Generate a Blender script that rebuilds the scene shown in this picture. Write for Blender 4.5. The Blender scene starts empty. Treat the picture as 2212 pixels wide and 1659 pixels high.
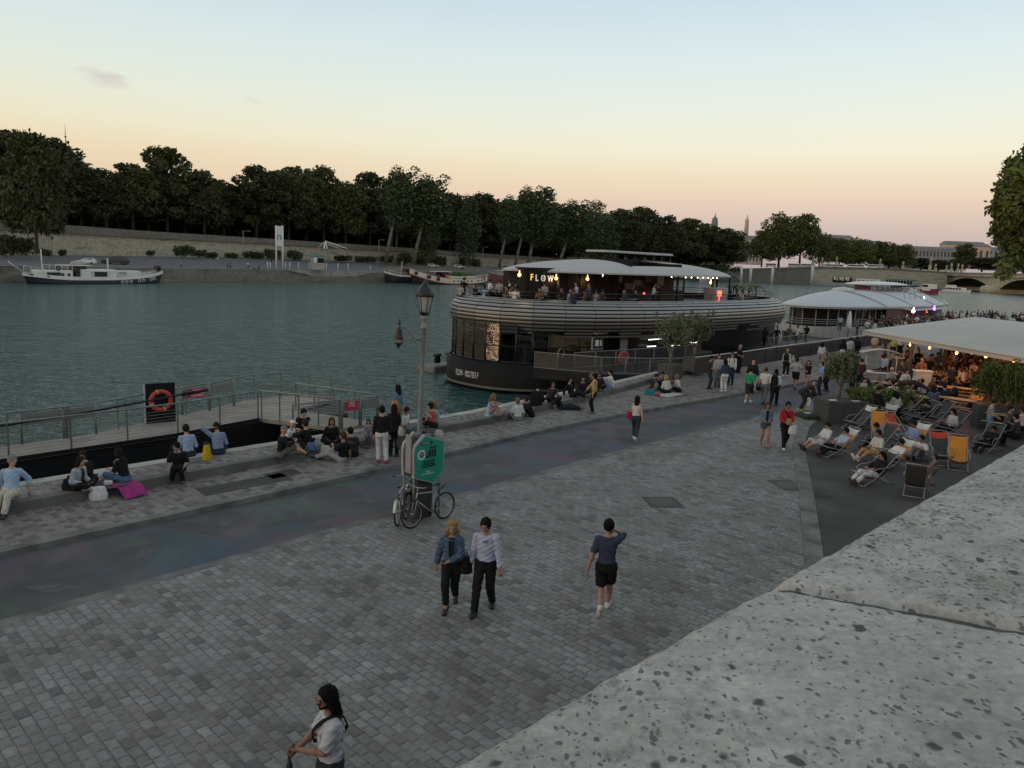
import bpy, bmesh, math, random
import numpy as np
from mathutils import Vector, Matrix
random.seed(7); RNG = np.random.default_rng(7)
SC = bpy.context.scene
COL = SC.collection
rad = math.radians
F_, PT, RO, EYE, CX, CY = 1659., .158, .0386, 6.42, 1106., 829.5
FW = np.array([0, math.cos(PT), -math.sin(PT)]); _up = np.array([0, math.sin(PT), math.cos(PT)]); _ri = np.array([1., 0, 0])
RX = math.cos(RO)*_ri + math.sin(RO)*_up; UX = -math.sin(RO)*_ri + math.cos(RO)*_up
cam = bpy.data.cameras.new('camera'); cam.sensor_width = 36; cam.lens = 27.0; cam.clip_start = .05; cam.clip_end = 6000
camo = bpy.data.objects.new('camera', cam); COL.objects.link(camo)
camo.matrix_world = Matrix(((RX[0], UX[0], -FW[0], 0), (RX[1], UX[1], -FW[1], 0), (RX[2], UX[2], -FW[2], EYE), (0, 0, 0, 1)))
SC.camera = camo
SUN_AZ, SUN_EL = rad(-124), rad(2.5)          # behind the left shoulder, just above the roofs
w = bpy.data.worlds.new("World"); SC.world = w; w.use_nodes = True
nt = w.node_tree; N = nt.nodes; L = nt.links; N.clear()
out = N.new('ShaderNodeOutputWorld'); bg = N.new('ShaderNodeBackground'); L.new(bg.outputs[0], out.inputs[0])
def math_n(N, L, op, a, b=None, clamp=False):
    n = N.new('ShaderNodeMath'); n.operation = op; n.use_clamp = clamp
    for i, v in enumerate((a, b)):
        if v is None: continue
        if isinstance(v, (int, float)): n.inputs[i].default_value = v
        else: L.new(v, n.inputs[i])
    return n.outputs[0]
def ramp_n(N, L, fac, stops, interp='LINEAR'):
    n = N.new('ShaderNodeValToRGB'); n.color_ramp.interpolation = interp
    e = n.color_ramp.elements
    while len(e) > 1: e.remove(e[-1])
    e[0].position = stops[0][0]; e[0].color = (*stops[0][1], 1)
    for p, c in stops[1:]:
        q = e.new(p); q.color = (*c, 1)
    if fac is not None: L.new(fac, n.inputs[0])
    return n.outputs[0]
def mix_n(N, L, fac, a, b, mode='MIX'):
    n = N.new('ShaderNodeMix'); n.data_type = 'RGBA'; n.blend_type = mode
    for s, v in ((n.inputs['Factor'], fac), (n.inputs[6], a), (n.inputs[7], b)):
        if isinstance(v, (int, float)): s.default_value = v
        elif isinstance(v, (tuple, list)): s.default_value = (*v, 1)
        else: L.new(v, s)
    return n.outputs[2]
tc = N.new('ShaderNodeTexCoord'); sx = N.new('ShaderNodeSeparateXYZ'); L.new(tc.outputs['Generated'], sx.inputs[0])
el = math_n(N, L, 'ARCSINE', sx.outputs[2])
el = math_n(N, L, 'MULTIPLY', el, 180/math.pi)          # degrees
t = math_n(N, L, 'DIVIDE', el, 60.0, True)
east = ramp_n(N, L, t, [(0, (.42, .35, .37)), (.045, (.56, .46, .45)), (.063, (.67, .52, .46)), (.085, (.78, .61, .48)), (.11, (.84, .72, .54)), (.133, (.865, .81, .64)), (.175, (.80, .83, .74)), (.235, (.70, .80, .81)), (.295, (.58, .71, .79)), (.5, (.46, .57, .65)), (1, (.40, .44, .46))])
west = ramp_n(N, L, t, [(0, (.80, .55, .30)), (.05, (.80, .60, .34)), (.105, (.79, .64, .40)), (.13, (.78, .71, .49)), (.16, (.75, .76, .59)), (.195, (.70, .77, .67)), (.235, (.66, .74, .73)), (.28, (.57, .66, .69)), (.5, (.52, .59, .63)), (1, (.42, .44, .46))])
sdir = (math.sin(SUN_AZ), math.cos(SUN_AZ))
az = math_n(N, L, 'ADD', math_n(N, L, 'MULTIPLY', sx.outputs[0], sdir[0]), math_n(N, L, 'MULTIPLY', sx.outputs[1], sdir[1]))
azf = math_n(N, L, 'MULTIPLY_ADD', az, .62, True); 
azf.node.inputs[2].default_value = .52
sky = mix_n(N, L, azf, east, west)
mp = N.new('ShaderNodeMapping'); mp.inputs['Scale'].default_value = (9, 9, 34); L.new(tc.outputs['Generated'], mp.inputs[0])
nz = N.new('ShaderNodeTexNoise'); nz.inputs['Scale'].default_value = 2.2; nz.inputs['Detail'].default_value = 6; L.new(mp.outputs[0], nz.inputs[0])
def cloud(d, wx, wz, gain, sky):
    d = np.array(d)/np.linalg.norm(d); r = np.array([d[1], -d[0], 0])/math.hypot(d[0], d[1]); upv = np.cross(r, d)
    def dotn(v):
        n = N.new('ShaderNodeVectorMath'); n.operation = 'DOT_PRODUCT'; L.new(tc.outputs['Generated'], n.inputs[0]); n.inputs[1].default_value = tuple(v); return n.outputs['Value']
    a = math_n(N, L, 'DIVIDE', dotn(r), wx); b = math_n(N, L, 'DIVIDE', dotn(upv + .35*r*(wz/wx)*2), wz)
    q = math_n(N, L, 'ADD', math_n(N, L, 'MULTIPLY', a, a), math_n(N, L, 'MULTIPLY', b, b))
    f = math_n(N, L, 'SUBTRACT', math_n(N, L, 'ADD', math_n(N, L, 'SUBTRACT', 1.0, q), math_n(N, L, 'MULTIPLY', math_n(N, L, 'SUBTRACT', nz.outputs[0], .5), 2.6)), .35, True)
    f = math_n(N, L, 'MULTIPLY', f, math_n(N, L, 'GREATER_THAN', dotn(d), .8))
    return mix_n(N, L, math_n(N, L, 'MULTIPLY', f, gain), sky, (.60, .50, .52))
def pray(x, y): return RX*(x-CX)/F_ + UX*(CY-y)/F_ + FW
sky = cloud(pray(213, 170), .045, .013, .75, sky)
sky = cloud(pray(545, 216), .016, .004, .35, sky)
sk = N.new('ShaderNodeTexSky'); sk.sky_type = 'NISHITA'; sk.sun_disc = False; sk.sun_elevation = SUN_EL; sk.sun_rotation = SUN_AZ
skd = mix_n(N, L, 1.0, sk.outputs[0], (.025, .025, .025), 'MULTIPLY')
fin = mix_n(N, L, 1.0, sky, skd, 'ADD')
L.new(fin, bg.inputs[0]); bg.inputs[1].default_value = 1.0
sl = bpy.data.lights.new('sun', 'SUN'); sl.energy = .45; sl.angle = rad(9); sl.color = (1, .62, .38)
so = bpy.data.objects.new('sun', sl); COL.objects.link(so)
_sd = Vector((math.sin(SUN_AZ)*math.cos(SUN_EL), math.cos(SUN_AZ)*math.cos(SUN_EL), math.sin(SUN_EL)))
so.rotation_euler = (-_sd).to_track_quat('-Z', 'Y').to_euler(); so.location = (-40, -40, 60)
SC.view_settings.view_transform = 'Standard'; SC.view_settings.look = 'None'; SC.view_settings.exposure = 0; SC.view_settings.gamma = 1
SC.cycles.max_bounces = 6; SC.cycles.diffuse_bounces = 3; SC.cycles.glossy_bounces = 3; SC.cycles.transmission_bounces = 6; SC.cycles.transparent_max_bounces = 12
SC.cycles.use_denoising = True
def G(x, y, z=0.):
    "where the line of sight through (x, y) meets the level z"
    d = pray(x, y); p = d*((z-EYE)/d[2]); return np.array([p[0], p[1], z])
def D(x, y, depth):
    d = pray(x, y); p = d*(depth/d[1]); return np.array([p[0], p[1], EYE+p[2]])
QA = rad(44)
QU = np.array([math.sin(QA), math.cos(QA), 0]); QN = np.array([-math.cos(QA), math.sin(QA), 0])
def Q(s, t, z=0.): return QU*s + QN*t + np.array([0, 0, z])
def ST(p): return float(np.dot(p[:2], QU[:2])), float(np.dot(p[:2], QN[:2]))
QROT = math.pi/2 - QA       # rotation that turns local +x along the quay
MATS = {}
def mat(name, col, rough=.7, metal=0., var=.12, scale=6., bump=0., bscale=40., spec=.5, emit=None, coords='Object', col2=None, alpha=None):
    key = (name, tuple(col), rough, metal, var, scale, bump, emit and tuple(emit))
    if key in MATS: return MATS[key]
    m = bpy.data.materials.new(name); m.use_nodes = True
    N = m.node_tree.nodes; L = m.node_tree.links; b = N['Principled BSDF']
    b.inputs['Roughness'].default_value = rough; b.inputs['Metallic'].default_value = metal
    b.inputs['Specular IOR Level'].default_value = spec
    t = N.new('ShaderNodeTexCoord'); n = N.new('ShaderNodeTexNoise'); n.inputs['Scale'].default_value = scale; n.inputs['Detail'].default_value = 4
    L.new(t.outputs[coords], n.inputs[0])
    lo = [c*(1-var) for c in col]; hi = [min(1, c*(1+var)) for c in (col2 or col)]
    L.new(ramp_n(N, L, n.outputs[0], [(.3, lo), (.7, hi)]), b.inputs['Base Color'])
    if bump:
        n2 = N.new('ShaderNodeTexNoise'); n2.inputs['Scale'].default_value = bscale; n2.inputs['Detail'].default_value = 3; L.new(t.outputs[coords], n2.inputs[0])
        bp = N.new('ShaderNodeBump'); bp.inputs['Strength'].default_value = bump; bp.inputs['Distance'].default_value = .02
        L.new(n2.outputs[0], bp.inputs['Height']); L.new(bp.outputs[0], b.inputs['Normal'])
    if emit:
        b.inputs['Emission Color'].default_value = (*emit[:3], 1); b.inputs['Emission Strength'].default_value = emit[3]
    MATS[key] = m; return m
def cloth(col, rough=.9): return mat('cloth', col, rough, 0, .18, 9, .35, 16, .2)
def glassm(name='glass', tint=(.6, .7, .7), rough=.03, alpha=.25):
    key = (name, tint, alpha)
    if key in MATS: return MATS[key]
    m = bpy.data.materials.new(name); m.use_nodes = True
    N = m.node_tree.nodes; L = m.node_tree.links; N.clear()
    o = N.new('ShaderNodeOutputMaterial'); tr = N.new('ShaderNodeBsdfTransparent'); gl = N.new('ShaderNodeBsdfGlossy'); mx = N.new('ShaderNodeMixShader')
    tr.inputs[0].default_value = (*tint, 1); gl.inputs['Roughness'].default_value = rough
    fr = N.new('ShaderNodeFresnel'); fr.inputs[0].default_value = 1.5
    f = math_n(N, L, 'ADD', fr.outputs[0], alpha*.3, True)
    L.new(f, mx.inputs[0]); L.new(tr.outputs[0], mx.inputs[1]); L.new(gl.outputs[0], mx.inputs[2]); L.new(mx.outputs[0], o.inputs[0])
    MATS[key] = m; return m
class MB:
    def __init__(s): s.v = []; s.f = []; s.mi = []; s.m = 0; s.sm = []
    def add(s, v, f, smooth=False):
        o = len(s.v); s.v.extend([tuple(map(float, p)) for p in v]); s.f.extend([tuple(i+o for i in q) for q in f]); s.mi.extend([s.m]*len(f)); s.sm.extend([smooth]*len(f)); return s
    def box(s, c, d, rz=0., M=None):
        x, y, z = [k/2 for k in d]
        v = [(-x,-y,-z),(x,-y,-z),(x,y,-z),(-x,y,-z),(-x,-y,z),(x,-y,z),(x,y,z),(-x,y,z)]
        R = Matrix.Rotation(rz, 3, 'Z') if M is None else M
        v = [np.array(R @ Vector(p)) + np.array(c) for p in v]
        return s.add(v, [(0,3,2,1),(4,5,6,7),(0,1,5,4),(1,2,6,5),(2,3,7,6),(3,0,4,7)])
    def bbox(s, c, d, rz=0., b=.01):
        "box with chamfered vertical and top edges"
        x, y, z = d[0]/2, d[1]/2, d[2]/2
        def ring(i, zz): 
            a, e = x-i, y-i
            return [(-a+b,-e,zz),(a-b,-e,zz),(a,-e+b,zz),(a,e-b,zz),(a-b,e,zz),(-a+b,e,zz),(-a,e-b,zz),(-a,-e+b,zz)]
        rs = [ring(0,-z), ring(0,z-b), ring(b,z)]
        v = [p for r in rs for p in r]; R = Matrix.Rotation(rz, 3, 'Z'); v = [np.array(R @ Vector(p)) + np.array(c) for p in v]
        f = [tuple(range(7,-1,-1)), tuple(range(16,24))] + [(k*8+i, k*8+(i+1)%8, k*8+8+(i+1)%8, k*8+8+i) for k in range(2) for i in range(8)]
        return s.add(v, f)
    def beam(s, a, b, wd, ht, up=(0,0,1)):
        a, b = np.array(a, float), np.array(b, float); d = b-a; l = np.linalg.norm(d); d = d/l
        upv = np.array(up, float); sd = np.cross(d, upv); ns = np.linalg.norm(sd)
        if ns < 1e-6: sd = np.array([1., 0, 0]); ns = 1
        sd /= ns; u2 = np.cross(sd, d)
        v = [p + sd*i*wd/2 + u2*j*ht/2 for p in (a, b) for i, j in ((-1,-1),(1,-1),(1,1),(-1,1))]
        return s.add(v, [(0,1,2,3),(7,6,5,4),(0,4,5,1),(1,5,6,2),(2,6,7,3),(3,7,4,0)])
    def tube(s, pts, r, n=6, closed=False, cap=True):
        pts = [np.array(p, float) for p in pts]; m = len(pts)
        rr = r if isinstance(r, (list, tuple, np.ndarray)) else [r]*m
        v = []; prev = None
        for i, p in enumerate(pts):
            a = pts[(i-1) % m] if (i > 0 or closed) else p; b = pts[(i+1) % m] if (i < m-1 or closed) else p
            d = b-a; d = d/(np.linalg.norm(d)+1e-9)
            ref = np.array([0, 0, 1.]) if abs(d[2]) < .9 else np.array([1., 0, 0])
            x = np.cross(d, ref) if prev is None else prev - d*np.dot(prev, d)
            x /= np.linalg.norm(x)+1e-9; prev = x; y = np.cross(d, x)
            v += [p + rr[i]*(math.cos(2*math.pi*k/n)*x + math.sin(2*math.pi*k/n)*y) for k in range(n)]
        f = [(i*n+k, i*n+(k+1) % n, ((i+1) % m)*n+(k+1) % n, ((i+1) % m)*n+k) for i in range(m if closed else m-1) for k in range(n)]
        if cap and not closed: f += [tuple(range(n-1, -1, -1)), tuple((m-1)*n+k for k in range(n))]
        return s.add(v, f, n > 4)
    def lathe(s, prof, n=16, c=(0,0,0), sx=1, sy=1, cap=True):
        v = [(c[0]+r*math.cos(2*math.pi*k/n)*sx, c[1]+r*math.sin(2*math.pi*k/n)*sy, c[2]+z) for r, z in prof for k in range(n)]
        f = [(i*n+k, i*n+(k+1) % n, (i+1)*n+(k+1) % n, (i+1)*n+k) for i in range(len(prof)-1) for k in range(n)]
        if cap: f += [tuple(range(n-1, -1, -1)), tuple((len(prof)-1)*n+k for k in range(n))]
        return s.add(v, f, True)
    def prism(s, poly, z0, z1, T=None):
        n = len(poly); v = [(p[0], p[1], z0) for p in poly] + [(p[0], p[1], z1) for p in poly]
        if T is not None: v = [T(p) for p in v]
        return s.add(v, [tuple(range(n-1, -1, -1)), tuple(range(n, 2*n))] + [(i, (i+1) % n, n+(i+1) % n, n+i) for i in range(n)])
    def grid(s, P, smooth=True, closed=False):
        "P: rows x cols x 3"
        a, b = len(P), len(P[0])
        v = [p for r in P for p in r]
        f = [(i*b+j, i*b+(j+1) % b, (i+1)*b+(j+1) % b, (i+1)*b+j) for i in range(a-1) for j in range(b if closed else b-1)]
        return s.add(v, f, smooth)
    def xf(s, M):
        s.v = [tuple(M @ Vector(p)) for p in s.v]; return s
    def mesh(s, name):
        me = bpy.data.meshes.new(name); me.from_pydata(s.v, [], s.f); me.update()
        me.polygons.foreach_set('material_index', s.mi); me.polygons.foreach_set('use_smooth', s.sm); return me
def setp(o, label=None, cat=None, group=None, kind=None):
    for k, v in (('label', label), ('category', cat), ('group', group), ('kind', kind)):
        if v: o[k] = v
    return o
def thing(name, label, cat, loc=(0,0,0), rz=0., group=None):
    o = bpy.data.objects.new(name, None); o.empty_display_size = .2; COL.objects.link(o)
    o.location = tuple(map(float, loc)); o.rotation_euler = (0, 0, rz); return setp(o, label, cat, group)
def part(name, mb, m, parent=None, world=False, label=None, loc=None):
    "one mesh object; world=True when the builder's points are world points"
    me = mb.mesh(name) if isinstance(mb, MB) else mb
    for q in (m if isinstance(m, (list, tuple)) else [m]): me.materials.append(q)
    o = bpy.data.objects.new(name, me); COL.objects.link(o)
    if parent is not None:
        o.parent = parent
        if world:
            p = parent; loc_ = Vector((0, 0, 0)); R = 0
            if p.parent is not None: p = p.parent
            o.data.transform(Matrix.Rotation(-p.rotation_euler[2], 4, 'Z') @ Matrix.Translation(-p.location))
    if loc is not None: o.location = loc
    if label: o['label'] = label
    return o
def solo(name, mb, m, label, cat, group=None, loc=(0,0,0), rz=0.):
    o = part(name, mb, m); o.location = tuple(map(float, loc)); o.rotation_euler = (0, 0, rz); return setp(o, label, cat, group)
def struct(name, mb, m):
    o = part(name, mb, m); o['kind'] = 'structure'; return o
def clone(o, loc, rz=0., label=None, scale=None, group=None):
    r = o.copy(); COL.objects.link(r); r.location = tuple(map(float, loc)); r.rotation_euler = (0, 0, rz)
    if scale is not None: r.scale = scale if isinstance(scale, tuple) else (scale,)*3
    if label: r['label'] = label
    if group: r['group'] = group
    for ch in o.children:
        c = ch.copy(); COL.objects.link(c); c.parent = r
        for g in ch.children:
            d = g.copy(); COL.objects.link(d); d.parent = c
    return r
def text_mb(txt, size, depth=.01, bold=False, sx=1.0, align='CENTER'):
    cu = bpy.data.curves.new('lettering', 'FONT'); cu.body = txt; cu.size = size; cu.extrude = depth/2; cu.align_x = align; cu.align_y = 'CENTER'
    if bold: cu.offset = size*.018
    o = bpy.data.objects.new('lettering', cu); COL.objects.link(o)
    dg = bpy.context.evaluated_depsgraph_get(); dg.update()
    me = bpy.data.meshes.new_from_object(o.evaluated_get(dg))
    b = MB(); b.add([(v.co.x*sx, v.co.y, v.co.z) for v in me.vertices], [tuple(p.vertices) for p in me.polygons])
    bpy.data.objects.remove(o); bpy.data.curves.remove(cu); bpy.data.meshes.remove(me); return b
def frame(o, xdir, ydir):
    "4x4 that puts text x along xdir and y along ydir at o"
    x = Vector(xdir).normalized(); y = Vector(ydir).normalized(); z = x.cross(y).normalized(); y = z.cross(x)
    return Matrix(((x[0], y[0], z[0], o[0]), (x[1], y[1], z[1], o[1]), (x[2], y[2], z[2], o[2]), (0, 0, 0, 1)))
def interp(pl, s):
    xs = [p[0] for p in pl]; return float(np.interp(s, xs, [p[1] for p in pl]))
WZ = -2.0
STEP_T = [(-30, 19.2), (4.6, 20.4), (10.7, 20.6), (20.6, 21.0), (25.2, 21.65), (31.8, 22.7), (37.6, 24.0), (50, 25.3), (70, 26), (200, 26)]
EDGE_T = [(-30, 21.3), (7, 22.3), (20, 22.5), (25, 23.1), (31.8, 24.0), (37.6, 25.0), (50, 26.6), (70, 27.2), (200, 27.2)]
KERB_T = [(-30, 17.4), (3.5, 17.85), (13.7, 18.3), (22, 19.1), (28, 19.1), (38, 18.7), (58, 18.3), (200, 18.3)]
ROAD_T = [(-30, 14.2), (3, 14.8), (11.5, 15.2), (21, 15.55), (32, 15.5), (45, 15.4), (200, 15.4)]
PAVE_Z, STEP_Z = .12, .35
def gz(s, t):
    "height of the walkable ground at (s, t)"
    if t > interp(STEP_T, s): return STEP_Z
    if t > interp(KERB_T, s): return PAVE_Z
    return 0.
def GQ(x, y):
    "ground point under pixel, on whichever level the line of sight meets first"
    for z in (STEP_Z, PAVE_Z, 0.):
        p = G(x, y, z); s, t = ST(p)
        if abs(gz(s, t)-z) < 1e-6: return p
    s, t = ST(G(x, y, STEP_Z))
    if t > interp(STEP_T, s)-1: return Q(s, interp(STEP_T, s)+.3, STEP_Z)
    return Q(s, interp(KERB_T, s)+.2, PAVE_Z)
def setts(name, cols, joint, wd, ht, jw, rot, rough=.75, bump=.6, big=.5, dist=.02):
    m = bpy.data.materials.new(name); m.use_nodes = True
    N = m.node_tree.nodes; L = m.node_tree.links; b = N['Principled BSDF']
    tc = N.new('ShaderNodeTexCoord'); mp = N.new('ShaderNodeMapping'); mp.inputs['Rotation'].default_value = (0, 0, rot); L.new(tc.outputs['Object'], mp.inputs[0])
    nd = N.new('ShaderNodeTexNoise'); nd.inputs['Scale'].default_value = 5; nd.inputs['Detail'].default_value = 2; L.new(mp.outputs[0], nd.inputs[0])
    va = N.new('ShaderNodeVectorMath'); va.operation = 'MULTIPLY_ADD'; L.new(nd.outputs['Color'], va.inputs[0]); va.inputs[1].default_value = (dist*2, dist*2, 0); L.new(mp.outputs[0], va.inputs[2])
    sp = N.new('ShaderNodeSeparateXYZ'); L.new(va.outputs[0], sp.inputs[0])
    y = math_n(N, L, 'DIVIDE', sp.outputs[1], ht); row = math_n(N, L, 'FLOOR', y)
    wn0 = N.new('ShaderNodeTexWhiteNoise'); wn0.noise_dimensions = '1D'; L.new(row, wn0.inputs['W'])
    x = math_n(N, L, 'ADD', math_n(N, L, 'DIVIDE', sp.outputs[0], wd), math_n(N, L, 'ADD', math_n(N, L, 'MULTIPLY', math_n(N, L, 'MODULO', row, 2.0), .5), math_n(N, L, 'MULTIPLY', wn0.outputs['Value'], .35)))
    col = math_n(N, L, 'FLOOR', x)
    cb = N.new('ShaderNodeCombineXYZ'); L.new(col, cb.inputs[0]); L.new(row, cb.inputs[1])
    wn = N.new('ShaderNodeTexWhiteNoise'); wn.noise_dimensions = '2D'; L.new(cb.outputs[0], wn.inputs['Vector'])
    fx = math_n(N, L, 'SUBTRACT', x, col); fy = math_n(N, L, 'SUBTRACT', y, row)
    dx = math_n(N, L, 'MULTIPLY', math_n(N, L, 'MINIMUM', fx, math_n(N, L, 'SUBTRACT', 1.0, fx)), wd)
    dy = math_n(N, L, 'MULTIPLY', math_n(N, L, 'MINIMUM', fy, math_n(N, L, 'SUBTRACT', 1.0, fy)), ht)
    n = N.new('ShaderNodeMath'); n.operation = 'SMOOTH_MIN'; n.inputs[2].default_value = .02; L.new(dx, n.inputs[0]); L.new(dy, n.inputs[1])
    e = n.outputs[0]
    n3 = N.new('ShaderNodeTexNoise'); n3.inputs['Scale'].default_value = 14; n3.inputs['Detail'].default_value = 5; L.new(tc.outputs['Object'], n3.inputs[0])
    e = math_n(N, L, 'ADD', e, math_n(N, L, 'MULTIPLY', math_n(N, L, 'SUBTRACT', n3.outputs[0], .5), jw*1.2))
    mr = N.new('ShaderNodeMapRange'); mr.interpolation_type = 'SMOOTHSTEP'; L.new(e, mr.inputs[0]); mr.inputs[1].default_value = jw*.35; mr.inputs[2].default_value = jw*1.1
    stone = ramp_n(N, L, wn.outputs['Value'], cols)
    n4 = N.new('ShaderNodeTexNoise'); n4.inputs['Scale'].default_value = big; n4.inputs['Detail'].default_value = 4; L.new(tc.outputs['Object'], n4.inputs[0])
    dirt = ramp_n(N, L, n4.outputs[0], [(.3, (.72, .70, .68)), (.55, (1, 1, 1)), (.75, (1.12, 1.13, 1.15))])
    stone = mix_n(N, L, 1.0, stone, dirt, 'MULTIPLY')
    spk = ramp_n(N, L, n3.outputs[0], [(.3, (.8, .8, .8)), (.7, (1.15, 1.15, 1.15))]); stone = mix_n(N, L, 1.0, stone, spk, 'MULTIPLY')
    jn = N.new('ShaderNodeTexNoise'); jn.inputs['Scale'].default_value = 1.3; jn.inputs['Detail'].default_value = 3; L.new(tc.outputs['Object'], jn.inputs[0])
    jc = ramp_n(N, L, jn.outputs[0], [(.42, tuple(c*.5 for c in joint)), (.64, joint)])
    L.new(mix_n(N, L, mr.outputs[0], jc, stone), b.inputs['Base Color'])
    b.inputs['Roughness'].default_value = rough; b.inputs['Specular IOR Level'].default_value = .35
    mh = N.new('ShaderNodeMapRange'); mh.interpolation_type = 'SMOOTHSTEP'; L.new(e, mh.inputs[0]); mh.inputs[1].default_value = 0; mh.inputs[2].default_value = .045
    hh = math_n(N, L, 'ADD', mh.outputs[0], math_n(N, L, 'ADD', math_n(N, L, 'MULTIPLY', n3.outputs[0], .25), math_n(N, L, 'MULTIPLY', wn.outputs['Value'], .35)))
    bp = N.new('ShaderNodeBump'); bp.inputs['Strength'].default_value = bump; bp.inputs['Distance'].default_value = .035; L.new(hh, bp.inputs['Height']); L.new(bp.outputs[0], b.inputs['Normal'])
    return m
_gc = [(0, (0.125, 0.125, 0.128)), (0.07, (0.143, 0.129, 0.121)), (0.16, (0.187, 0.174, 0.161)), (0.4, (0.195, 0.194, 0.19)), (0.62, (0.222, 0.223, 0.219)), (0.8, (0.243, 0.243, 0.235)), (0.93, (0.195, 0.169, 0.15)), (1, (0.284, 0.284, 0.273))]
M_SETTS = setts('granite_setts', _gc, (.15, .142, .128), .25, .165, .010, -(QROT+math.pi/2), bump=.55)
_pc = [(0, (0.122, 0.116, 0.104)), (0.15, (0.104, 0.091, 0.085)), (0.4, (0.195, 0.183, 0.165)), (0.7, (0.232, 0.22, 0.201)), (0.9, (0.183, 0.152, 0.134)), (1, (0.268, 0.256, 0.238))]
M_PAVE = setts('pale_setts', _pc, (.24, .22, .185), .22, .19, .016, -(QROT+math.pi/2), bump=.5)
M_EDGE = mat('edging_stone', (.135, .130, .12), .9, 0, .5, 1.6, .5, 30)
M_COPE = mat('coping_stone', (.36, .345, .30), .9, 0, .25, 1.7, .4, 25)
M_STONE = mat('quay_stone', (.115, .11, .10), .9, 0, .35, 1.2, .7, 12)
def asphalt(name, chalk):
    m = bpy.data.materials.new(name); m.use_nodes = True
    N = m.node_tree.nodes; L = m.node_tree.links; b = N['Principled BSDF']; tc = N.new('ShaderNodeTexCoord')
    def nz(sc, det=4, off=0, ds=0.):
        mp = N.new('ShaderNodeMapping'); mp.inputs['Location'].default_value = (off, off*1.7, 0); L.new(tc.outputs['Object'], mp.inputs[0])
        n = N.new('ShaderNodeTexNoise'); n.inputs['Scale'].default_value = sc; n.inputs['Detail'].default_value = det; n.inputs['Distortion'].default_value = ds; L.new(mp.outputs[0], n.inputs[0]); return n.outputs[0]
    g = ramp_n(N, L, nz(.6, 5), [(.3, (.050, .050, .050) if chalk else (.036, .034, .031)), (.5, (.070, .070, .070) if chalk else (.050, .047, .043)), (.7, (.095, .094, .093) if chalk else (.078, .073, .066))])
    g = mix_n(N, L, 1.0, g, ramp_n(N, L, nz(60, 2), [(.3, (.75, .75, .75)), (.7, (1.25, 1.25, 1.25))]), 'MULTIPLY')
    if chalk:
        for k, (c, sc, lo, a) in enumerate([((.06, .085, .12), .45, .56, .75), ((.13, .085, .10), .6, .54, .8), ((.07, .13, .085), .5, .58, .6), ((.15, .15, .15), 1.2, .60, .5), ((.095, .075, .10), .35, .50, .8), ((.05, .10, .13), .3, .52, .5), ((.18, .09, .10), 1.6, .66, .6)]):
            f = ramp_n(N, L, nz(sc, 6, 13.7*k+3, .9), [(lo, (0, 0, 0)), (lo+.09, (a, a, a))])
            g = mix_n(N, L, math_n(N, L, 'MULTIPLY', f, .8), g, c)
    L.new(g, b.inputs['Base Color']); b.inputs['Roughness'].default_value = .8; b.inputs['Specular IOR Level'].default_value = .3
    bp = N.new('ShaderNodeBump'); bp.inputs['Strength'].default_value = .35; bp.inputs['Distance'].default_value = .006; L.new(nz(90, 3), bp.inputs['Height']); L.new(bp.outputs[0], b.inputs['Normal'])
    return m
M_CHALK = asphalt('chalked_asphalt', True); M_ASPH = asphalt('dark_asphalt', False)
S_ = [-30, -20, -12, -6, 0, 3.5, 7, 10.7, 13.7, 17, 20.6, 22.5, 25.2, 28, 31.8, 34.5, 37.6, 42, 46, 50, 58, 70, 90, 120, 160, 200]
def strip(name, T0, T1, z0, z1, m):
    f0 = T0 if callable(T0) else (lambda s: interp(T0, s)); f1 = T1 if callable(T1) else (lambda s: interp(T1, s))
    b = MB(); b.grid([[Q(s, f0(s), z0) for s in S_], [Q(s, f1(s), z1) for s in S_]][::-1], False); return struct(name, b, m)
rd = lambda s: interp(ROAD_T, s)
strip('cobbled_plaza', lambda s: .3, lambda s: rd(s)-.28, 0, 0, M_SETTS)
strip('road_edging', lambda s: rd(s)-.28, lambda s: rd(s), 0.002, 0.002, M_EDGE)
strip('road', ROAD_T, lambda s: interp(KERB_T, s), 0, 0, M_CHALK)
kb = MB()
kb.grid([[Q(s, interp(KERB_T, s), 0) for s in S_], [Q(s, interp(KERB_T, s)+.02, PAVE_Z+.004) for s in S_], [Q(s, interp(KERB_T, s)+.30, PAVE_Z+.004) for s in S_]][::-1], False)
struct('kerb', kb, M_EDGE)
strip('pavement', lambda s: interp(KERB_T, s)+.30, lambda s: interp(STEP_T, s), PAVE_Z, PAVE_Z, M_PAVE)
sb = MB(); 
sb.grid([[Q(s, interp(STEP_T, s), PAVE_Z) for s in S_], [Q(s, interp(STEP_T, s)+.03, STEP_Z+.004) for s in S_], [Q(s, interp(STEP_T, s)+.32, STEP_Z+.004) for s in S_]][::-1], False)
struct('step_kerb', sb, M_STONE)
strip('step_paving', lambda s: interp(STEP_T, s)+.32, lambda s: interp(EDGE_T, s)-.42, STEP_Z, STEP_Z, M_PAVE)
cb_ = MB(); cb_.grid([[Q(s, interp(EDGE_T, s)-.42, STEP_Z+.006) for s in S_], [Q(s, interp(EDGE_T, s), STEP_Z+.006) for s in S_], [Q(s, interp(EDGE_T, s)+.02, STEP_Z-.3) for s in S_]][::-1], False)
struct('quay_coping', cb_, M_COPE)
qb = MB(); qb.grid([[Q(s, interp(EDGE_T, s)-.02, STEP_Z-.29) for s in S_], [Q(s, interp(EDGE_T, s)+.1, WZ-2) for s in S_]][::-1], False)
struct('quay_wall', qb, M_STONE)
dk = [G(1783, 1240), G(1775, 1175), G(1760, 1080), G(1742, 990), G(1738, 960), G(1748, 925), G(1775, 900)]
tb = MB(); far = [Q(58, 11.5), Q(90, 12.5), Q(120, 12.5), Q(120, .4), Q(10, .4)]
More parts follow.
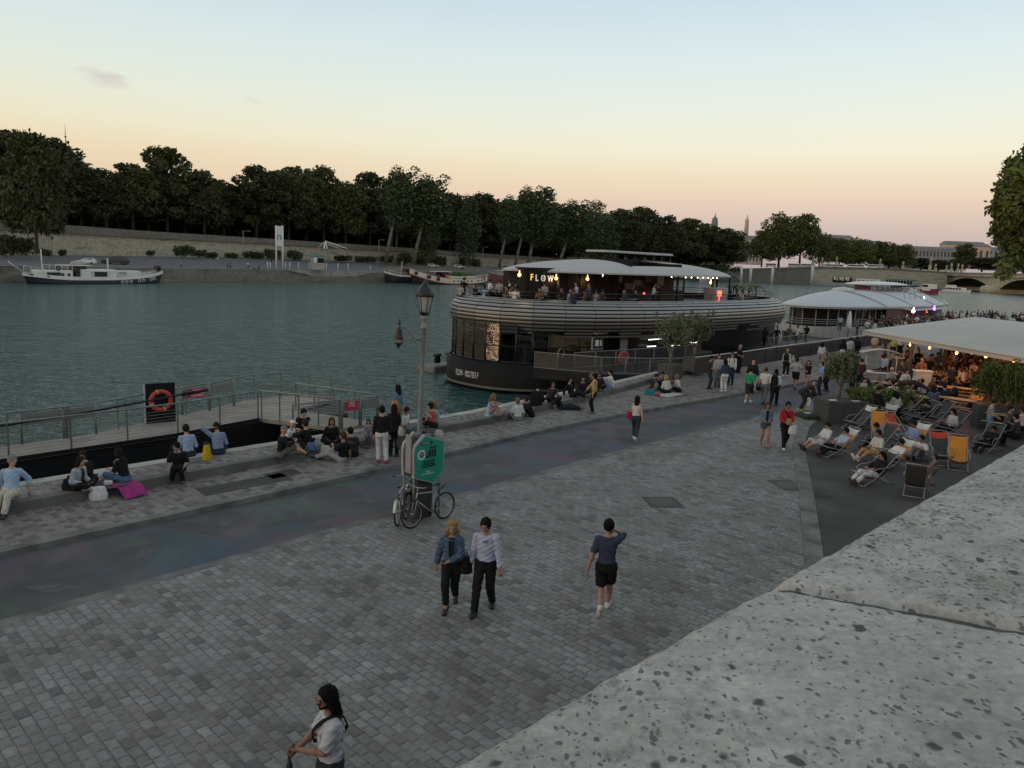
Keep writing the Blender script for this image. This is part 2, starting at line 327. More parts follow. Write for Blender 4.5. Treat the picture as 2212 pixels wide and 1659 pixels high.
tb.prism([p[:2] for p in dk] + [p[:2] for p in far], -.05, .012); struct('terrace_asphalt', tb, M_ASPH)
kp = MB(); wk = .42
for i in range(len(dk)-1):
    a, b_ = dk[i], dk[i+1]; d = b_-a; d /= np.linalg.norm(d); n_ = np.array([-d[1], d[0], 0])
    m_ = 3 if np.linalg.norm(b_-a) > 3 else 1
    for k in range(m_):
        p0 = a+(b_-a)*k/m_+d*.008; p1 = a+(b_-a)*(k+1)/m_-d*.008
        kp.prism([p0[:2], p1[:2], (p1+n_*wk)[:2], (p0+n_*wk)[:2]], -.04, .03)
struct('terrace_kerb', kp, M_EDGE)
def manhole(name, x, y, a, rz, label, group=None):
    r = thing(name, label, 'manhole cover', G(x, y) + np.array([0, 0, .006]), rz, group)
    part('frame', MB().bbox((0, 0, 0), (a[0], a[1], .014), 0, .01), mat('grey_cast', (.085, .082, .078), .9, 0, .2, 3, .5, 60, .2), r)
    part('lid', MB().lathe([(.0, .0095), (a[2], .0095), (a[2]+.012, .006)], 28, (0, 0, 0), cap=False).lathe([(0, .0125), (.05, .0125)], 8, cap=False), mat('cast_iron', (.12, .116, .11), .9, 0, .2, 40, .6, 120, .2), r)
manhole('manhole_cover', 1432, 1085, (.95, .95, .36), QROT+.9, 'square manhole cover with round lid in the open cobbled plaza')
manhole('manhole_cover', 1700, 1048, (1.1, .75, .33), QROT+.95, 'manhole cover set against the kerb of the asphalt terrace')
dr = MB()
for k in range(5): dr.box((k*.1-.2, 0, .02), (.045, .5, .012))
solo('drain_grate', dr, mat('grate_iron', (.02, .02, .02), .5, .3), 'slotted drain grate in the asphalt beside the kerb', 'drain', None, G(1776, 1072)+np.array([0, 0, .0]), .95)
for (x, y, sx_, sy_, lb) in ((528, 1046, 2.5, .75, 'long asphalt trench patch in the pale pavement beside the step'), (610, 1024, .95, .6, 'small asphalt patch in the pale pavement beside the trench patch'), (1462, 853, 1.1, .8, 'asphalt patch in the pavement in front of the picnic group of four')):
    p = G(x, y, PAVE_Z); solo('repair_patch', MB().prism([(-sx_/2, -sy_/2), (sx_/2, -sy_/2), (sx_/2*1.05, sy_/2), (-sx_/2*.95, sy_/2)], 0, .008), M_ASPH, lb, 'asphalt patch', 'asphalt patches in the pavement', p, QROT)
m = bpy.data.materials.new('river_water'); m.use_nodes = True
N = m.node_tree.nodes; L = m.node_tree.links; b = N['Principled BSDF']; tc = N.new('ShaderNodeTexCoord')
b.inputs['Base Color'].default_value = (.026, .078, .070, 1); b.inputs['Roughness'].default_value = .15; b.inputs['IOR'].default_value = 1.33
hs = None
for sc, dist_, st, rot in ((.09, .3, 1.0, .5), (.40, .8, .95, .9), (1.0, 1.0, .85, .6), (2.4, .7, .36, .2), (5.5, .5, .10, .3)):
    mp = N.new('ShaderNodeMapping'); mp.inputs['Rotation'].default_value = (0, 0, QROT+rot-.6); mp.inputs['Scale'].default_value = (.55, 1.25, 1); L.new(tc.outputs['Object'], mp.inputs[0])
    n = N.new('ShaderNodeTexNoise'); n.inputs['Scale'].default_value = sc; n.inputs['Detail'].default_value = 2.5; n.inputs['Distortion'].default_value = dist_; L.new(mp.outputs[0], n.inputs[0])
    h = math_n(N, L, 'MULTIPLY', n.outputs[0], st); hs = h if hs is None else math_n(N, L, 'ADD', hs, h)
bp = N.new('ShaderNodeBump'); bp.inputs['Strength'].default_value = 1; bp.inputs['Distance'].default_value = .62; L.new(hs, bp.inputs['Height']); L.new(bp.outputs[0], b.inputs['Normal'])
wb = MB(); wb.prism([(-1500, -300), (2500, -300), (2500, 2600), (-1500, 2600)], WZ-.5, WZ); struct('river_water', wb, m)
m = bpy.data.materials.new('weathered_limestone'); m.use_nodes = True
N = m.node_tree.nodes; L = m.node_tree.links; b = N['Principled BSDF']; tc = N.new('ShaderNodeTexCoord')
def nz_(sc, det=4, rough=.5, vec=None, ds=0.):
    n = N.new('ShaderNodeTexNoise'); n.inputs['Scale'].default_value = sc; n.inputs['Detail'].default_value = det; n.inputs['Roughness'].default_value = rough; n.inputs['Distortion'].default_value = ds
    L.new(vec or tc.outputs['Object'], n.inputs[0]); return n.outputs[0]
base = ramp_n(N, L, nz_(5, 6, .6), [(.28, (.29, .28, .255)), (.45, (.37, .36, .335)), (.6, (.42, .412, .388)), (.75, (.47, .46, .43))])
base = mix_n(N, L, 1.0, base, ramp_n(N, L, nz_(70, 4, .7), [(.3, (.78, .78, .78)), (.7, (1.15, 1.15, 1.15))]), 'MULTIPLY'); base = mix_n(N, L, 1.0, base, ramp_n(N, L, nz_(16, 5, .65), [(.34, (.80, .79, .77)), (.5, (1, .99, .97)), (.66, (1.1, 1.08, 1.05))]), 'MULTIPLY')
mp = N.new('ShaderNodeMapping'); mp.inputs['Rotation'].default_value = (0, 0, .35); mp.inputs['Scale'].default_value = (1.5, .85, 1); L.new(tc.outputs['Object'], mp.inputs[0])
dv = N.new('ShaderNodeVectorMath'); dv.operation = 'MULTIPLY_ADD'; dn = N.new('ShaderNodeTexNoise'); dn.inputs['Scale'].default_value = 55; dn.inputs['Detail'].default_value = 3; L.new(tc.outputs['Object'], dn.inputs[0]); L.new(dn.outputs['Color'], dv.inputs[0]); dv.inputs[1].default_value = (.022, .022, .022); L.new(mp.outputs[0], dv.inputs[2])
patch = ramp_n(N, L, nz_(2.1, 4), [(.40, (0, 0, 0)), (.62, (1, 1, 1))])
def pits(scale, keep, r0, r1):
    vo = N.new('ShaderNodeTexVoronoi'); vo.inputs['Scale'].default_value = scale; L.new(dv.outputs[0], vo.inputs['Vector']); sel = N.new('ShaderNodeSeparateColor'); L.new(vo.outputs['Color'], sel.inputs[0])
    rad_ = math_n(N, L, 'MULTIPLY', sel.outputs[1], .30); d = math_n(N, L, 'ADD', vo.outputs['Distance'], rad_)
    return math_n(N, L, 'MULTIPLY', ramp_n(N, L, d, [(r0, (1, 1, 1)), (r1, (0, 0, 0))]), math_n(N, L, 'GREATER_THAN', math_n(N, L, 'ADD', sel.outputs[0], math_n(N, L, 'MULTIPLY', patch, .22)), keep))
pit = math_n(N, L, 'MAXIMUM', pits(31, .87, .28, .44), math_n(N, L, 'MAXIMUM', math_n(N, L, 'MULTIPLY', pits(72, .79, .34, .50), .8), math_n(N, L, 'MULTIPLY', pits(120, .84, .34, .52), .7)))
sp1 = ramp_n(N, L, nz_(30, 6, .7, dv.outputs[0], 0), [(.57, (0, 0, 0)), (.66, (.9, .9, .9))])
dk_ = math_n(N, L, 'MAXIMUM', math_n(N, L, 'MULTIPLY', sp1, math_n(N, L, 'ADD', math_n(N, L, 'MULTIPLY', patch, .75), .12)), pit)
colr = mix_n(N, L, math_n(N, L, 'MULTIPLY', dk_, .88), base, (.045, .047, .045))
L.new(colr, b.inputs['Base Color']); b.inputs['Roughness'].default_value = .92; b.inputs['Specular IOR Level'].default_value = .2
hh = math_n(N, L, 'SUBTRACT', math_n(N, L, 'ADD', math_n(N, L, 'MULTIPLY', nz_(60, 5, .7), .5), nz_(9, 4)), math_n(N, L, 'MULTIPLY', dk_, .9))
bp = N.new('ShaderNodeBump'); bp.inputs['Strength'].default_value = .8; bp.inputs['Distance'].default_value = .006; L.new(hh, bp.inputs['Height']); L.new(bp.outputs[0], b.inputs['Normal'])
M_LIME = m
PU = np.array([math.sin(rad(45)), math.cos(rad(45)), 0]); PV = np.array([PU[1], -PU[0], 0]); P0 = -PV*.573
def par_pt(s, v): 
    z = 5.9 + .16*v - .05*max(0, (.045-v)/.045)**2
    n = math.sin(s*31+v*17)*math.sin(v*43-s*11)*.0012 + math.sin(s*7.3+1)*math.sin(v*9)*.002 + math.sin(s*97+3*math.sin(v*61))*math.sin(v*83+s*29)*.0016
    e = (math.sin(s*23)*.5+math.sin(s*57+1.3)*.5+.6*math.sin(s*131)+.5*math.sin(s*211+2))*.0006 if v < .06 else 0
    return P0 + PU*s + PV*(v+e) + np.array([0, 0, z+n])
root = thing('stone_parapet', 'pale weathered limestone parapet spotted with dark lichen in the foreground', 'parapet', (0, 0, 0))
for s0, s1, ds in ((-1.6, 1.171, .01), (1.191, 3.6, .012), (3.62, 8, .06), (8.02, 14, .1)):
    ns = max(2, int((s1-s0)/ds)); ss = np.linspace(s0, s1, ns); vs = np.concatenate([[0, .004, .01, .02, .03, .045], np.linspace(.06, .8, 50)])
    P = [[par_pt(s, v) - (np.array([0, 0, .018*(1-min(1, min(s-s0, s1-s)/.018))**2])) for s in ss] for v in vs]
    P = [[p - np.array([0, 0, .35]) + PV*.01 for p in P[0]]] + P + [[p - np.array([0, 0, .35]) for p in P[-1]]]
    part('coping_stone', MB().grid(P), M_LIME, root)
jb = MB(); jb.grid([[par_pt(s, v) - np.array([0, 0, .012]) for s in (1.163, 1.181, 1.199)] for v in np.linspace(.012, .8, 40)])
part('mortar_joint', jb, mat('brown_mortar', (.085, .078, .062), .95, 0, .3, 30, .6, 60), root)
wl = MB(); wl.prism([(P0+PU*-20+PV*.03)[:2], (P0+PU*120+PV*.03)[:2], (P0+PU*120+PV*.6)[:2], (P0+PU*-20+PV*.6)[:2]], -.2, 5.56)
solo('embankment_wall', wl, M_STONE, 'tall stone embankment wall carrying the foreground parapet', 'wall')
def leafm(name, a, b_, rough=.75):
    key = ('leaf', name)
    if key in MATS: return MATS[key]
    m = bpy.data.materials.new(name); m.use_nodes = True
    N = m.node_tree.nodes; L = m.node_tree.links; p = N['Principled BSDF']; tc = N.new('ShaderNodeTexCoord')
    g = N.new('ShaderNodeObjectInfo'); n = N.new('ShaderNodeTexNoise'); n.inputs['Scale'].default_value = .35; n.inputs['Detail'].default_value = 5; L.new(tc.outputs['Object'], n.inputs[0])
    f = math_n(N, L, 'ADD', math_n(N, L, 'MULTIPLY', g.outputs['Random'], .35), math_n(N, L, 'SUBTRACT', n.outputs[0], .17), True)
    L.new(ramp_n(N, L, f, [(.25, a), (.75, b_)]), p.inputs['Base Color']); p.inputs['Roughness'].default_value = rough; p.inputs['Specular IOR Level'].default_value = .25
    MATS[key] = m; return m
LEAF_D = leafm('chestnut_leaves', (.042, .052, .025), (.078, .090, .034)); LEAF_B = leafm('turning_leaves', (.070, .064, .024), (.105, .085, .028))
LEAF_P = leafm('poplar_leaves', (.055, .080, .040), (.085, .115, .055)); LEAF_N = leafm('plane_leaves', (.062, .078, .024), (.12, .135, .042))
LEAF_O = leafm('olive_leaves', (.10, .125, .075), (.17, .19, .12)); LEAF_M = leafm('bamboo_leaves', (.06, .10, .02), (.13, .19, .045))
BARK = mat('bark', (.055, .047, .038), .95, 0, .3, 3, .6, 9); BARK_P = mat('pale_bark', (.17, .16, .135), .95, 0, .4, 2, .6, 9)
def leaf_cloud(mb, c, r, n, size, rng, shell=.55, flat=.0):
    "n leaf clumps spread through an ellipsoid, densest near its skin"
    c = np.array(c); r = np.array(r, float) if not np.isscalar(r) else np.array([r]*3)
    d = rng.normal(size=(n, 3)); d /= np.linalg.norm(d, axis=1)[:, None]
    q = (shell + (1-shell)*rng.random(n)**.7)*(1+rng.normal(size=n)*.07)
    P = c + d*r*q[:, None]
    a = rng.normal(size=(n, 3)) + d*.5; a /= np.linalg.norm(a, axis=1)[:, None]
    b_ = rng.normal(size=(n, 3)); b_ -= a*(a*b_).sum(1)[:, None]; b_ /= np.linalg.norm(b_, axis=1)[:, None]; e = np.cross(a, b_)
    s = size*(.5+rng.random(n)*.9)[:, None]
    V = np.stack([P-b_*s*.75, P+e*s*.42+a*s*.12, P+b_*s*.75, P-e*s*.42+a*s*.12], 1).reshape(-1, 3)
    o = len(mb.v); mb.v.extend(map(tuple, V.tolist())); mb.f.extend([(o+4*i, o+4*i+1, o+4*i+2, o+4*i+3) for i in range(n)])
    mi = rng.random(n); mb.mi.extend([1 if x < .16 else 0 for x in mi] if mb.m == 0 else [mb.m]*n); mb.sm.extend([False]*n)
def make_tree(seed, H, Wd, base, nl, size, kind='round', lean=0., trunk_r=.38, npl=2000):
    rng = np.random.default_rng(seed); tr = MB(); cr = MB()
    lean_v = np.array([lean, 0, 0])
    top = np.array([lean*H, 0, H*.86])
    path = [np.array([0, 0, 0.]), np.array([lean*H*.12+.1, .1, H*.22]), np.array([lean*H*.4, -.15, H*.48]), top]
    tr.tube(path, [trunk_r, trunk_r*.8, trunk_r*.55, .06], 8)
    lobes = []
    if kind == 'round':
        for k in range(nl):
            zt = base + (1-base)*(.12+.80*((k+.5)/nl)); prof = math.sin(math.pi*min(1, (zt-base)/(1-base)*.82+.14))**.65
            a = k*2.4+rng.random()*.8; rr = Wd/2*prof*(.45+.25*rng.random())
            lobes.append((np.array([math.cos(a)*rr, math.sin(a)*rr, H*zt]) + lean_v*H*zt, Wd*.27*(.55+.75*rng.random())*max(.5, prof)))
        lobes.append((np.array([lean*H, 0, H*.93-Wd*.1]), Wd*.2)); lobes.append((np.array([lean*H*.6, 0, H*(base+.45*(1-base))]), Wd*.30))
    elif kind == 'poplar':
        for k in range(nl):
            zt = base+(1-base)*(k+.5)/nl; pr = math.sin(math.pi*(.12+.83*(zt-base)/(1-base)))**.8
            lobes.append((np.array([(rng.random()-.5)*Wd*.35, (rng.random()-.5)*Wd*.35, H*zt])+lean_v*H*zt, Wd*.42*pr+.2))
    tot = sum(l[1]**2 for l in lobes)
    for c, r in lobes:
        n = int(npl*r*r/tot); leaf_cloud(cr, c, (r, r, r*(.8 if kind == 'round' else 1.35)), n, size, rng, .5)
        if kind == 'round' or rng.random() < .4:
            st = path[1]+(path[3]-path[1])*max(0, min(1, (c[2]/H-.28)*.8)); tr.tube([st, (st+c)/2+np.array([0, 0, -.4]), c], [trunk_r*.4, trunk_r*.26, .05], 5)
    return tr, cr
def tree_proto(name, mats, bark, **kw):
    tr, cr = make_tree(**kw); return tr.mesh('trunk'), cr.mesh('crown'), mats, bark, kw['H'], kw['Wd']
def plant(proto, name, label, loc, h, wpx=None, rz=0., group=None):
    tm, cm, mats, bark, H, Wd = proto
    r = thing(name, label, 'tree', loc, rz, group); s = h/H; sw = s if wpx is None else wpx/Wd
    r.scale = (sw, sw, s)
    for nm, me, mm in (('trunk', tm, [bark]), ('crown', cm, mats)):
        if not me.materials:
            for q in mm: me.materials.append(q)
        o = bpy.data.objects.new(nm, me); COL.objects.link(o); o.parent = r
    return r
CH = [tree_proto('chestnut_tree', [LEAF_D, LEAF_B] if k % 3 else [LEAF_D, LEAF_N], BARK, seed=20+k, H=22., Wd=14., base=.13, nl=14, size=.62, npl=6800, trunk_r=.4) for k in range(6)]
PO = [tree_proto('poplar_tree', [LEAF_P, LEAF_N], BARK_P, seed=60+k, H=20., Wd=6., base=(.12, .42, .36)[k], nl=11, size=.42, kind='poplar', lean=(0, .16, .1)[k], npl=3400, trunk_r=.32) for k in range(3)]
SP = tree_proto('sparse_tree', [LEAF_P, LEAF_P], BARK_P, seed=75, H=24., Wd=9., base=.5, nl=9, size=.5, npl=1500, trunk_r=.3, lean=.1)
PL = [tree_proto('plane_tree', [LEAF_N, LEAF_D], BARK, seed=90+k, H=22., Wd=17., base=.16, nl=15, size=.62, npl=6600, trunk_r=.45) for k in range(2)]
WALLT = [(-260, 455, 200), (-120, 466, 212), (0, 475, 222), (315, 499, 256), (557, 514, 292), (817, 531, 330), (1053, 548, 385), (1177, 556, 430), (1330, 566, 500), (1494, 575, 590)]
WALLB = [(-260, 548, 200), (-120, 549, 212), (0, 550, 222), (315, 553.5, 256), (557, 557.5, 292), (817, 567.5, 330), (1053, 574.5, 385), (1177, 578, 430), (1330, 585, 500), (1494, 597, 590)]
EDGE_F = [(-260, 566, 138), (-120, 570, 151), (0, 573, 164), (557, 582, 222), (829, 586.5, 262)]
wt = [D(*q) for q in WALLT]; wbm = [D(*q) for q in WALLB]; ef = [D(*q) for q in EDGE_F]
for p in ef: p[2] = 1.35
def lerp_pl(pl, f):
    f *= len(pl)-1; i = min(len(pl)-2, int(f)); return pl[i]+(pl[i+1]-pl[i])*(f-i)
def sandstone(name, c, dark):
    m = bpy.data.materials.new(name); m.use_nodes = True
    N = m.node_tree.nodes; L = m.node_tree.links; p = N['Principled BSDF']; tc = N.new('ShaderNodeTexCoord')
    mp = N.new('ShaderNodeMapping'); mp.inputs['Scale'].default_value = (.12, .12, .9); L.new(tc.outputs['Object'], mp.inputs[0])
    n = N.new('ShaderNodeTexNoise'); n.inputs['Scale'].default_value = 1.3; n.inputs['Detail'].default_value = 7; n.inputs['Roughness'].default_value = .65; L.new(mp.outputs[0], n.inputs[0])
    g = ramp_n(N, L, n.outputs[0], [(.32, dark), (.46, c), (.7, tuple(k*1.12 for k in c))])
    br = N.new('ShaderNodeTexNoise'); br.inputs['Scale'].default_value = 1.1; br.inputs['Detail'].default_value = 3; L.new(tc.outputs['Object'], br.inputs[0])
    g = mix_n(N, L, 1.0, g, ramp_n(N, L, br.outputs[0], [(.35, (.78, .78, .78)), (.62, (1.08, 1.08, 1.08))]), 'MULTIPLY')
    L.new(g, p.inputs['Base Color']); p.inputs['Roughness'].default_value = .9; return m
M_SAND = sandstone('river_wall_stone', (.40, .36, .28), (.20, .185, .15)); M_GREYST = sandstone('grey_quay_stone', (.17, .16, .135), (.075, .075, .065)); M_CAP = sandstone('wall_cap_stone', (.17, .155, .13), (.09, .085, .075))
up = np.array([0, 0, 1.])
root = thing('retaining_wall', 'long pale stone retaining wall below the trees on the far bank', 'wall', wbm[3])
b = MB(); b.grid([[q-up*1.5 for q in wbm], [q + (p-q)*.72 for q, p in zip(wbm, wt)]], False); part('wall_face', b, M_SAND, root, True)
b = MB(); off = np.array([.5, -.6, 0])
b.grid([[q + (p-q)*.72 + off*.9 for q, p in zip(wbm, wt)], [q + (p-q)*.77 + off*.9 for q, p in zip(wbm, wt)], [q + (p-q)*.775 for q, p in zip(wbm, wt)]], False); part('string_course', b, M_CAP, root, True)
b = MB(); b.grid([[q + (p-q)*.775 + off*.3 for q, p in zip(wbm, wt)], [p + off*.3 for p in wt], [p - off*.8 for p in wt], [p - off*.8-up*1.2 for p in wt]], False); part('parapet', b, M_CAP, root, True)
pk = MB(); pk.grid([[p-off*.8-up*.9 for p in wt], [np.array([p[0]*.6-320, p[1]+420, p[2]-1]) for p in wt], [np.array([p[0]*.6-900, p[1]+1500, p[2]]) for p in wt]][::-1], False)
M_PARK = mat('park_earth', (.055, .055, .04), .95, 0, .3, .2); struct('park_ground', pk, M_PARK)
eb = MB(); eb.grid([[lerp_pl(ef, f) for f in np.linspace(0, 1, 24)], [lerp_pl(ef, f)*.75+lerp_pl(wbm[:6], f)*.25-up*.1 for f in np.linspace(0, 1, 24)], [lerp_pl(wbm[:6], f) for f in np.linspace(0, 1, 24)]][::-1], False)
M_FARR = mat('far_road_asphalt', (.11, .112, .118), .9, 0, .2, .3); struct('far_quay_road', eb, M_FARR)
qd = (ef[-1]-ef[-2]); qd /= np.linalg.norm(qd); qn = np.array([-qd[1], qd[0], 0])
ret = ef[-1] + qn*14
b = MB(); b.grid([[p+up*.01 for p in ef]+[ret+up*.01], [p-up*1.6+off*.1 for p in ef]+[ret-up*1.6], [p-up*1.65+off*1.2 for p in ef]+[ret-up*1.65+off], [p-up*6+off*1.3 for p in ef]+[ret-up*6+off]][::-1], False); struct('far_quay_wall', b, M_GREYST)
b = MB(); b.grid([[p+up*.014 for p in ef], [p+up*.014+qn*1.0 for p in ef]][::-1], False); struct('far_quay_coping', b, mat('far_coping', (.33, .31, .27), .9, 0, .2, .6))
r2 = [ret, D(1000, 584, 330), D(1180, 590, 400), D(1400, 602, 560), D(1510, 604, 605)]
for p in r2: p[2] = 1.3
b = MB(); b.grid([[p-up*6 for p in r2], [p for p in r2], [D(870, 572, 340), D(1053, 576, 380), D(1177, 579, 428), D(1420, 592, 570), D(1510, 590, 615)]], False); struct('far_quay_recess', b, M_GREYST)
b = MB(); c0 = lerp_pl(ef, .80); c1 = lerp_pl(ef, .985)
b.prism([(0, 0), (1, 0), (.72, -1), (.28, -1)], 0, .12, lambda p: c0+(c1-c0)*p[0]+np.array([0, 0, p[1]*1.75])+off*(.2+p[2]*3)); struct('boat_ramp', b, mat('ramp_stone', (.28, .27, .235), .9, 0, .25, .5))
bush_mesh = []
for k in range(4):
    rng = np.random.default_rng(140+k); c = MB()
    for j in range(5): leaf_cloud(c, ((j-2)*.9, rng.normal()*.3, .9+.3*rng.random()), (1.1, .9, 1.0), 170, .34, rng, .35)
    me = c.mesh('foliage'); me.materials.append(LEAF_D); me.materials.append(LEAF_P); bush_mesh.append(me)
def bush(x, y, dep, wpx, hpx, label, k, group='bushes along the far wall'):
    o = bpy.data.objects.new('bush', bush_mesh[k % 4]); COL.objects.link(o); p = D(x, y, dep); s = dep/F_
    o.location = tuple(p); o.scale = (wpx*s/5.4, wpx*s/5.4*1.1, hpx*s/2.1); o.rotation_euler = (0, 0, k*.8); setp(o, label, 'bush', group); return o
for k, (x, y, dep, w_, h_) in enumerate([(5, 551, 205, 62, 46), (45, 551, 205, 58, 40), (98, 553, 222, 30, 16), (135, 553, 230, 26, 14), (398, 554, 255, 44, 24), (430, 555, 262, 36, 16), (455, 557, 270, 40, 12), (500, 558, 280, 40, 12), (548, 559, 285, 44, 16), (590, 560, 290, 46, 22), (640, 561, 296, 50, 20), (740, 565, 308, 44, 14), (790, 567, 318, 48, 14), (835, 568, 325, 44, 16), (870, 572, 335, 50, 26), (910, 573, 345, 44, 22), (945, 574, 350, 40, 22), (1002, 576, 366, 36, 22), (1030, 577, 372, 36, 18), (325, 553, 250, 22, 12)]):
    bush(x, y, dep, w_, h_, 'dark bush growing at the foot of the far retaining wall' if k > 1 else ('large dark bush at the far left below the wall', 'large dark bush beside the lone trunk on the far quay')[k], k)
def gl(x):
    xs = [q[0] for q in WALLT]; return np.interp(x, xs, [q[2] for q in WALLT]), np.interp(x, xs, [p[2] for p in wt])
ROW = [(-150, 290, 150), (-55, 283, 150), (30, 277, 165), (112, 291, 120), (170, 352, 95), (225, 361, 100), (282, 349, 98), (355, 312, 104), (438, 362, 84), (482, 386, 74), (552, 353, 108), (622, 356, 90), (700, 353, 95), (748, 388, 76), (800, 367, 78), (848, 392, 74), (890, 398, 80), (975, 413, 92), (1040, 413, 92), (1092, 428, 80), (1150, 426, 92), (1198, 433, 74), (1245, 462, 80), (1340, 448, 94), (1390, 443, 84), (1440, 464, 74), (1490, 469, 78), (1532, 481, 70), (1572, 491, 74)]
def rowtree(k, x, yt, wp, dd, label, group):
    dep, zg = gl(x); dep += dd; p = D(x, yt, dep); zg -= 1.1; h = p[2]-zg
    plant(CH[(k*5+int(abs(x))) % 6], 'chestnut_tree', label, (p[0], p[1], zg), h*1.01, wp*dep/F_*1.24, k*1.7, group)
SPECIAL = {355: 'tall chestnut tree whose crown stands highest above the middle left of the row', 30: 'huge rounded chestnut tree at the far left of the row', 552: 'broad chestnut tree right of the notch in the row with browning crown', 1572: 'last rounded tree at the right end of the row beside the obelisk', 800: 'narrow dark topped tree just left of the two pale feathery crowns'}
for k, (x, yt, wp) in enumerate(ROW):
    rowtree(k, x, yt, wp, 10+(k*7 % 5)*2, SPECIAL.get(x, 'dense dark chestnut tree in the long row above the far wall'), 'trees in the front row on the far bank')
for k in range(len(ROW)-1):
    x = (ROW[k][0]+ROW[k+1][0])/2; yt = max(ROW[k][1], ROW[k+1][1])+14
    rowtree(k+3, x, yt, (ROW[k][2]+ROW[k+1][2])*.6, 30, 'dark chestnut tree partly hidden behind the front row of the far bank', 'trees in the second row on the far bank')
    if k % 2 == 0: rowtree(k+1, x+20, yt+26, (ROW[k][2]+ROW[k+1][2])*.75, 62, 'dim tree deep in the park behind both rows', 'trees in the third row on the far bank')
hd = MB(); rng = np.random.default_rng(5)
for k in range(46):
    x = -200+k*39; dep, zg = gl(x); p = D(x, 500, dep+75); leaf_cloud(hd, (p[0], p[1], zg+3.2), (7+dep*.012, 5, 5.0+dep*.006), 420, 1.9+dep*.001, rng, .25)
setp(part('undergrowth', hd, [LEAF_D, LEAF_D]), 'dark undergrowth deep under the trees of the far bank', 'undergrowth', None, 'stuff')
dep = 196; p0 = D(80, 549, dep)
plant(CH[1], 'quay_tree', 'lone bare trunked tree on the far quay in front of the wall', p0, (549-285)*dep/F_, 135*dep/F_, .4)
for (x, y, yt, dep, w_, k, lb) in ((833, 567, 372, 312, 62, 1, 'leaning tree with pale slender trunk and feathery crown left of the cream barge'), (893, 570, 388, 318, 66, 1, 'leaning tree with long pale trunk behind the cream barge'), (1008, 574, 428, 340, 42, 0, 'upright poplar with dense narrow crown left of the upper deck'), (1078, 578, 430, 365, 46, 1, 'leaning poplar just left of the floating restaurant roof'), (1112, 580, 412, 372, 52, 1, 'leaning poplar with forked pale trunk above the roof edge'), (1140, 582, 415, 380, 60, 2, 'tall pale poplar rising above the left half of the white roof'), (1205, 585, 440, 405, 60, 1, 'strongly leaning poplar above the middle of the white roof'), (1300, 590, 470, 440, 46, 0, 'poplar behind the small upper roof of the restaurant'), (1265, 588, 455, 430, 44, 0, 'grey green poplar left of the small upper roof'), (922, 572, 470, 322, 40, 0, 'low bushy poplar beside the leaning pale trunks')):
    p = D(x, y, dep); h = (y-yt)*dep/F_
    plant(PO[k], 'poplar_tree', lb, p, h, w_*dep/F_*1.35, 0.0 if k else 1.0)
for x, yt, lb in ((1290, 428, 'thin sparse crown sticking out of the tree row right of the middle'), (868, 372, 'sparse feathery crown above the row left of the lamp lantern'), (925, 388, 'second sparse feathery crown above the row by the lamp lantern')):
    dep, zg = gl(x); p = D(x, yt, dep+6); plant(SP, 'sparse_tree', lb, (p[0]-2, p[1], zg-1), p[2]-zg+1, 66*dep/F_, 1.0)
EM = [(1494, 575, 597, 590), (1554, 582, 607, 600), (1660, 580, 608, 600), (1752, 577, 611, 600), (1900, 580, 616, 600), (2046, 588, 622, 590)]
et = [D(x, a, d) for x, a, c, d in EM]; ebm = [D(x, c, d) for x, a, c, d in EM]
for p in ebm: p[2] = WZ-1
for lab, i0, i1, mm in (('rough grey embankment wall behind the white mooring piles', 1, 3, M_GREYST), ('pale upper embankment wall behind the moored barges by the bridge', 3, 5, M_SAND)):
    r = thing('embankment', lab, 'wall', ebm[i0]); b = MB(); b.grid([ebm[i0:i1+1], et[i0:i1+1]], False); part('wall_face', b, mm, r, True)
    b = MB(); b.grid([[p+off*.8-up*.8 for p in et[i0:i1+1]], [p+off*.8+up*.5 for p in et[i0:i1+1]], [p-off+up*.5 for p in et[i0:i1+1]]], False); part('parapet', b, M_CAP, r, True)
pk = MB(); pk.grid([[p-up*.6 for p in et], [p+np.array([130, 420, -1.5]) for p in et], [p+np.array([600, 1500, 0]) for p in et]][::-1], False); struct('square_ground', pk, mat('square_paving', (.20, .19, .17), .9, 0, .2, .1))
hb = MB(); rng = np.random.default_rng(9)
for k in range(14):
    p = D(1494+k*8.2, 578+k*.4, 585); leaf_cloud(hb, p+up*.2, (2.4, 1.5, 2.6), 110, .8, rng, .3)
setp(part('clipped_hedge', hb, [LEAF_D, LEAF_N]), 'low green hedge on the embankment left of the obelisk', 'hedge')
for k, (x, y, wp, dep, lb) in enumerate([(1652, 495, 66, 640, 'plane tree at the left shoulder of the big clump beside the obelisk'), (1692, 462, 92, 632, 'large rounded plane tree forming the left top of the big clump by the obelisk'), (1738, 458, 88, 632, 'large rounded plane tree forming the right top of the big clump by the obelisk'), (1776, 505, 62, 640, 'smaller plane tree stepping down at the right of the big clump'), (1818, 512, 66, 650, ''), (1862, 514, 66, 655, ''), (1905, 519, 64, 660, ''), (1950, 527, 58, 660, ''), (1840, 522, 70, 700, ''), (1925, 528, 70, 700, '')]):
    p = D(x, y, dep); zg = D(x, 576+(x-1652)*.03, dep)[2]-.5
    plant(PL[k % 2], 'plane_tree', lb or 'plane tree in the low row along the embankment before the bridge', (p[0], p[1], zg), p[2]-zg, wp*dep/F_*1.1, k*1.3, None if lb else 'plane trees before the bridge')
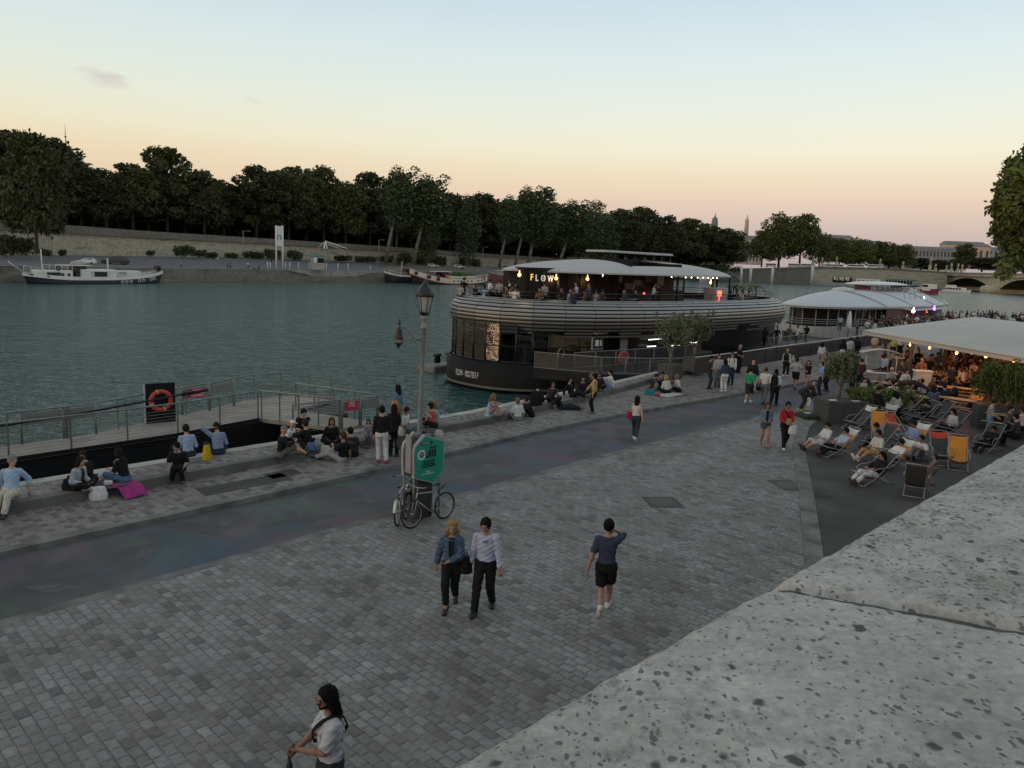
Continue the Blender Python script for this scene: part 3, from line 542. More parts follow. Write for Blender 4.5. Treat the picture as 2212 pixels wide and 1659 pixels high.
for k, (x, y, wp, dep) in enumerate([(1992, 556, 50, 760), (2030, 560, 50, 770), (2125, 555, 60, 760), (2165, 552, 60, 750), (2065, 558, 46, 770)]):
    p = D(x, y, dep); zg = D(x, 588, dep)[2]; plant(CH[k % 6], 'garden_tree', 'low clipped garden tree behind the bridge parapet', (p[0], p[1], zg), p[2]-zg, wp*dep/F_*1.2, k*1.1, 'garden trees beyond the bridge')
p = D(2092, 524, 720); zg = D(2092, 585, 720)[2]; plant(CH[2], 'dark_tree', 'single dark tree in front of the pink lit building beyond the bridge', (p[0], p[1], zg), p[2]-zg, 52*720/F_, .5)
A = D(2036, 592, 618); Bq = D(2300, 592, 430); bd = Bq-A; bl = math.hypot(bd[0], bd[1]); brz = math.atan2(bd[1], bd[0]); 
root = thing('stone_bridge', 'low stone arch bridge crossing the river at the right edge', 'bridge', (A[0], A[1], WZ), brz)
zt = A[2]-WZ
M_BR = sandstone('bridge_stone', (.48, .42, .31), (.32, .28, .2)); M_BRD = mat('arch_soffit', (.10, .085, .06), .9, 0, .3, .2)  # shade under the arches put into the darker soffit colour
piers = [-6, 12, 94, 110, 176, 190, 226, 240]; span = []
for j in range(3):
    x0, x1 = piers[1+2*j], piers[2+2*j]; n = 18
    arc = [(x0+(x1-x0)*i/n, 1.2+(zt-3.6)*math.sin(math.pi*(.02+.96*i/n))**.62) for i in range(n+1)]
    b = MB(); b.grid([[(x, 0, z) for x, z in arc], [(x, 0, zt-1.0) for x, z in arc]], False); part('arch_face', b, M_BR, root)
    b = MB(); b.grid([[(x, 0, z) for x, z in arc], [(x, 26, z) for x, z in arc]][::-1], False); part('arch_soffit', b, M_BRD, root)
for j in range(4):
    x0, x1 = piers[2*j], piers[2*j+1]; b = MB(); b.box(((x0+x1)/2, 12, (zt-1)/2-1), (x1-x0, 24.4, zt+1)); b.lathe([(0, -1), ((x1-x0)*.5, -1), ((x1-x0)*.5, 4.2), (.2, 5.2)], 12, ((x0+x1)/2, 0, 0)); part('pier', b, M_BR, root)
b = MB(); b.box((108, 12, zt-.55), (260, 27, 1.1)); part('deck', b, M_BR, root)
b = MB()
for k in range(84): b.box((-20+k*3, -1.2, zt+.6), (1.6, .4, 1.3))
b.box((108, -1.2, zt+1.35), (260, .6, .3)); part('balustrade', b, M_CAP, root)
for k, (x, y0, yh) in enumerate([(1756, 575, 22), (1775, 576, 20), (1806, 577, 22), (1900, 579, 20), (1950, 581, 16), (2008, 585, 30), (2020, 586, 16), (2054, 588, 20), (2068, 589, 20), (2044, 587, 14), (2077, 589, 18)]):
    dep = 575 if x > 2000 else 598; p = D(x, y0, dep); h = yh*dep/F_; r = thing('stone_column', 'pale ornamental stone column topped by a figure near the bridge', 'column', p, 0, 'ornamental columns near the bridge')
    part('pedestal', MB().box((0, 0, h*.2), (1.6, 1.6, h*.4)), M_BR, r); part('shaft', MB().lathe([(.75, h*.4), (.6, h*.72), (.9, h*.76), (.9, h*.8)], 10), M_BR, r); part('figure', MB().lathe([(.5, h*.8), (.75, h*.87), (.3, h*.95), (.35, h*.98), (.05, h)], 8), M_BR, r)
dep = 645; pt = D(1615, 462, dep); pb = D(1609.5, 556, dep); hO = pt[2]-pb[2]
root = thing('obelisk', 'slender pinkish obelisk with a pale tip standing in the gap between trees', 'obelisk', (pt[0], pt[1], pb[2]), .5)
M_GRAN = mat('pink_granite', (.66, .44, .35), .7, 0, .12, .4); s = hO*.045
def sq(b, r0, r1, z0, z1): b.add([(-r0,-r0,z0),(r0,-r0,z0),(r0,r0,z0),(-r0,r0,z0),(-r1,-r1,z1),(r1,-r1,z1),(r1,r1,z1),(-r1,r1,z1)], [(0,3,2,1),(4,5,6,7),(0,1,5,4),(1,2,6,5),(2,3,7,6),(3,0,4,7)]); return b
part('pedestal', sq(sq(MB(), s*1.6, s*1.6, -4, hO*.07), s*1.25, s*1.2, hO*.07, hO*.2), mat('pedestal_stone', (.45, .41, .36), .8), root)
part('shaft', sq(MB(), s, s*.66, hO*.2, hO*.87), M_GRAN, root)
part('pyramidion', sq(MB(), s*.66, .03, hO*.87, hO), mat('gilded_tip', (.75, .66, .42), .4, .3), root)
M_ZINC = mat('zinc_roof', (.17, .18, .20), .6, .2, .1, .3); M_WIN = mat('dark_window', (.05, .05, .06), .2)
def building(name, label, x0, x1, yt, yb, dep, rows, cols, wall, roofh, pil=False, lean=0):
    a, c = D(x0, yb, dep), D(x1, yb, dep+lean); dd = c-a; Ln = math.hypot(dd[0], dd[1]); h = (yb-yt)*dep/F_
    r = thing(name, label, 'building', (a[0], a[1], min(a[2], c[2])-2), math.atan2(dd[1], dd[0])); h += 2
    part('wall', MB().box((Ln/2, 8, h/2), (Ln, 16, h)), wall, r)
    if roofh: part('roof', MB().add([(-.6,-.6,h+.02),(Ln+.6,-.6,h+.02),(Ln+.6,16.6,h+.02),(-.6,16.6,h+.02),(2,4,h+roofh),(Ln-2,4,h+roofh),(Ln-2,12,h+roofh),(2,12,h+roofh)], [(0,3,2,1),(4,5,6,7),(0,1,5,4),(1,2,6,5),(2,3,7,6),(3,0,4,7)]), M_ZINC, r)
    for j in range(rows):
        for i in range(cols):
            wx = Ln/cols; wz = (h-2)/rows; part('window', MB().box((wx*(i+.5), -.02, 2+wz*(j+.5)), (wx*.42, .12, wz*.55)), M_WIN, r)
    if pil:
        for i in range(cols+1): part('pilaster', MB().box((Ln/cols*i, -.5, h/2), (Ln/cols*.28, .8, h*.98)), wall, r)
    return r
W_PALE = mat('pale_facade', (.50, .45, .38), .8, 0, .1, .2); W_ROSELIT = mat('rose_lit_facade', (.58, .42, .34), .8, 0, .1, .2); W_GREY = mat('grey_facade', (.34, .32, .33), .8, 0, .1, .2)  # rose walls: pink evening light put into the facade colour
building('columned_palace', 'pale columned palace front glimpsed behind the obelisk', 1588, 1645, 518, 566, 780, 3, 8, W_PALE, 4, True)
building('apartment_block', 'grey apartment block with flat top above the trees right of the obelisk clump', 1783, 1838, 513, 560, 860, 3, 6, W_GREY, 2.5)
building('apartment_block', 'taller grey block left of the long arcade roof', 1838, 1905, 523, 560, 880, 2, 7, W_GREY, 2)
building('long_gallery', 'long grey gallery with many pilasters on the right skyline', 1905, 2072, 535, 575, 820, 2, 22, W_GREY, 2.5, True)
building('lit_hall', 'rose lit hall with flat roof on the right skyline', 2040, 2125, 529, 575, 900, 1, 8, W_ROSELIT, 4)
building('lit_hall', 'bright pink lit pavilion behind the single dark tree', 2096, 2136, 533, 572, 850, 1, 3, W_ROSELIT, 3)
building('apartment_block', 'dim block at the right end of the skyline behind the overhanging leaves', 2130, 2260, 540, 580, 900, 3, 12, W_GREY, 3)
for x, y0, y1, lb in ((1976, 519, 560, 'thin white mast on the right skyline'), (2015, 528, 560, 'shorter white mast on the right skyline')):
    p = D(x, y1, 830); h = (y1-y0)*830/F_; solo('mast', MB().tube([(0, 0, 0), (0, 0, h*.5), (0, 0, h)], [.6, .4, .1], 6), mat('white_paint', (.7, .7, .68), .5), lb, 'mast', None, p)
dep = 330+90; c = D(97, 372, dep); r = thing('domed_hall', 'grey glass domed hall peeping out behind the trees at the far left', 'building', (c[0], c[1], c[2]-20))
R = 80*dep/F_; part('dome', MB().lathe([(R*math.cos(a), 20+R*.80*math.sin(a)) for a in np.linspace(0, 1.5, 14)], 36), mat('dome_glass', (.10, .11, .11), .5, .2, .2, .2), r); part('drum', MB().lathe([(R*1.02, -10), (R*1.02, 20)], 36), W_GREY, r)
z1 = D(140, 268, dep)[2]-c[2]+20; xo = D(140, 268, dep)[0]-c[0]
part('mast', MB().tube([(xo, 0, 20), (xo, 0, z1*.8), (xo, 0, z1)], [.35, .25, .05], 6).lathe([(.1, 0), (.7, .6), (.1, 1.2)], 8, (xo, 0, z1-7)), M_ZINC, r)
dep = 800; p = D(1542, 505, dep); k_ = dep/F_; r = thing('cupola', 'small distant cupola with lantern rising over the right end of the trees', 'tower', p)
part('dome', MB().lathe([(7*k_, 0), (7*k_, 22*k_), (6*k_, 30*k_), (3*k_, 35*k_), (1.4*k_, 36*k_)], 14), M_ZINC, r); part('lantern', MB().lathe([(1.4*k_, 36*k_), (1.4*k_, 39*k_), (.3*k_, 42*k_), (.2*k_, 46*k_)], 8), W_PALE, r)
def hull_mb(Ln, B, zb, zm, bow=1.2, stern=.5, n=26, fine=.34, plumb=.5):
    "hull along x from -Ln/2 (stern) to Ln/2 (bow); returns the hull and its deck, and sheer(x)"
    def half(f): 
        a = min(1, (f/.10)**.5*.78+.22*min(1, f/.2)) if f < .2 else 1.
        g = (1-f)/fine; return B/2*a*(1 if g >= 1 else max(.02, math.sin(g*math.pi/2)**.85))
    def sheer(f): return zm + bow*max(0, (f-.5)/.5)**2.2 + stern*max(0, (.35-f)/.35)**2
    rows = []
    for k, (zz, w_) in enumerate(((0, .8), (.35, .97), (1, 1))):
        l = []; r_ = []
        for i in range(n+1):
            f = i/n; f2 = f - (1-zz)*plumb/Ln*(1 if f > .5 else -1)*abs(2*f-1)**3; z = zb+(sheer(f)-zb)*zz; h = half(f)*w_
            l.append((Ln*(f2-.5), h, z)); r_.append((Ln*(f2-.5), -h, z))
        rows.append(l+r_[::-1])
    hb = MB().grid(rows, False, True)
    dk = MB().grid([[(Ln*(i/n-.5), s_*half(i/n)*.97, sheer(i/n)-.12) for i in range(n+1)] for s_ in (-1, 1)], False)
    return hb, dk, half, sheer
def rail(b, pts, h, posts=None, r=.03, mids=1, n=5):
    pts = [np.array(p, float) for p in pts]; b.tube([p+up*h for p in pts], r, n)
    for j in range(mids): b.tube([p+up*h*(j+1)/(mids+1) for p in pts], r*.6, 4)
    for p in pts: b.tube([p, p+up*h], r, n)
    return b
def band(b, Ln, half, sheer, z0, z1, f0, f1, out=.03, n=20):
    "a strip following both sides of the hull, z given below the sheer line"
    for s_ in (-1, 1):
        P = [[(Ln*(f-.5), s_*(half(f)+out), sheer(f)+z) for f in np.linspace(f0, f1, n)] for z in (z0, z1)]
        b.grid(P if s_ > 0 else P[::-1], False)
    return b
WHITE = mat('white_boat_paint', (.66, .66, .64), .45, 0, .06, .6); NAVY = mat('navy_boat_paint', (.022, .028, .04), .4, 0, .2, .5); BLACKP = mat('black_boat_paint', (.014, .014, .015), .45, 0, .2, .5)
CREAM = mat('cream_boat_paint', (.60, .54, .45), .5, 0, .08, .5); OXRED = mat('ox_red_paint', (.16, .035, .035), .6, 0, .2, .5); DKGLASS = mat('dark_glass', (.012, .014, .016), .06, 0, .1, 2)
GREENP = mat('green_boat_paint', (.03, .16, .11), .5, 0, .2, .5); GREYP = mat('grey_boat_paint', (.32, .32, .31), .6, 0, .15, .4); ORANGE = mat('orange_stripe', (.55, .16, .05), .5); STEEL = mat('steel_rail', (.34, .34, .33), .45, .6, .1, 3); DECKW = mat('deck_wood', (.20, .17, .14), .8, 0, .25, 2)
LIFERED = mat('lifebuoy_red', (.42, .05, .03), .5)
def boat_at(name, label, a, b_, cat='boat', group=None, flip=False):
    "a: stern waterline point, b_: bow waterline point"
    d = b_-a; r = thing(name, label, cat, ((a[0]+b_[0])/2, (a[1]+b_[1])/2, WZ), math.atan2(d[1], d[0]), group); return r, math.hypot(d[0], d[1])
def torus(b, c, R, r, M=None, n=20, m=8):
    P = []
    for i in range(n):
        a = 2*math.pi*i/n; P.append([Vector((math.cos(a)*(R+r*math.cos(q)), math.sin(a)*(R+r*math.cos(q)), r*math.sin(q))) for q in np.linspace(0, 2*math.pi, m, endpoint=False)])
    P = [[np.array((M @ v) if M is not None else v)+np.array(c) for v in row] for row in P]; P.append(P[0]); return b.grid(P, True, True)
XZ = Matrix.Rotation(math.pi/2, 3, 'X')
a = D(48, 600, 160); c = D(352, 600, 189); r, Ln = boat_at('navy_barge', 'white and navy houseboat with portholes moored below the parked cars', a, c, 'houseboat')
B = 5.; hb, dk, half, sheer = hull_mb(Ln, B, -.5, 1.35, 1.5, .9, fine=.2, plumb=1.2)
part('hull', hb, NAVY, r); part('deck', dk, GREYP, r)
part('gunwale', band(MB(), Ln, half, sheer, -.55, .20, 0, 1, .05), WHITE, r)
x = lambda f: Ln*(f-.5)
part('aft_cabin', MB().bbox((x(.19), 0, 2.15), (Ln*.20, B*.78, 1.5), 0, .08), WHITE, r)
w_ = MB()
w_.box((x(.165), -B*.39, 2.1), (Ln*.09, .06, .75)); 
part('cabin_window', w_, DKGLASS, r)
part('main_cabin', MB().bbox((x(.47), 0, 1.9), (Ln*.25, B*.84, 2.5), 0, .1), WHITE, r)
o = part('window_frame', MB().box((x(.475), -B*.42-.03, 2.0), (Ln*.135, .08, 1.55)), WHITE, r); part('picture_window', MB().box((x(.475), -B*.42-.06, 2.0), (Ln*.125, .08, 1.35)), DKGLASS, r)
part('curtain', MB().box((x(.422), -B*.42-.08, 2.0), (Ln*.016, .08, 1.3)).box((x(.53), -B*.42-.08, 2.0), (Ln*.016, .08, 1.3)), CREAM, r)
part('fore_cabin', MB().bbox((x(.70), 0, 2.3), (Ln*.18, B*.6, 1.2), 0, .08), WHITE, r); part('hatch_window', MB().box((x(.65), -B*.3-.03, 2.35), (Ln*.06, .06, .7)), GREYP, r)
part('wheelhouse', MB().bbox((x(.355), 0, 2.7), (Ln*.075, B*.6, 2.3), 0, .06), BLACKP, r); part('wheelhouse_roof', MB().bbox((x(.33), 0, 3.95), (Ln*.17, B*.8, .16), 0, .05), WHITE, r)
part('dinghy', MB().lathe([(.05, -1.7), (.5, -1.3), (.62, 0), (.55, 1.2), (.4, 1.5)], 10).xf(Matrix.Translation((x(.36), 0, 4.35)) @ Matrix.Rotation(math.pi/2, 4, 'Y')), GREYP, r)
part('mast', MB().tube([(x(.125), 0, 2.5), (x(.125), 0, 7.2)], .11, 6), WHITE, r); part('funnel', MB().tube([(x(.56), -.6, 3.0), (x(.56), -.6, 5.3)], .13, 8).lathe([(.13, 0), (.3, .15), (.05, .35)], 8, (x(.56), -.6, 5.25)), WHITE, r)
for i, f in enumerate((.625, .657, .69, .755, .785, .85, .88)):
    p = part('porthole', MB().lathe([(.25, .0), (.37, .0), (.37, .07), (.25, .07)], 14, cap=False).xf(Matrix.Translation((x(f), -half(f)-.02, sheer(f)-1.05)) @ Matrix.Rotation(math.pi/2, 4, 'X')), WHITE, r)
for f in (.222, .262): part('porthole', MB().lathe([(0, 0), (.34, 0), (.34, .05), (0, .05)], 14).xf(Matrix.Translation((x(f), -B*.39-.02, 2.0)) @ Matrix.Rotation(math.pi/2, 4, 'X')), DKGLASS, r)
rb = MB(); rail(rb, [(x(f), -half(f)*.93, sheer(f)) for f in (.005, .035, .07, .10)] , 1.5, r=.05, mids=3); rail(rb, [(x(f), -B*.36, 2.9) for f in (.10, .14, .18, .22, .26, .29)], 1.1, r=.05, mids=1); rail(rb, [(x(f), -half(f)*.9, sheer(f)) for f in (.68, .72, .76, .80, .84, .9)], .9, r=.04, mids=1); part('railing', rb, WHITE, r)
part('lifebuoy', torus(MB(), (x(.195), -B*.36-.15, 3.3), .42, .11, XZ), BLACKP, r); part('windlass', MB().box((x(.955), 0, 3.5), (.9, 1.4, 1.3)).tube([(x(.955), -.9, 3.6), (x(.955), .9, 3.6)], .45, 10), BLACKP, r)
part('stern_flagpole', MB().tube([(x(.0)+.2, 0, 2.4), (x(.0)-2.6, 0, 4.6)], .1, 5), WHITE, r)
a = D(1052, 612, 278); c = D(884, 612, 250); r, Ln = boat_at('cream_barge', 'cream houseboat with orange stripe and row of square windows moored left of the restaurant', a, c, 'houseboat')
B = 5.2; hb, dk, half, sheer = hull_mb(Ln, B, -.5, 1.7, 3.0, 1.3, fine=.22, plumb=1.6)
part('hull', hb, BLACKP, r); part('deck', dk, DECKW, r); x = lambda f: Ln*(f-.5)
part('topside', band(MB(), Ln, half, sheer, -1.25, .3, .0, 1, .06), CREAM, r); part('stripe', band(MB(), Ln, half, sheer, -1.5, -1.25, 0, 1, .09), ORANGE, r); part('red_stripe', band(MB(), Ln, half, sheer, .3, .42, 0, 1, .09), OXRED, r)
sd = 1
for f in (.11, .15, .2, .29, .34, .43, .47, .52): part('cabin_window', MB().box((x(f), sd*(half(f)+.08), sheer(f)-.55), (.62, .08, .55)), DKGLASS, r)
for f in (.72, .83, .945): part('large_window', MB().box((x(f), sd*(half(f)+.07), sheer(f)-.45), (1.5, .3, 1.1)), DKGLASS, r)
part('cabin', MB().bbox((x(.40), 0, 2.2), (Ln*.42, B*.7, 1.0), 0, .08), CREAM, r); part('wheelhouse', MB().bbox((x(.60), 0, 3.0), (3, B*.6, 2.2), 0, .06), DKGLASS, r); part('wheelhouse_roof', MB().bbox((x(.62), 0, 4.2), (7, B*.8, .14), 0, .04), WHITE, r)
for f in (.12, .38, .72): part('lifebuoy', torus(MB(), (x(f), sd*(half(f)+.2), sheer(f)+.5), .42, .13, XZ), LIFERED, r)
part('chest', MB().box((x(.09), 1.2, 2.6), (1.8, 1, 1)).box((x(.60), 2.2, 2.6), (1.5, .5, 1)), ORANGE, r)
pl = MB(); leaf_cloud(pl, (x(.40), .6, 3.3), (4.6, 1.2, .9), 380, .4, np.random.default_rng(3), .2); part('deck_plants', pl, [LEAF_M, LEAF_M], r)
rb = MB(); rail(rb, [(x(f), sd*half(f)*.95, sheer(f)+.3) for f in np.linspace(.02, .4, 9)], .8, r=.04); part('railing', rb, WHITE, r)
a = D(905, 611, 262); c = D(829, 611, 256); r, Ln = boat_at('black_barge', 'black hulled barge with dark red cabin moored at the end of the far quay', a, c, 'houseboat')
B = 5.; hb, dk, half, sheer = hull_mb(Ln, B, -.5, 2.2, 1.2, .5, fine=.25); part('hull', hb, BLACKP, r); part('deck', dk, DECKW, r); x = lambda f: Ln*(f-.5)
part('gunwale', band(MB(), Ln, half, sheer, -.1, .35, .3, 1, .06), WHITE, r); part('cabin', MB().bbox((x(.2), 0, 3.3), (Ln*.3, B*.8, 2.2), 0, .1), OXRED, r); part('wheelhouse', MB().bbox((x(.38), .4, 3.6), (2.2, 2.6, 2.6), 0, .08), OXRED, r)
part('cabin_window', MB().box((x(.38), 1.72, 4.1), (1.6, .1, .9)), DKGLASS, r); rb = MB(); rail(rb, [(x(f), half(f)*.95, sheer(f)) for f in (.45, .6, .75, .9)], 1.1, r=.05); part('railing', rb, WHITE, r); part('mast', MB().tube([(x(.5), 0, 2), (x(.5), 0, 7)], .1, 5), WHITE, r)
part('gangplank', MB().beam((x(.6), 1, 2.4), (x(.98)+8, 4, 3.6), .8, .12), GREYP, r)
for (x0, x1, y, d0, d1, nm, lb, hm, cm) in ((1150, 1056, 607, 330, 300, 'red_barge', 'dull red barge lying behind the bow of the cream houseboat', OXRED, GREYP), (1190, 1075, 600, 390, 352, 'green_barge', 'green barge with white wheelhouse moored behind the red barge', GREENP, WHITE)):
    a = D(x0, y, d0); c = D(x1, y, d1); r, Ln = boat_at(nm, lb, a, c, 'barge'); hb, dk, half, sheer = hull_mb(Ln, 5, -.5, 2.6, 1.4, .4); x = lambda f: Ln*(f-.5)
    part('hull', hb, hm, r); part('deck', dk, DECKW, r); part('gunwale', band(MB(), Ln, half, sheer, -.2, .25, .2, 1, .06), GREYP, r)
    part('cabin', MB().bbox((x(.6), 0, 3.6), (Ln*.35, 3.6, 1.8), 0, .1), cm, r); part('cabin_roof', MB().bbox((x(.6), 0, 4.65), (Ln*.4, 4.2, .15), 0, .04), WHITE, r)
    for f in (.5, .6, .7): part('cabin_window', MB().box((x(f), 1.82, 3.8), (1.6, .1, .9)), DKGLASS, r)
a = D(1752, 615, 545); c = D(1925, 617, 515); r, Ln = boat_at('grey_barge', 'long grey barge with laundry hung over its deck below the pale embankment', a, c, 'barge'); B = 6
hb, dk, half, sheer = hull_mb(Ln, B, -.5, 2.6, 1, 1.3); x = lambda f: Ln*(f-.5); part('hull', hb, GREYP, r); part('deck', dk, DECKW, r)
part('cabin', MB().bbox((x(.72), 0, 4.2), (Ln*.28, 4.6, 3.4), 0, .2), WHITE, r)
for f in (.62, .67, .72, .77, .81): part('cabin_window', MB().box((x(f), -2.35, 4.2), (1.5, .1, 1.2)), DKGLASS, r)
fr = MB()
for f in (.28, .36, .44, .52): fr.tube([(x(f), -2, 2.6), (x(f), -2, 7)], .12, 5)
fr.tube([(x(.28), -2, 7), (x(.52), -2, 7)], .12, 5); part('awning_frame', fr, BLACKP, r)
for i, f in enumerate((.31, .34, .38, .41, .45, .48)): part('laundry', MB().box((x(f), -2.05, 5.6-(i % 2)*.3), (1.2, .06, 2.2)), WHITE if i != 1 else mat('yellow_cloth', (.5, .45, .15)), r)
part('deckhouse', MB().box((x(.40), .6, 4.4), (Ln*.24, 3, 3.4)), DKGLASS, r)
a = D(1905, 617, 560); c = D(1985, 619, 540); r, Ln = boat_at('glazed_barge', 'dark barge with a long glazed deckhouse moored just left of the bridge', a, c, 'barge'); hb, dk, half, sheer = hull_mb(Ln, 6, -.5, 2.2, .6, .4); x = lambda f: Ln*(f-.5); part('hull', hb, BLACKP, r); part('deck', dk, DECKW, r); part('deckhouse', MB().box((0, 0, 4.2), (Ln*.7, 5, 3.6)), GREYP, r); part('roof', MB().bbox((0, 0, 6.3), (Ln*.78, 5.6, .4)), GREENP, r)
for k in range(9): part('deckhouse_window', MB().box((Ln*.7*(k/8.-.5)*.92, -2.52, 4.4), (Ln*.055, .1, 2.4)), DKGLASS, r)
a = D(1845, 622, 465); c = D(2028, 629, 395); r, Ln = boat_at('red_freight_barge', 'long low freight barge with red hull stripe under way behind the white dome', a, c, 'barge'); hb, dk, half, sheer = hull_mb(Ln, 7, -.5, 1.6, .8, .6); x = lambda f: Ln*(f-.5); part('hull', hb, mat('crimson_hull', (.24, .03, .06), .6), r); part('deck', dk, GREYP, r); part('gunwale', band(MB(), Ln, half, sheer, -.1, .45, 0, 1, .06), BLACKP, r)
part('wheelhouse', MB().bbox((x(.9), 0, 3.4), (5, 5, 3.4), 0, .1), WHITE, r); part('cabin_window', MB().box((x(.9), -2.55, 4.2), (4, .1, 1)), DKGLASS, r); part('foredeck_house', MB().bbox((x(.82), 0, 2.5), (4, 4, 1.6)), WHITE, r)
a = D(2036, 623, 480); c = D(2098, 626, 458); r, Ln = boat_at('white_cruiser', 'small white river cruiser passing in front of the bridge arch', a, c); hb, dk, half, sheer = hull_mb(Ln, 4.5, -.4, 1.3, 1, .3); x = lambda f: Ln*(f-.5); part('hull', hb, WHITE, r); part('deck', dk, WHITE, r); part('cabin', MB().bbox((x(.45), 0, 2.2), (Ln*.62, 3.6, 2), 0, .15), WHITE, r); part('wheelhouse', MB().bbox((x(.3), 0, 3.8), (Ln*.25, 3, 1.4), 0, .15), WHITE, r)
for k in range(6): part('cabin_window', MB().box((x(.2+.1*k), -1.85, 2.4), (Ln*.07, .1, .9)), DKGLASS, r)
for x_, y0, y1, dep in ((1600, 572, 607, 545), (1620, 573, 606, 545), (1667, 574, 607, 545), (1752, 572, 612, 560)):
    p = D(x_, y1, dep); h = (y1-y0)*dep/F_; s_ = dep/F_; p[2] = WZ-1
    solo('mooring_pile', MB().lathe([(2.9*s_, 0), (2.9*s_, h+.4), (2.2*s_, h+.9), (.5*s_, h+1), (.5*s_, h+1.8), (.1, h+2)], 12), WHITE, 'thick white mooring pile standing in the water before the grey embankment', 'mooring pile', 'white mooring piles', p)
p = D(1662, 606, 548); solo('boarding_ramp', MB().beam(D(1572, 588, 520)-p, D(1598, 606, 535)-p, 1.6, .3).tube([D(1572, 583, 520)-p, D(1598, 601, 535)-p], .12, 5), GREYP, 'sloping boarding ramp between the roof tip and the mooring piles', 'ramp', None, p)
def bus(x, y, dep, wpx, label, group=None):
    p = D(x, y, dep); l = wpx*dep/F_; r = thing('bus', label, 'bus', p, -.3, group); part('body', MB().bbox((0, 0, 1.9), (l, 2.6, 2.7), 0, .2), WHITE, r); part('window', MB().box((0, -1.32, 2.3), (l*.9, .06, .9)), DKGLASS, r)
    for s_ in (-.35, .35): part('wheel', MB().tube([(l*s_, -1.35, .45), (l*s_, -1.0, .45)], .48, 10), BLACKP, r)
for k, (x, w_) in enumerate(((1665, 22), (1716, 26), (1742, 34), (1800, 40), (1848, 34), (1890, 30), (1570, 30), (1530, 26))): bus(x, 578+(x-1700)*.012 if x > 1600 else 574, 625, w_, 'white coach in traffic along the road under the distant trees', 'white coaches along the embankment road')
P = lambda x, y, d: D(x, y, d)
a = P(604, 583, 232); s_ = 232/F_; hS = 93*s_
r = thing('landing_sign', 'tall white twin post sign with a teal letter on the far quay', 'sign', a, .3)
for k in (-1, 1): part('post', MB().tube([(k*6.6*s_, 0, 0), (k*6.6*s_, 0, hS)], .26, 8), WHITE, r)
part('panel', MB().bbox((0, 0, hS-22*s_), (10*s_, .25, 42*s_), 0, .03), WHITE, r); part('crossbar', MB().box((0, 0, hS-47*s_), (12*s_, .3, .4)).box((0, 0, hS-50*s_), (12*s_, .3, .3)), GREYP, r)
tx = text_mb('n', 2.9, .04, True); tx.xf(frame((0, -.16, hS-23*s_), (1, 0, 0), (0, 0, 1))); part('letter', tx, mat('teal_paint', (.02, .30, .30), .5), r)
a = P(686, 582, 238); s_ = 238/F_; r = thing('ticket_kiosk', 'grey ticket kiosk with teal roof edge on the far quay', 'kiosk', a, .35)
part('body', MB().bbox((0, 0, 14*s_), (28*s_, 3, 27*s_), 0, .15), GREYP, r); part('roof_edge', MB().bbox((0, 0, 28.5*s_), (30*s_, 3.3, 2*s_), 0, .05), mat('teal_paint', (.02, .30, .30), .5), r)
part('window', MB().box((6*s_, -1.52, 19*s_), (13*s_, .06, 10*s_)), DKGLASS, r); part('notice', MB().box((-6*s_, -1.52, 20*s_), (6*s_, .06, 11*s_)), WHITE, r); part('counter', MB().box((6*s_, -1.7, 12*s_), (8*s_, .4, .12)), WHITE, r)
a = P(703, 558, 300); s_ = 300/F_; r = thing('tensile_canopy', 'dark awning hung from white masts and cables against the far wall', 'canopy', a, .2)
part('mast', MB().tube([(-7*s_, -1, 0), (0, 0, 36*s_)], .3, 6).tube([(7*s_, 1, 0), (0, 0, 36*s_)], .3, 6), WHITE, r); part('cable', MB().tube([(0, 0, 36*s_), (-17*s_, 0, 20*s_)], .12, 5).tube([(0, 0, 36*s_), (46*s_, 0, 22*s_)], .2, 5).tube([(0, 0, 34*s_), (34*s_, 0, 19*s_)], .12, 5), WHITE, r)
part('awning', MB().grid([[(x_*s_, y_, (17+3*math.sin((x_+22)/64*math.pi))*s_) for x_ in np.linspace(-22, 42, 9)] for y_ in (-3, 0, 3)]), GREYP, r)
for x in (617, 626, 645, 668, 705, 730, 752, 578, 584, 800): 
    solo('white_bollard', MB().lathe([(.13, 0), (.13, 2.2 if x < 760 else 1.5), (.05, 2.3 if x < 760 else 1.6)], 8), WHITE, 'slim white bollard in the row along the edge of the far quay', 'bollard', 'white bollards on the far quay', P(x, 583.5+(x-600)*.006, 232+(x-600)*.12))
def farlamp(x, y0, y1, dep, label):
    p = P(x, y0, dep); h = (y0-y1)*dep/F_; solo('quay_lamp_post', MB().tube([(0, 0, 0), (0, 0, h)], [.14, .08], 6).tube([(0, 0, h*.97), (1.2, 0, h), (1.9, 0, h-.05)], .06, 5).bbox((2.1, 0, h-.05), (.9, .35, .18)), GREYP, label, 'lamp post', 'lamp posts on the far quay', p)
for x, y0, y1, dep in ((113, 553, 488, 230), (526, 558, 500, 282), (818, 570, 519, 320), (988, 576, 526, 360), (1042, 578, 534, 372)): farlamp(x, y0, y1, dep, 'thin grey lamp post standing against the far retaining wall')
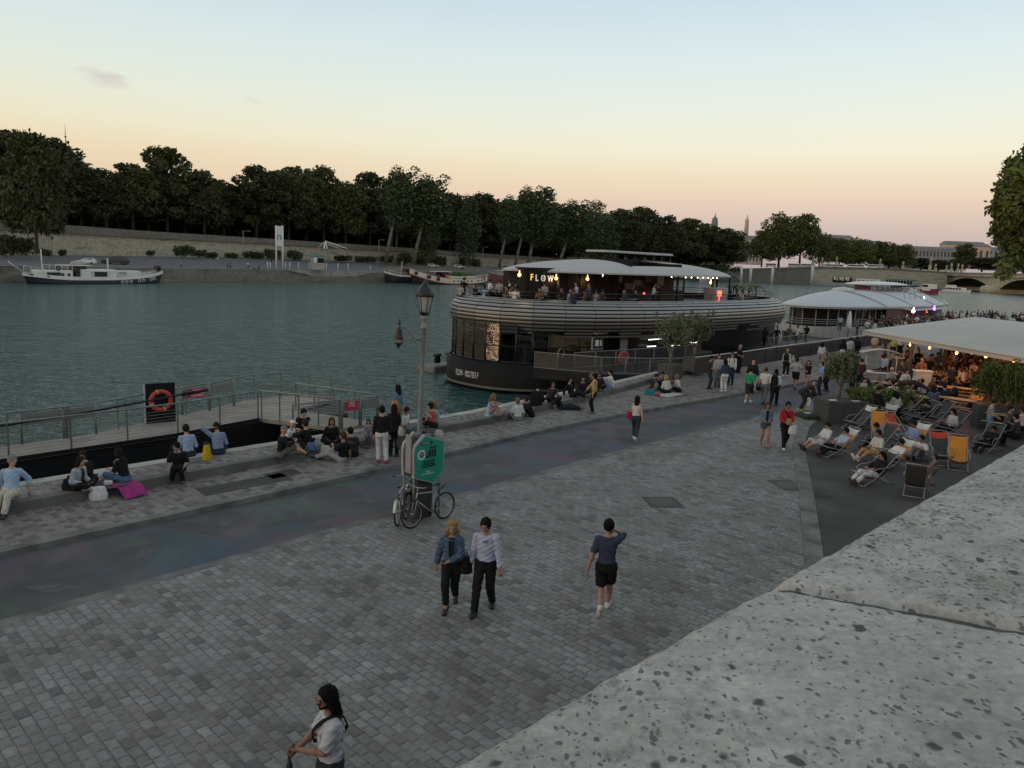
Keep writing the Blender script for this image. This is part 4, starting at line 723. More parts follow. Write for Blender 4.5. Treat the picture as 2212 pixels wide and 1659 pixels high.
def car(name, x, y, dep, wpx, col, label, rz):
    l = 4.1; p = P(x, y, dep); r = thing(name, label, 'car', p, rz); m = mat('car_paint', col, .3, 0, .05, 1)
    prof = [(-2.0, .35), (-2.05, .8), (-1.9, 1.0), (-1.55, 1.45), (.1, 1.5), (.9, 1.0), (1.85, .85), (2.05, .6), (2.0, .35)]
    b = MB()
    def T(q): return (q[0], (q[2]-.5)*1.68*(1-.18*max(0, (q[1]-.95)/.55)), q[1])
    b.add([T((a_, z_, k)) for k in (0, 1) for a_, z_ in prof], [tuple(range(8, -1, -1)), tuple(range(9, 18))] + [(i, (i+1) % 9, 9+(i+1) % 9, 9+i) for i in range(9)][::1]); part('body', b, m, r)
    g = MB(); 
    for s2 in (-1, 1): g.add([(-1.5, s2*.79, 1.03), (.68, s2*.79, 1.03), (.08, s2*.74, 1.40), (-1.35, s2*.74, 1.38)], [(0, 1, 2, 3)])
    part('window', g, DKGLASS, r)
    for xx in (-1.3, 1.25):
        for yy in (-.8, .8): part('wheel', MB().tube([(xx, yy-.1, .31), (xx, yy+.1, .31)], .32, 12), BLACKP, r)
    r.scale = (wpx*dep/F_/l*1.0,)*3; return r
car('parked_car', 186, 572, 196, 40, (.60, .60, .60), 'white hatchback parked on the far quay above the navy houseboat', math.pi+.25)
car('parked_car', 250, 573, 202, 52, (.03, .03, .035), 'dark car parked right of the white hatchback on the far quay', math.pi+.2)
car('parked_car', 992, 580, 345, 24, (.62, .62, .60), 'small white car parked above the cream houseboat', .3)
car('parked_car', 935, 578, 335, 24, (.5, .5, .5), 'pale car half hidden left of the small white car', .3)
FC = Q(53, 36); SUPY = 1.0
def s_at(x, t, z):
    'station along the quay where image column x meets the line t at height z'
    a, b_ = 15., 170.
    for _ in range(40):
        m_ = (a+b_)/2; p = Q(m_, t, z-EYE); q = CX+F_*np.dot(p, RX)/np.dot(p, FW)
        a, b_ = (m_, b_) if q < x else (a, m_)
    return (a+b_)/2
def sup(a, b_, n, N_=72, off=0.):
    "closed superellipse resampled to equal arc lengths; starts at the -x end and runs along the -y (quay) side"
    th = np.linspace(math.pi, 3*math.pi, 2400); c, s_ = np.cos(th), np.sin(th)
    X = np.sign(c)*np.abs(c)**(2/n)*a; Y = np.sign(s_)*np.abs(s_)**(2/n)*(b_+SUPY)+SUPY
    l = np.concatenate([[0], np.cumsum(np.hypot(np.diff(X), np.diff(Y)))]); q = np.linspace(0, l[-1], N_+1)[:-1]
    X = np.interp(q, l, X); Y = np.interp(q, l, Y); P = np.stack([X, Y], 1)
    tg = np.roll(P, -1, 0)-np.roll(P, 1, 0); tg /= np.linalg.norm(tg, axis=1)[:, None]; nm = np.stack([tg[:, 1], -tg[:, 0]], 1)
    if np.dot(nm[0], P[0]) < 0: nm = -nm
    return P+nm*off, nm
flow = thing('floating_restaurant', 'black floating restaurant with silver slatted band and white membrane roof', 'restaurant boat', FC, QROT)
M_HULL = mat('black_hull', (.008, .008, .008), .65, 0, .25, .8, .15, 3, .2); M_FLB = mat('matt_black', (.012, .012, .013), .6, 0, .2, 1); M_MUL = mat('black_mullion', (.012, .012, .012), .45)
NS = 80
hp, hn = sup(18.9, 6.0, 2.7, NS)
ring = lambda P, z: [(p[0], p[1], z) for p in P]
b = MB(); b.grid([ring(sup(18.6, 5.8, 2.7, NS)[0], WZ-.6), ring(sup(18.75, 5.95, 2.7, NS)[0], WZ+.25), ring(sup(18.9, 6.06, 2.7, NS)[0], WZ+.32), ring(hp, WZ+.40), ring(hp, -.1), ring(sup(18.7, 5.8, 2.7, NS)[0], -.06)], True, True); part('hull', b, M_HULL, flow)
b = MB(); b.grid([ring(sup(18.98, 6.12, 2.7, NS)[0], WZ+.22), ring(sup(19.0, 6.14, 2.7, NS)[0], WZ+.30), ring(sup(18.9, 6.0, 2.7, NS)[0], WZ+.36)], True, True); part('rubbing_strake', b, mat('dull_strake', (.09, .085, .075), .7), flow)
gp, gn = sup(18.5, 5.65, 2.7, NS)
b = MB(); b.add(ring(gp, -.04), [tuple(range(NS))]); part('main_floor', b, mat('dark_floor', (.035, .033, .03), .35), flow)
b = MB(); b.add(ring(gp, 2.46), [tuple(range(NS))]); part('ceiling', b, M_FLB, flow)
glz = [i for i in range(NS) if i < 9 or i > NS-13 or 36 <= i <= 44]
RUN = {}
for i in range(NS):
    j = (i+1) % NS; q = [(gp[i][0], gp[i][1], -.04), (gp[j][0], gp[j][1], -.04), (gp[j][0], gp[j][1], 2.45), (gp[i][0], gp[i][1], 2.45)]
    key = ('glazing', i > 30 and i < 50) if i in glz else ('dark_wall', i < 40)
    RUN.setdefault(key, MB()).add(q, [(0, 1, 2, 3)])
GLB = mat('gloss_black_wall', (.007, .008, .009), .3, 0, .2, 1, 0, 40, .25)
for key, q in RUN.items(): part(key[0], q, glassm('clear_glass', (.80, .84, .84), .02, .15) if key[0] == 'glazing' else GLB, flow)
for i in glz:
    b = MB(); b.tube([(gp[i][0], gp[i][1], -.05), (gp[i][0], gp[i][1], 2.45)], .07, 5); part('mullion', b, M_MUL, flow)
for r0, r1 in ((NS-12, NS+9), (36, 45)):
    idx = [i % NS for i in range(r0, r1+1)]
    b = MB(); b.tube([(gp[i][0], gp[i][1], 1.02) for i in idx], .035, 4); b.tube([(gp[i][0], gp[i][1], -.02) for i in idx], .06, 4); part('transom', b, M_MUL, flow)
for k, (x, y) in enumerate(((-16.2, -1.5), (-15.2, 1.8), (-13.6, -3.4), (-13.2, .4), (-11.8, 3.2), (-11.2, -2.8))):
    b = MB(); b.lathe([(.30, 1.05), (.30, 1.09)], 12, (x, y, -.04)); b.tube([(x, y, 0), (x, y, 1.05)], .035, 6); b.lathe([(.22, 0), (.20, .03)], 10, (x, y, -.03)); part('high_table', b, mat('grey_table', (.12, .12, .12), .5), flow)
    for a in (0.4, 2.5, 4.6):
        sx_, sy_ = x+.62*math.cos(a), y+.62*math.sin(a); b = MB(); b.lathe([(.17, .72), (.18, .76), (.15, .78)], 10, (sx_, sy_, 0))
        for q in range(4): b.tube([(sx_+.10*math.cos(q*1.57), sy_+.1*math.sin(q*1.57), .72), (sx_+.2*math.cos(q*1.57), sy_+.2*math.sin(q*1.57), -.02)], .015, 4)
        part('bar_stool', b, M_MUL, flow)
part('inner_counter', MB().bbox((-7.8, .5, .55), (2.2, 4.4, 1.1), 0, .04), mat('pale_counter', (.20, .19, .17), .5), flow); part('inner_wall', MB().box((-6.2, 0, 1.2), (.2, 9.6, 2.4)), M_FLB, flow)
prof = [(-.75, 4.06), (-.36, 4.0), (-.04, 3.88), (.22, 3.70), (.41, 3.47), (.52, 3.22), (.57, 2.96), (.56, 2.71), (.50, 2.47), (.40, 2.24), (.29, 2.02), (.20, 1.81), (.12, 1.61)]
rp, rn = sup(17.9, 6.7, 2.5, 44)
ALU = bpy.data.materials.new('brushed_aluminium'); ALU.use_nodes = True; p = ALU.node_tree.nodes['Principled BSDF']; p.inputs['Base Color'].default_value = (.27, .264, .255, 1); p.inputs['Metallic'].default_value = .75; p.inputs['Roughness'].default_value = .42
rng = np.random.default_rng(4); sb = MB()
for i in range(44):
    j = (i+1) % 44; mid = (rp[i]+rp[j])/2
    quay = mid[1] < 0
    for k in range(12):
        if k >= 9:
            u_ = mid[0]
            if k == 9: ok = not (-17 < u_ < -15.2 and not quay) and not (2.5 < u_ < 4.5 and quay and rng.random() < .6) and (u_ > -16.6 or quay)
            elif k == 10: ok = rng.random() < (.75 if (u_ < -10 or u_ > 3) else .25)
            else: ok = rng.random() < (.5 if (-13 < u_ < -9.5 or u_ > 6) else .12)
            if not ok: continue
        if k in (7, 8) and u_ < -16.9 if k >= 9 else False: continue
        o0, z0 = prof[k]; o1, z1 = prof[k+1]; g = .36; t0 = 1-g
        o1, z1 = o0+(o1-o0)*t0, z0+(z1-z0)*t0; jt = rng.normal()*.006
        def pt(q, nn, o, z): return (q[0]+nn[0]*o, q[1]+nn[1]*o, z)
        a, c = rp[i]+(rp[j]-rp[i])*.008, rp[j]-(rp[j]-rp[i])*.008
        dz, do = z1-z0, o1-o0; ln = math.hypot(dz, do); nx, nz2 = -dz/ln, do/ln    # outward normal of the strip in (o, z)
        e = .035
        V = []
        for q, nn in ((a, rn[i]), (c, rn[j])):
            V += [pt(q, nn, o0-nx*e, z0-nz2*e), pt(q, nn, o0+jt, z0), pt(q, nn, (o0+o1)/2+nx*.018+jt, (z0+z1)/2+nz2*.018), pt(q, nn, o1+jt, z1), pt(q, nn, o1-nx*e, z1-nz2*e)]
        sb.add(V, [(m, m+1, 5+m+1, 5+m) for m in range(4)])
part('slat_cladding', sb, ALU, flow)
bk = MB(); bk.grid([[(q[0]+n_[0]*(o-.13), q[1]+n_[1]*(o-.13), z-.04) for q, n_ in zip(rp, rn)] for o, z in prof[:10]], True, True); part('band_backing', bk, M_FLB, flow)
DZ = 3.42
b = MB(); dq, _ = sup(17.6, 6.4, 2.5, 60); b.add(ring(dq, DZ), [tuple(range(60))]); part('upper_deck', b, mat('deck_boards', (.055, .05, .045), .7, 0, .2, 1), flow)
b = MB(); b.grid([ring(sup(17.55, 6.3, 2.5, 60)[0], DZ), ring(sup(17.5, 6.25, 2.5, 60)[0], 4.0), ring(sup(17.3, 6.1, 2.5, 60)[0], 4.04)], True, True); part('deck_coaming', b, M_FLB, flow)
hr, _ = sup(17.25, 6.0, 2.5, 66); b = MB(); b.tube(ring(hr, 4.52), .035, 6, True); b.tube(ring(hr, 4.28), .015, 4, True)
for q in hr[::2]: b.tube([(q[0], q[1], DZ), (q[0], q[1], 4.52)], .025, 5)
part('handrail', b, M_MUL, flow)
M_BRN = mat('dark_brown_panel', (.014, .011, .009), .7, 0, .25, .8, 0, 40, .15); M_RED = mat('dim_red_interior', (.075, .025, .02), .7, 0, .6, 1.5)
part('pavilion_wall', MB().box((-10.4, -.6, 4.75), (10.4, .2, 2.66)).beam((-15.4, -.6, 4.75), (-11.6, 5.2, 4.75), .2, 2.66), M_BRN, flow)
for k in range(8): part('wall_batten', MB().box((-15.2+k*1.35, -.73, 4.75), (.05, .06, 2.6)), M_FLB, flow)
part('bar_back', MB().box((2, 3.6, 4.75), (14, .2, 2.66)).box((-5.1, 2, 4.75), (.2, 5, 2.66)), M_RED, flow)
part('bar_counter', MB().bbox((1, .6, 3.95), (9, .8, 1.08), 0, .03), M_FLB, flow)
for k in range(7): part('bar_shelf', MB().box((-3+k*1.5, 3.35, 4.7+(k % 3)*.3), (1.1, .3, .5)), mat('dim_bottles', (.14, .075, .06), .3, 0, .7, 6), flow)
part('menu_board', MB().box((5.4, 2.6, 5.3), (1.0, .06, .9)), GREYP, flow)
for x in (-12.5, -6, 0, 5.4, 9.0, 11.3):
    for y in (-2.6, 5.4): part('roof_post', MB().tube([(x, y if abs(x) < 8.5 else 1.5+(y-1.5)*.6, DZ), (x, y if abs(x) < 8.5 else 1.5+(y-1.5)*.6, 6.0)], .10, 8), M_MUL, flow)
M_MEM = mat('white_membrane', (.42, .415, .41), .75, 0, .05, .3)
def roof_z(x, y, a=13.6, b_=5.2, n=2.1):
    f = (abs(x+.9)/a)**n+(abs(y-1.5)/b_)**n; return 5.88+1.05*max(0, 1-f)**.75
def roof_part(name, us, vs, lift=0.):
    "u: along, v: across in -1..1 of the local half width"
    bb = MB(); rows = []
    for v in vs:
        row = []
        for u_ in us:
            hw = 5.2*max(0, 1-(abs(u_+.9)/13.6)**2.1)**(1/2.1); y = 1.5+v*hw; row.append((u_, y, roof_z(u_, y)+lift))
        rows.append(row)
    bb.grid(rows); rows2 = [[(x, y, z-.10) for x, y, z in r] for r in rows]; bb.grid(rows2[::-1])
    bb.grid([rows[0], rows2[0]][::-1]); bb.grid([rows[-1], rows2[-1]]); bb.grid([[r[0] for r in rows], [r[0] for r in rows2]]); bb.grid([[r[-1] for r in rows], [r[-1] for r in rows2]][::-1])
    return part(name, bb, M_MEM, flow)
roof_part('roof_membrane', np.linspace(-14.49, -6, 20), np.linspace(-1, 1, 17)); roof_part('roof_membrane', np.linspace(1, 12.69, 18), np.linspace(-1, 1, 17)); roof_part('roof_membrane', np.linspace(-6, 1, 6), np.linspace(-1, -.74, 3)); roof_part('roof_membrane', np.linspace(-6, 1, 6), np.linspace(.25, 1, 7))
part('roof_well', MB().box((-2.5, .2, 6.0), (7.0, 5.2, .08)), GREYP, flow); part('well_side', MB().box((.85, .2, 6.35), (.12, 5.0, .7)).box((-5.9, .2, 6.3), (.12, 5.0, .6)).box((-2.5, 2.8, 6.5), (7, .12, .9)), M_BRN, flow); part('well_beam', MB().beam((-5.6, .6, 6.45), (-1.6, -2.2, 6.2), .35, .2), M_FLB, flow)
b = MB(); b.bbox((-.2, 1.9, 7.5), (9.6, 2.0, .16), 0, .07); part('upper_roof', b, M_MEM, flow)
b = MB()
for x in np.linspace(-4.8, 4.4, 8): b.tube([(x, 1.1, 6.4), (x, 1.1, 7.45)], .045, 5); b.tube([(x, 2.7, 6.4), (x, 2.7, 7.45)], .045, 5)
b.tube([(-5, 1.1, 6.95), (4.6, 1.1, 6.95)], .03, 4); part('upper_roof_posts', b, M_MUL, flow); part('roof_box', MB().box((-2.2, 2.9, 6.7), (7.4, 2.2, .5)), M_FLB, flow)
WLET = mat('lit_letter', (.8, .75, .62), .4, emit=(1, .90, .74, .35)); YLET = mat('yellow_lit_letter', (.8, .6, .1), .4, emit=(1, .62, .05, .8))
for k, (ch, x, z, mm) in enumerate((('F', s_at(1147.5, 35.3, 5.3)-53, 5.42, YLET), ('L', s_at(1158.5, 35.3, 5.3)-53, 5.38, WLET), ('O', s_at(1172.5, 35.3, 5.3)-53, 5.36, WLET), ('W', s_at(1188, 35.3, 5.3)-53, 5.34, WLET))):
    for sc, dp, m2 in ((1.02, 0, mm), (.52, .03, M_BRN), (.30, .06, mm)):
        if ch != 'O' and sc < 1: continue
        t_ = text_mb(ch, sc*.58, .03, True, .95); t_.xf(frame((x, -.74-dp, z), (1, 0, 0), (0, 0, 1))); part('sign_letter', t_, m2, flow)
LETW = mat('white_lettering', (.62, .62, .60), .6)
tx = text_mb('FLOW - P017855 F', .58, .012, False, .62); xs = [p[0] for p in tx.v]; wtx = max(xs)-min(xs)
al = np.concatenate([[0], np.cumsum(np.linalg.norm(np.diff(sup(18.9, 6.0, 2.7, 800)[0], axis=0), axis=1))]); HP8, HN8 = sup(18.9, 6.0, 2.7, 800)
def on_hull(s_arc, z, out): 
    x, y = np.interp(s_arc, al, HP8[:, 0]), np.interp(s_arc, al, HP8[:, 1]); nx, ny = np.interp(s_arc, al, HN8[:, 0]), np.interp(s_arc, al, HN8[:, 1]); return (x+nx*out, y+ny*out, z)
LT = al[-1]; tx.v = [on_hull((p[0]*2.12/wtx-.10) % LT, p[1]-1.05, .012+p[2]) for p in tx.v]; part('registration_lettering', tx, LETW, flow)
t_ = text_mb('FLOW', .85, .03, True); t_.xf(frame((-.3, -5.75, 1.6), (1, 0, 0), (0, 0, 1))); part('dark_sign_letters', t_, mat('grey_lettering', (.16, .16, .16), .6), flow)
part('menu_frame', MB().box((-13, -5.02, 1.35), (1.15, .08, .85)), GREYP, flow); part('menu_panel', MB().box((-13, -5.07, 1.35), (1.0, .04, .7)), M_FLB, flow); part('menu_sheet', MB().box((-13.13, -5.10, 1.36), (.36, .02, .40)).box((-12.73, -5.10, 1.36), (.17, .02, .40)), WHITE, flow); part('menu_lamp_shelf', MB().box((-12.8, -5.1, 2.0), (1.4, .2, .14)), ALU, flow)
part('porthole_ring', torus(MB(), (-15.6, -4.15, .72), .30, .035, XZ), ALU, flow)
STRIP_M = mat('emissive_strip', (.8, .8, .8), .4, emit=(1, .98, .92, 3.0))  # thin emissive bright strips along the quayside wall
for x0, x1, z in ((-8.2, -4.6, 1.42), (-8.3, -7.3, .95), (-5.2, -4.2, .85), (-2.6, -1.8, .95)): part('bright_strip', MB().beam((x0, -5.76, z), (x1, -5.78, z-.02), .04, .05), STRIP_M, flow)
part('curtain', MB().grid([[(x, -5.5+.05*math.sin(x*22), z) for x in np.linspace(-11.2, -10.3, 24)] for z in (0, 2.3)]), mat('grey_curtain', (.22, .21, .20), .9), flow)
GLOBE = mat('lamp_globe', (1, .8, .5), .4, emit=(1, .50, .15, 4)); GLW = mat('small_bulb', (1, .95, .85), .4, emit=(1, .86, .62, 9)); HEAT = mat('red_heater_glow', (1, .1, .05), .4, emit=(1, .06, .03, 6))
def globe(p, r, m_, power, label, group=None, col=(1, .6, .25)):
    o = solo('globe_lamp', MB().lathe([(.01, -r), (r*.7, -r*.7), (r, 0), (r*.7, r*.7), (.01, r)], 10).tube([(0, 0, r), (0, 0, r*2.4)], r*.25, 5), m_, label, 'lamp', group, p)
    if power:
        l = bpy.data.lights.new('lamp_light', 'POINT'); l.energy = power; l.color = col; l.shadow_soft_size = r*1.3; q = bpy.data.objects.new('lamp_light', l); COL.objects.link(q); q.location = (p[0], p[1], p[2]-r*1.8)
    return o
def FL(x, y, z): 
    return FC + QU*x + QN*y + up*z
for x, y, z, r, pw, lb in ((s_at(1122, 34.4, 5.6)-53, -1.6, 5.6, .12, 12, 'warm globe lamp hanging left of the lit letters on the upper deck'), (s_at(1201.5, 35.0, 5.4)-53, -1.0, 5.4, .12, 10, 'warm globe lamp just right of the letter W'), (s_at(1269, 35.0, 5.4)-53, -1.0, 5.4, .12, 10, 'warm globe lamp on the dark wall right of the letters'), (s_at(1535.5, 34, 5.4)-53, -2, 5.3, .13, 10, 'warm globe lamp near the right end of the membrane roof'), (s_at(1453.6, 35.5, 6.3)-53, -.5, 6.28, .07, 5, 'warm bulb inside the opening of the membrane roof')): globe(FL(x, y, z), r, GLOBE, pw, lb)
for k, px in enumerate((1302, 1450.6, 1481, 1494, 1507, 1519, 1530, 1540, 1549)): globe(FL(s_at(px, 33.2, 5.7)-53, -2.8, 5.70), .04, GLW, 0, 'tiny white bulb in the string under the right eave of the membrane roof' if px > 1460 else 'tiny white bulb under the middle of the membrane roof edge', 'bulbs under the membrane roof')
solo('patio_heater', MB().box((0, 0, .2), (.3, .12, .4)).tube([(0, 0, -.7), (0, 0, 0)], .03, 5), HEAT, 'glowing red heater beside the grey cabinet on the upper deck', 'heater', None, FL(s_at(1554, 31, 4.4)-53, -5.0, 4.35)); solo('table_light', MB().lathe([(.05, 0), (.06, .12), (.02, .14)], 8), HEAT, 'small red glowing light on a table by the man in white', 'light', None, FL(s_at(1391, 31, 4.4)-53, -5.0, 4.5))
solo('grey_cabinet', MB().bbox((0, 0, .75), (2.0, 1.1, 1.5), 0, .03), GREYP, 'plain grey cabinet standing on the right part of the upper deck', 'cabinet', None, FL(s_at(1551, 32.4, 4.2)-53, -3.4, DZ), QROT)
for k, (x, y) in enumerate(((s_at(1584, 35, 4.7)-53, -1), (s_at(1606, 35, 4.7)-53, -1), (s_at(1618, 36, 4.7)-53, 0), (s_at(1634, 35, 4.7)-53, -1))):
    r = thing('potted_palm', 'small potted palm at the far end of the upper deck', 'palm', FL(x, y, DZ), k, 'potted palms on the upper deck'); part('pot', MB().lathe([(.28, 0), (.34, .55), (.3, .55)], 12), M_FLB, r); part('stem', MB().tube([(0, 0, .5), (.05, 0, 1.5)], .06, 6), BARK, r); fb = MB()
    for q in range(13):
        a = q*2.4; l = .75+.2*(q % 3); el = .5-.11*(q % 5); pts = [np.array([math.cos(a)*l*t*math.cos(el), math.sin(a)*l*t*math.cos(el), 1.5+l*t*math.sin(el)+.25*t-.75*t*t]) for t in np.linspace(0, 1, 6)]; sd = np.array([-math.sin(a), math.cos(a), 0])
        fb.grid([[p-sd*.12*math.sin(math.pi*(.1+.85*t)) for p, t in zip(pts, np.linspace(0, 1, 6))], [p+up*.04 for p in pts], [p+sd*.12*math.sin(math.pi*(.1+.85*t)) for p, t in zip(pts, np.linspace(0, 1, 6))]])
    part('fronds', fb, LEAF_N, r)
r = thing('mooring_float', 'low grey float with black bollards beyond the rounded end of the restaurant', 'pontoon', Q(38.6, 43.6, WZ), QROT); part('deck', MB().bbox((.4, 1.0, .2), (4.6, 2.0, .5), 0, .1), mat('worn_grey_deck', (.16, .16, .15), .8, 0, .25, 1), r)
for x in (-1.4, -.2): part('bollard', MB().lathe([(.25, .7), (.22, 1.2), (.32, 1.25), (.3, 1.4)], 10, (x, .2, 0)), M_FLB, r)
GP = [(34.7, 31.7), (35.2, 30.2), (36.4, 27.8), (38.7, 25.9), (41, 24.9), (46, 26.0), (50, 27.0), (58, 27.4), (58, 30.4), (44, 30.2)]
r = thing('gangway', 'dark gangway platform with wire mesh panels between the quay and the restaurant', 'gangway', Q(44, 28, 0), QROT)
def LQ(s, t, z): return (s-44, t-28, z)
part('deck', MB().prism([LQ(s, t, 0)[:2] for s, t in GP], -.62, -.05), mat('dark_grey_steel', (.018, .018, .018), .7, 0, .2, 2, 0, 40, .2), r)
MESH = bpy.data.materials.new('wire_mesh'); MESH.use_nodes = True; N = MESH.node_tree.nodes; L = MESH.node_tree.links; p = N['Principled BSDF']; p.inputs['Base Color'].default_value = (.12, .12, .12, 1); p.inputs['Metallic'].default_value = .6; p.inputs['Roughness'].default_value = .5
tcm = N.new('ShaderNodeTexCoord'); mpm = N.new('ShaderNodeMapping'); mpm.inputs['Scale'].default_value = (14, 14, 14); mpm.inputs['Rotation'].default_value = (.6, .7, .8); L.new(tcm.outputs['Object'], mpm.inputs[0]); ck = N.new('ShaderNodeTexBrick'); ck.inputs['Mortar Size'].default_value = .05; ck.offset = 0; ck.inputs['Color1'].default_value = ck.inputs['Color2'].default_value = (0, 0, 0, 1); ck.inputs['Mortar'].default_value = (1, 1, 1, 1); ck.inputs['Scale'].default_value = 1; ck.inputs['Brick Width'].default_value = .7; ck.inputs['Row Height'].default_value = .7; L.new(mpm.outputs[0], ck.inputs[0]); L.new(math_n(N, L, 'ADD', math_n(N, L, 'MULTIPLY', ck.outputs['Color'], .5), .28, True), p.inputs['Alpha'])
M_PALER = mat('pale_steel', (.30, .29, .27), .5, .4, .1, 3)
def mesh_panels(root, pts, h, T, frame_r=.022, gap=.06, mesh=True, fm=None):
    for (a, c) in zip(pts[:-1], pts[1:]):
        a, c = np.array(T(*a)), np.array(T(*c)); l = np.linalg.norm(c-a); m_ = max(1, round(l/1.8))
        for k in range(m_):
            p0 = a+(c-a)*(k/m_+gap/l/2); p1 = a+(c-a)*((k+1)/m_-gap/l/2); fb = MB(); fb.tube([p0+up*.1, p0+up*h, p1+up*h, p1+up*.1], frame_r, 5, True); f = part('railing_panel', fb, fm or M_PALER, root)
            if mesh: part('mesh_infill', MB().add([p0+up*.12, p1+up*.12, p1+up*(h-.03), p0+up*(h-.03)], [(0, 1, 2, 3)]), MESH, f)
mesh_panels(r, [(s, t, -.05) for s, t in GP[:5]], 1.05, LQ); mesh_panels(r, [(36.6, 30.1, -.05), (44, 29.2, -.05), (50, 29.2, -.05)], 1.05, LQ)
part('strut', MB().beam(LQ(36.3, 29.5, -.6), LQ(36.3, 29.5, WZ), .25, .25).beam(LQ(43, 26, -.6), LQ(43, 26, WZ), .3, .3).lathe([(.05, -.3), (.35, -.3), (.35, .3), (.05, .3)], 12, LQ(39.6, 25.4, -.75)), M_FLB, r)
part('side_panel', MB().box(LQ(42.4, 24.7, .6), (2.6, .1, 1.3)).box(LQ(43.8, 25.6, .6), (.1, 1.8, 1.3)), M_FLB, r)
solo('lifebuoy', torus(MB(), (0, 0, 0), .36, .075, XZ), LIFERED, 'red lifebuoy hanging behind the wire mesh of the gangway', 'lifebuoy', None, Q(39.7, 28.6, .65), QROT-.3)
SUPY = 0.
dome = thing('domed_boat', 'white domed restaurant boat moored beyond the black one', 'restaurant boat', Q(112.5, 39, 0), QROT)
DA, DB = 24.5, 6.4
b = MB(); b.grid([ring(sup(DA-1.2, DB-.7, 2.3, 60)[0], WZ-.5), ring(sup(DA-.7, DB-.3, 2.3, 60)[0], -.6)], True, True); part('hull', b, M_FLB, dome)
b = MB(); b.grid([ring(sup(DA-.7, DB-.3, 2.3, 60)[0], -.6), ring(sup(DA-.6, DB-.2, 2.3, 60)[0], .25), ring(sup(DA-1.2, DB-.7, 2.3, 60)[0], .27)], False, True); part('bulwark', b, mat('beige_panel', (.42, .40, .36), .6, 0, .08, .5), dome)
b = MB(); b.add(ring(sup(DA-1, DB-.6, 2.3, 60)[0], .2), [tuple(range(60))]); part('floor', b, DECKW, dome)
b = MB(); b.grid([ring(sup(DA-1.6, DB-1.1, 2.3, 60)[0], .2), ring(sup(DA-1.6, DB-1.1, 2.3, 60)[0], 2.35)], False, True); part('glazing', b, mat('dim_glazing', (.016, .014, .013), .1, 0, .5, .4), dome)
dp, dn = sup(DA-1.5, DB-1.0, 2.3, 66)
for i in range(66):
    if dp[i][1] < 1.5: part('glazing_post', MB().tube([(dp[i][0], dp[i][1], .2), (dp[i][0], dp[i][1], 2.4)], .07, 5), GREYP, dome)
b = MB(); q = sup(DA-.9, DB-.5, 2.3, 60)[0]
for z in (.6, .85, 1.1): b.tube(ring(q, z), .03, 4, True)
part('railing', b, GREYP, dome)
b = MB(); rows = []
for f in np.linspace(0, 1, 14):
    pl, _ = sup(DA*(1-f)+.01+12*f, DB*(1-f)+.6*f, 2.2, 72); rows.append([(p[0], p[1], 2.62+1.75*math.sin(f*math.pi/2)**.9) for p in pl])
M_DOME = mat('dome_membrane', (.47, .49, .51), .55, 0, .05, .4)
b.grid([[(p[0], p[1], 2.40) for p in rows[0]]] + rows, True, True); part('dome_roof', b, M_DOME, dome)
b = MB(); q = sup(DA+.06, DB+.06, 2.2, 72)[0]; b.grid([ring(q, 2.62), ring(q*1.002, 2.5), ring(q*.985, 2.42), ring(q*.96, 2.36)], True, True); part('eave', b, mat('eave_grey', (.30, .30, .30), .5), dome)
for x in (-12, -4, 5, 13):
    b = MB(); pts = []
    for f in np.linspace(.0, .97, 12):
        hw = (DB*(1-f)+.6*f)*max(0, 1-(abs(x)/(DA*(1-f)+12*f+.01))**2.2)**(1/2.2) if abs(x) < DA*(1-f)+12*f else 0; pts.append((x-(f*1.5 if x < 0 else -f*1.5), -hw, 2.66+1.75*math.sin(f*math.pi/2)**.9))
    b.tube(pts, .07, 4); part('roof_seam', b, GREYP, dome)
part('ridge_deck', MB().bbox((1, 0, 4.35), (25, 1.8, .25), 0, .1), GREYP, dome)
part('cupola', MB().lathe([(1.7, 0), (2.0, .25), (1.5, .55), (.1, .75)], 20, (-11.5, 0, 4.1), 1.2, .7), M_DOME, dome); part('cupola', MB().lathe([(1.5, 0), (1.7, .25), (1.2, .5), (.1, .65)], 20, (14.5, 0, 4.1), 1.2, .7), M_DOME, dome)
part('sun_roof', MB().lathe([(.1, 5.15), (1, 5.18), (.98, 5.3), (.6, 5.55), (.1, 5.62)], 30, (2, .5, 0), 9.8, 2.6), WHITE, dome); b = MB()
for x in np.linspace(-5, 9, 8): b.tube([(x, -1.2, 4.3), (x, -1.2, 5.2)], .06, 5); b.box((x+.6, -1.3, 4.7), (.5, .3, .35))
part('roof_posts', b, GREYP, dome)
b = MB()
fx = s_at(1952, 34.6, 4)-112.5
for x in (0, 2.2, 4.4, 6.6): b.tube([(fx+x, -4.8, 2.9), (fx+x, -4.2, 5.0)], .05, 4)
b.tube([(fx, -4.2, 5.0), (fx+6.6, -4.2, 5.0)], .05, 4); b.tube([(fx, -4.4, 4.3), (fx+6.6, -4.4, 4.3)], .05, 4); part('lighting_frame', b, GREYP, dome)
part('red_interior', MB().box((-3, -5.55, 1.3), (17, .1, 2.0)), M_RED, dome); part('awning', MB().grid([[(x, y, 2.5-.25*(-y-5)/2.4) for x in np.linspace(-8, 9, 6)] for y in (-5.2, -7.6)]), GREYP, dome)
DQ = lambda x, y, z: Q(112.5+x, 39+y, z)
MAG = mat('magenta_lamp', (.8, .2, .9), .4, emit=(.75, .1, 1, 9)); SPOT = mat('white_spot', (1, 1, 1), .4, emit=(1, .97, .9, 10))
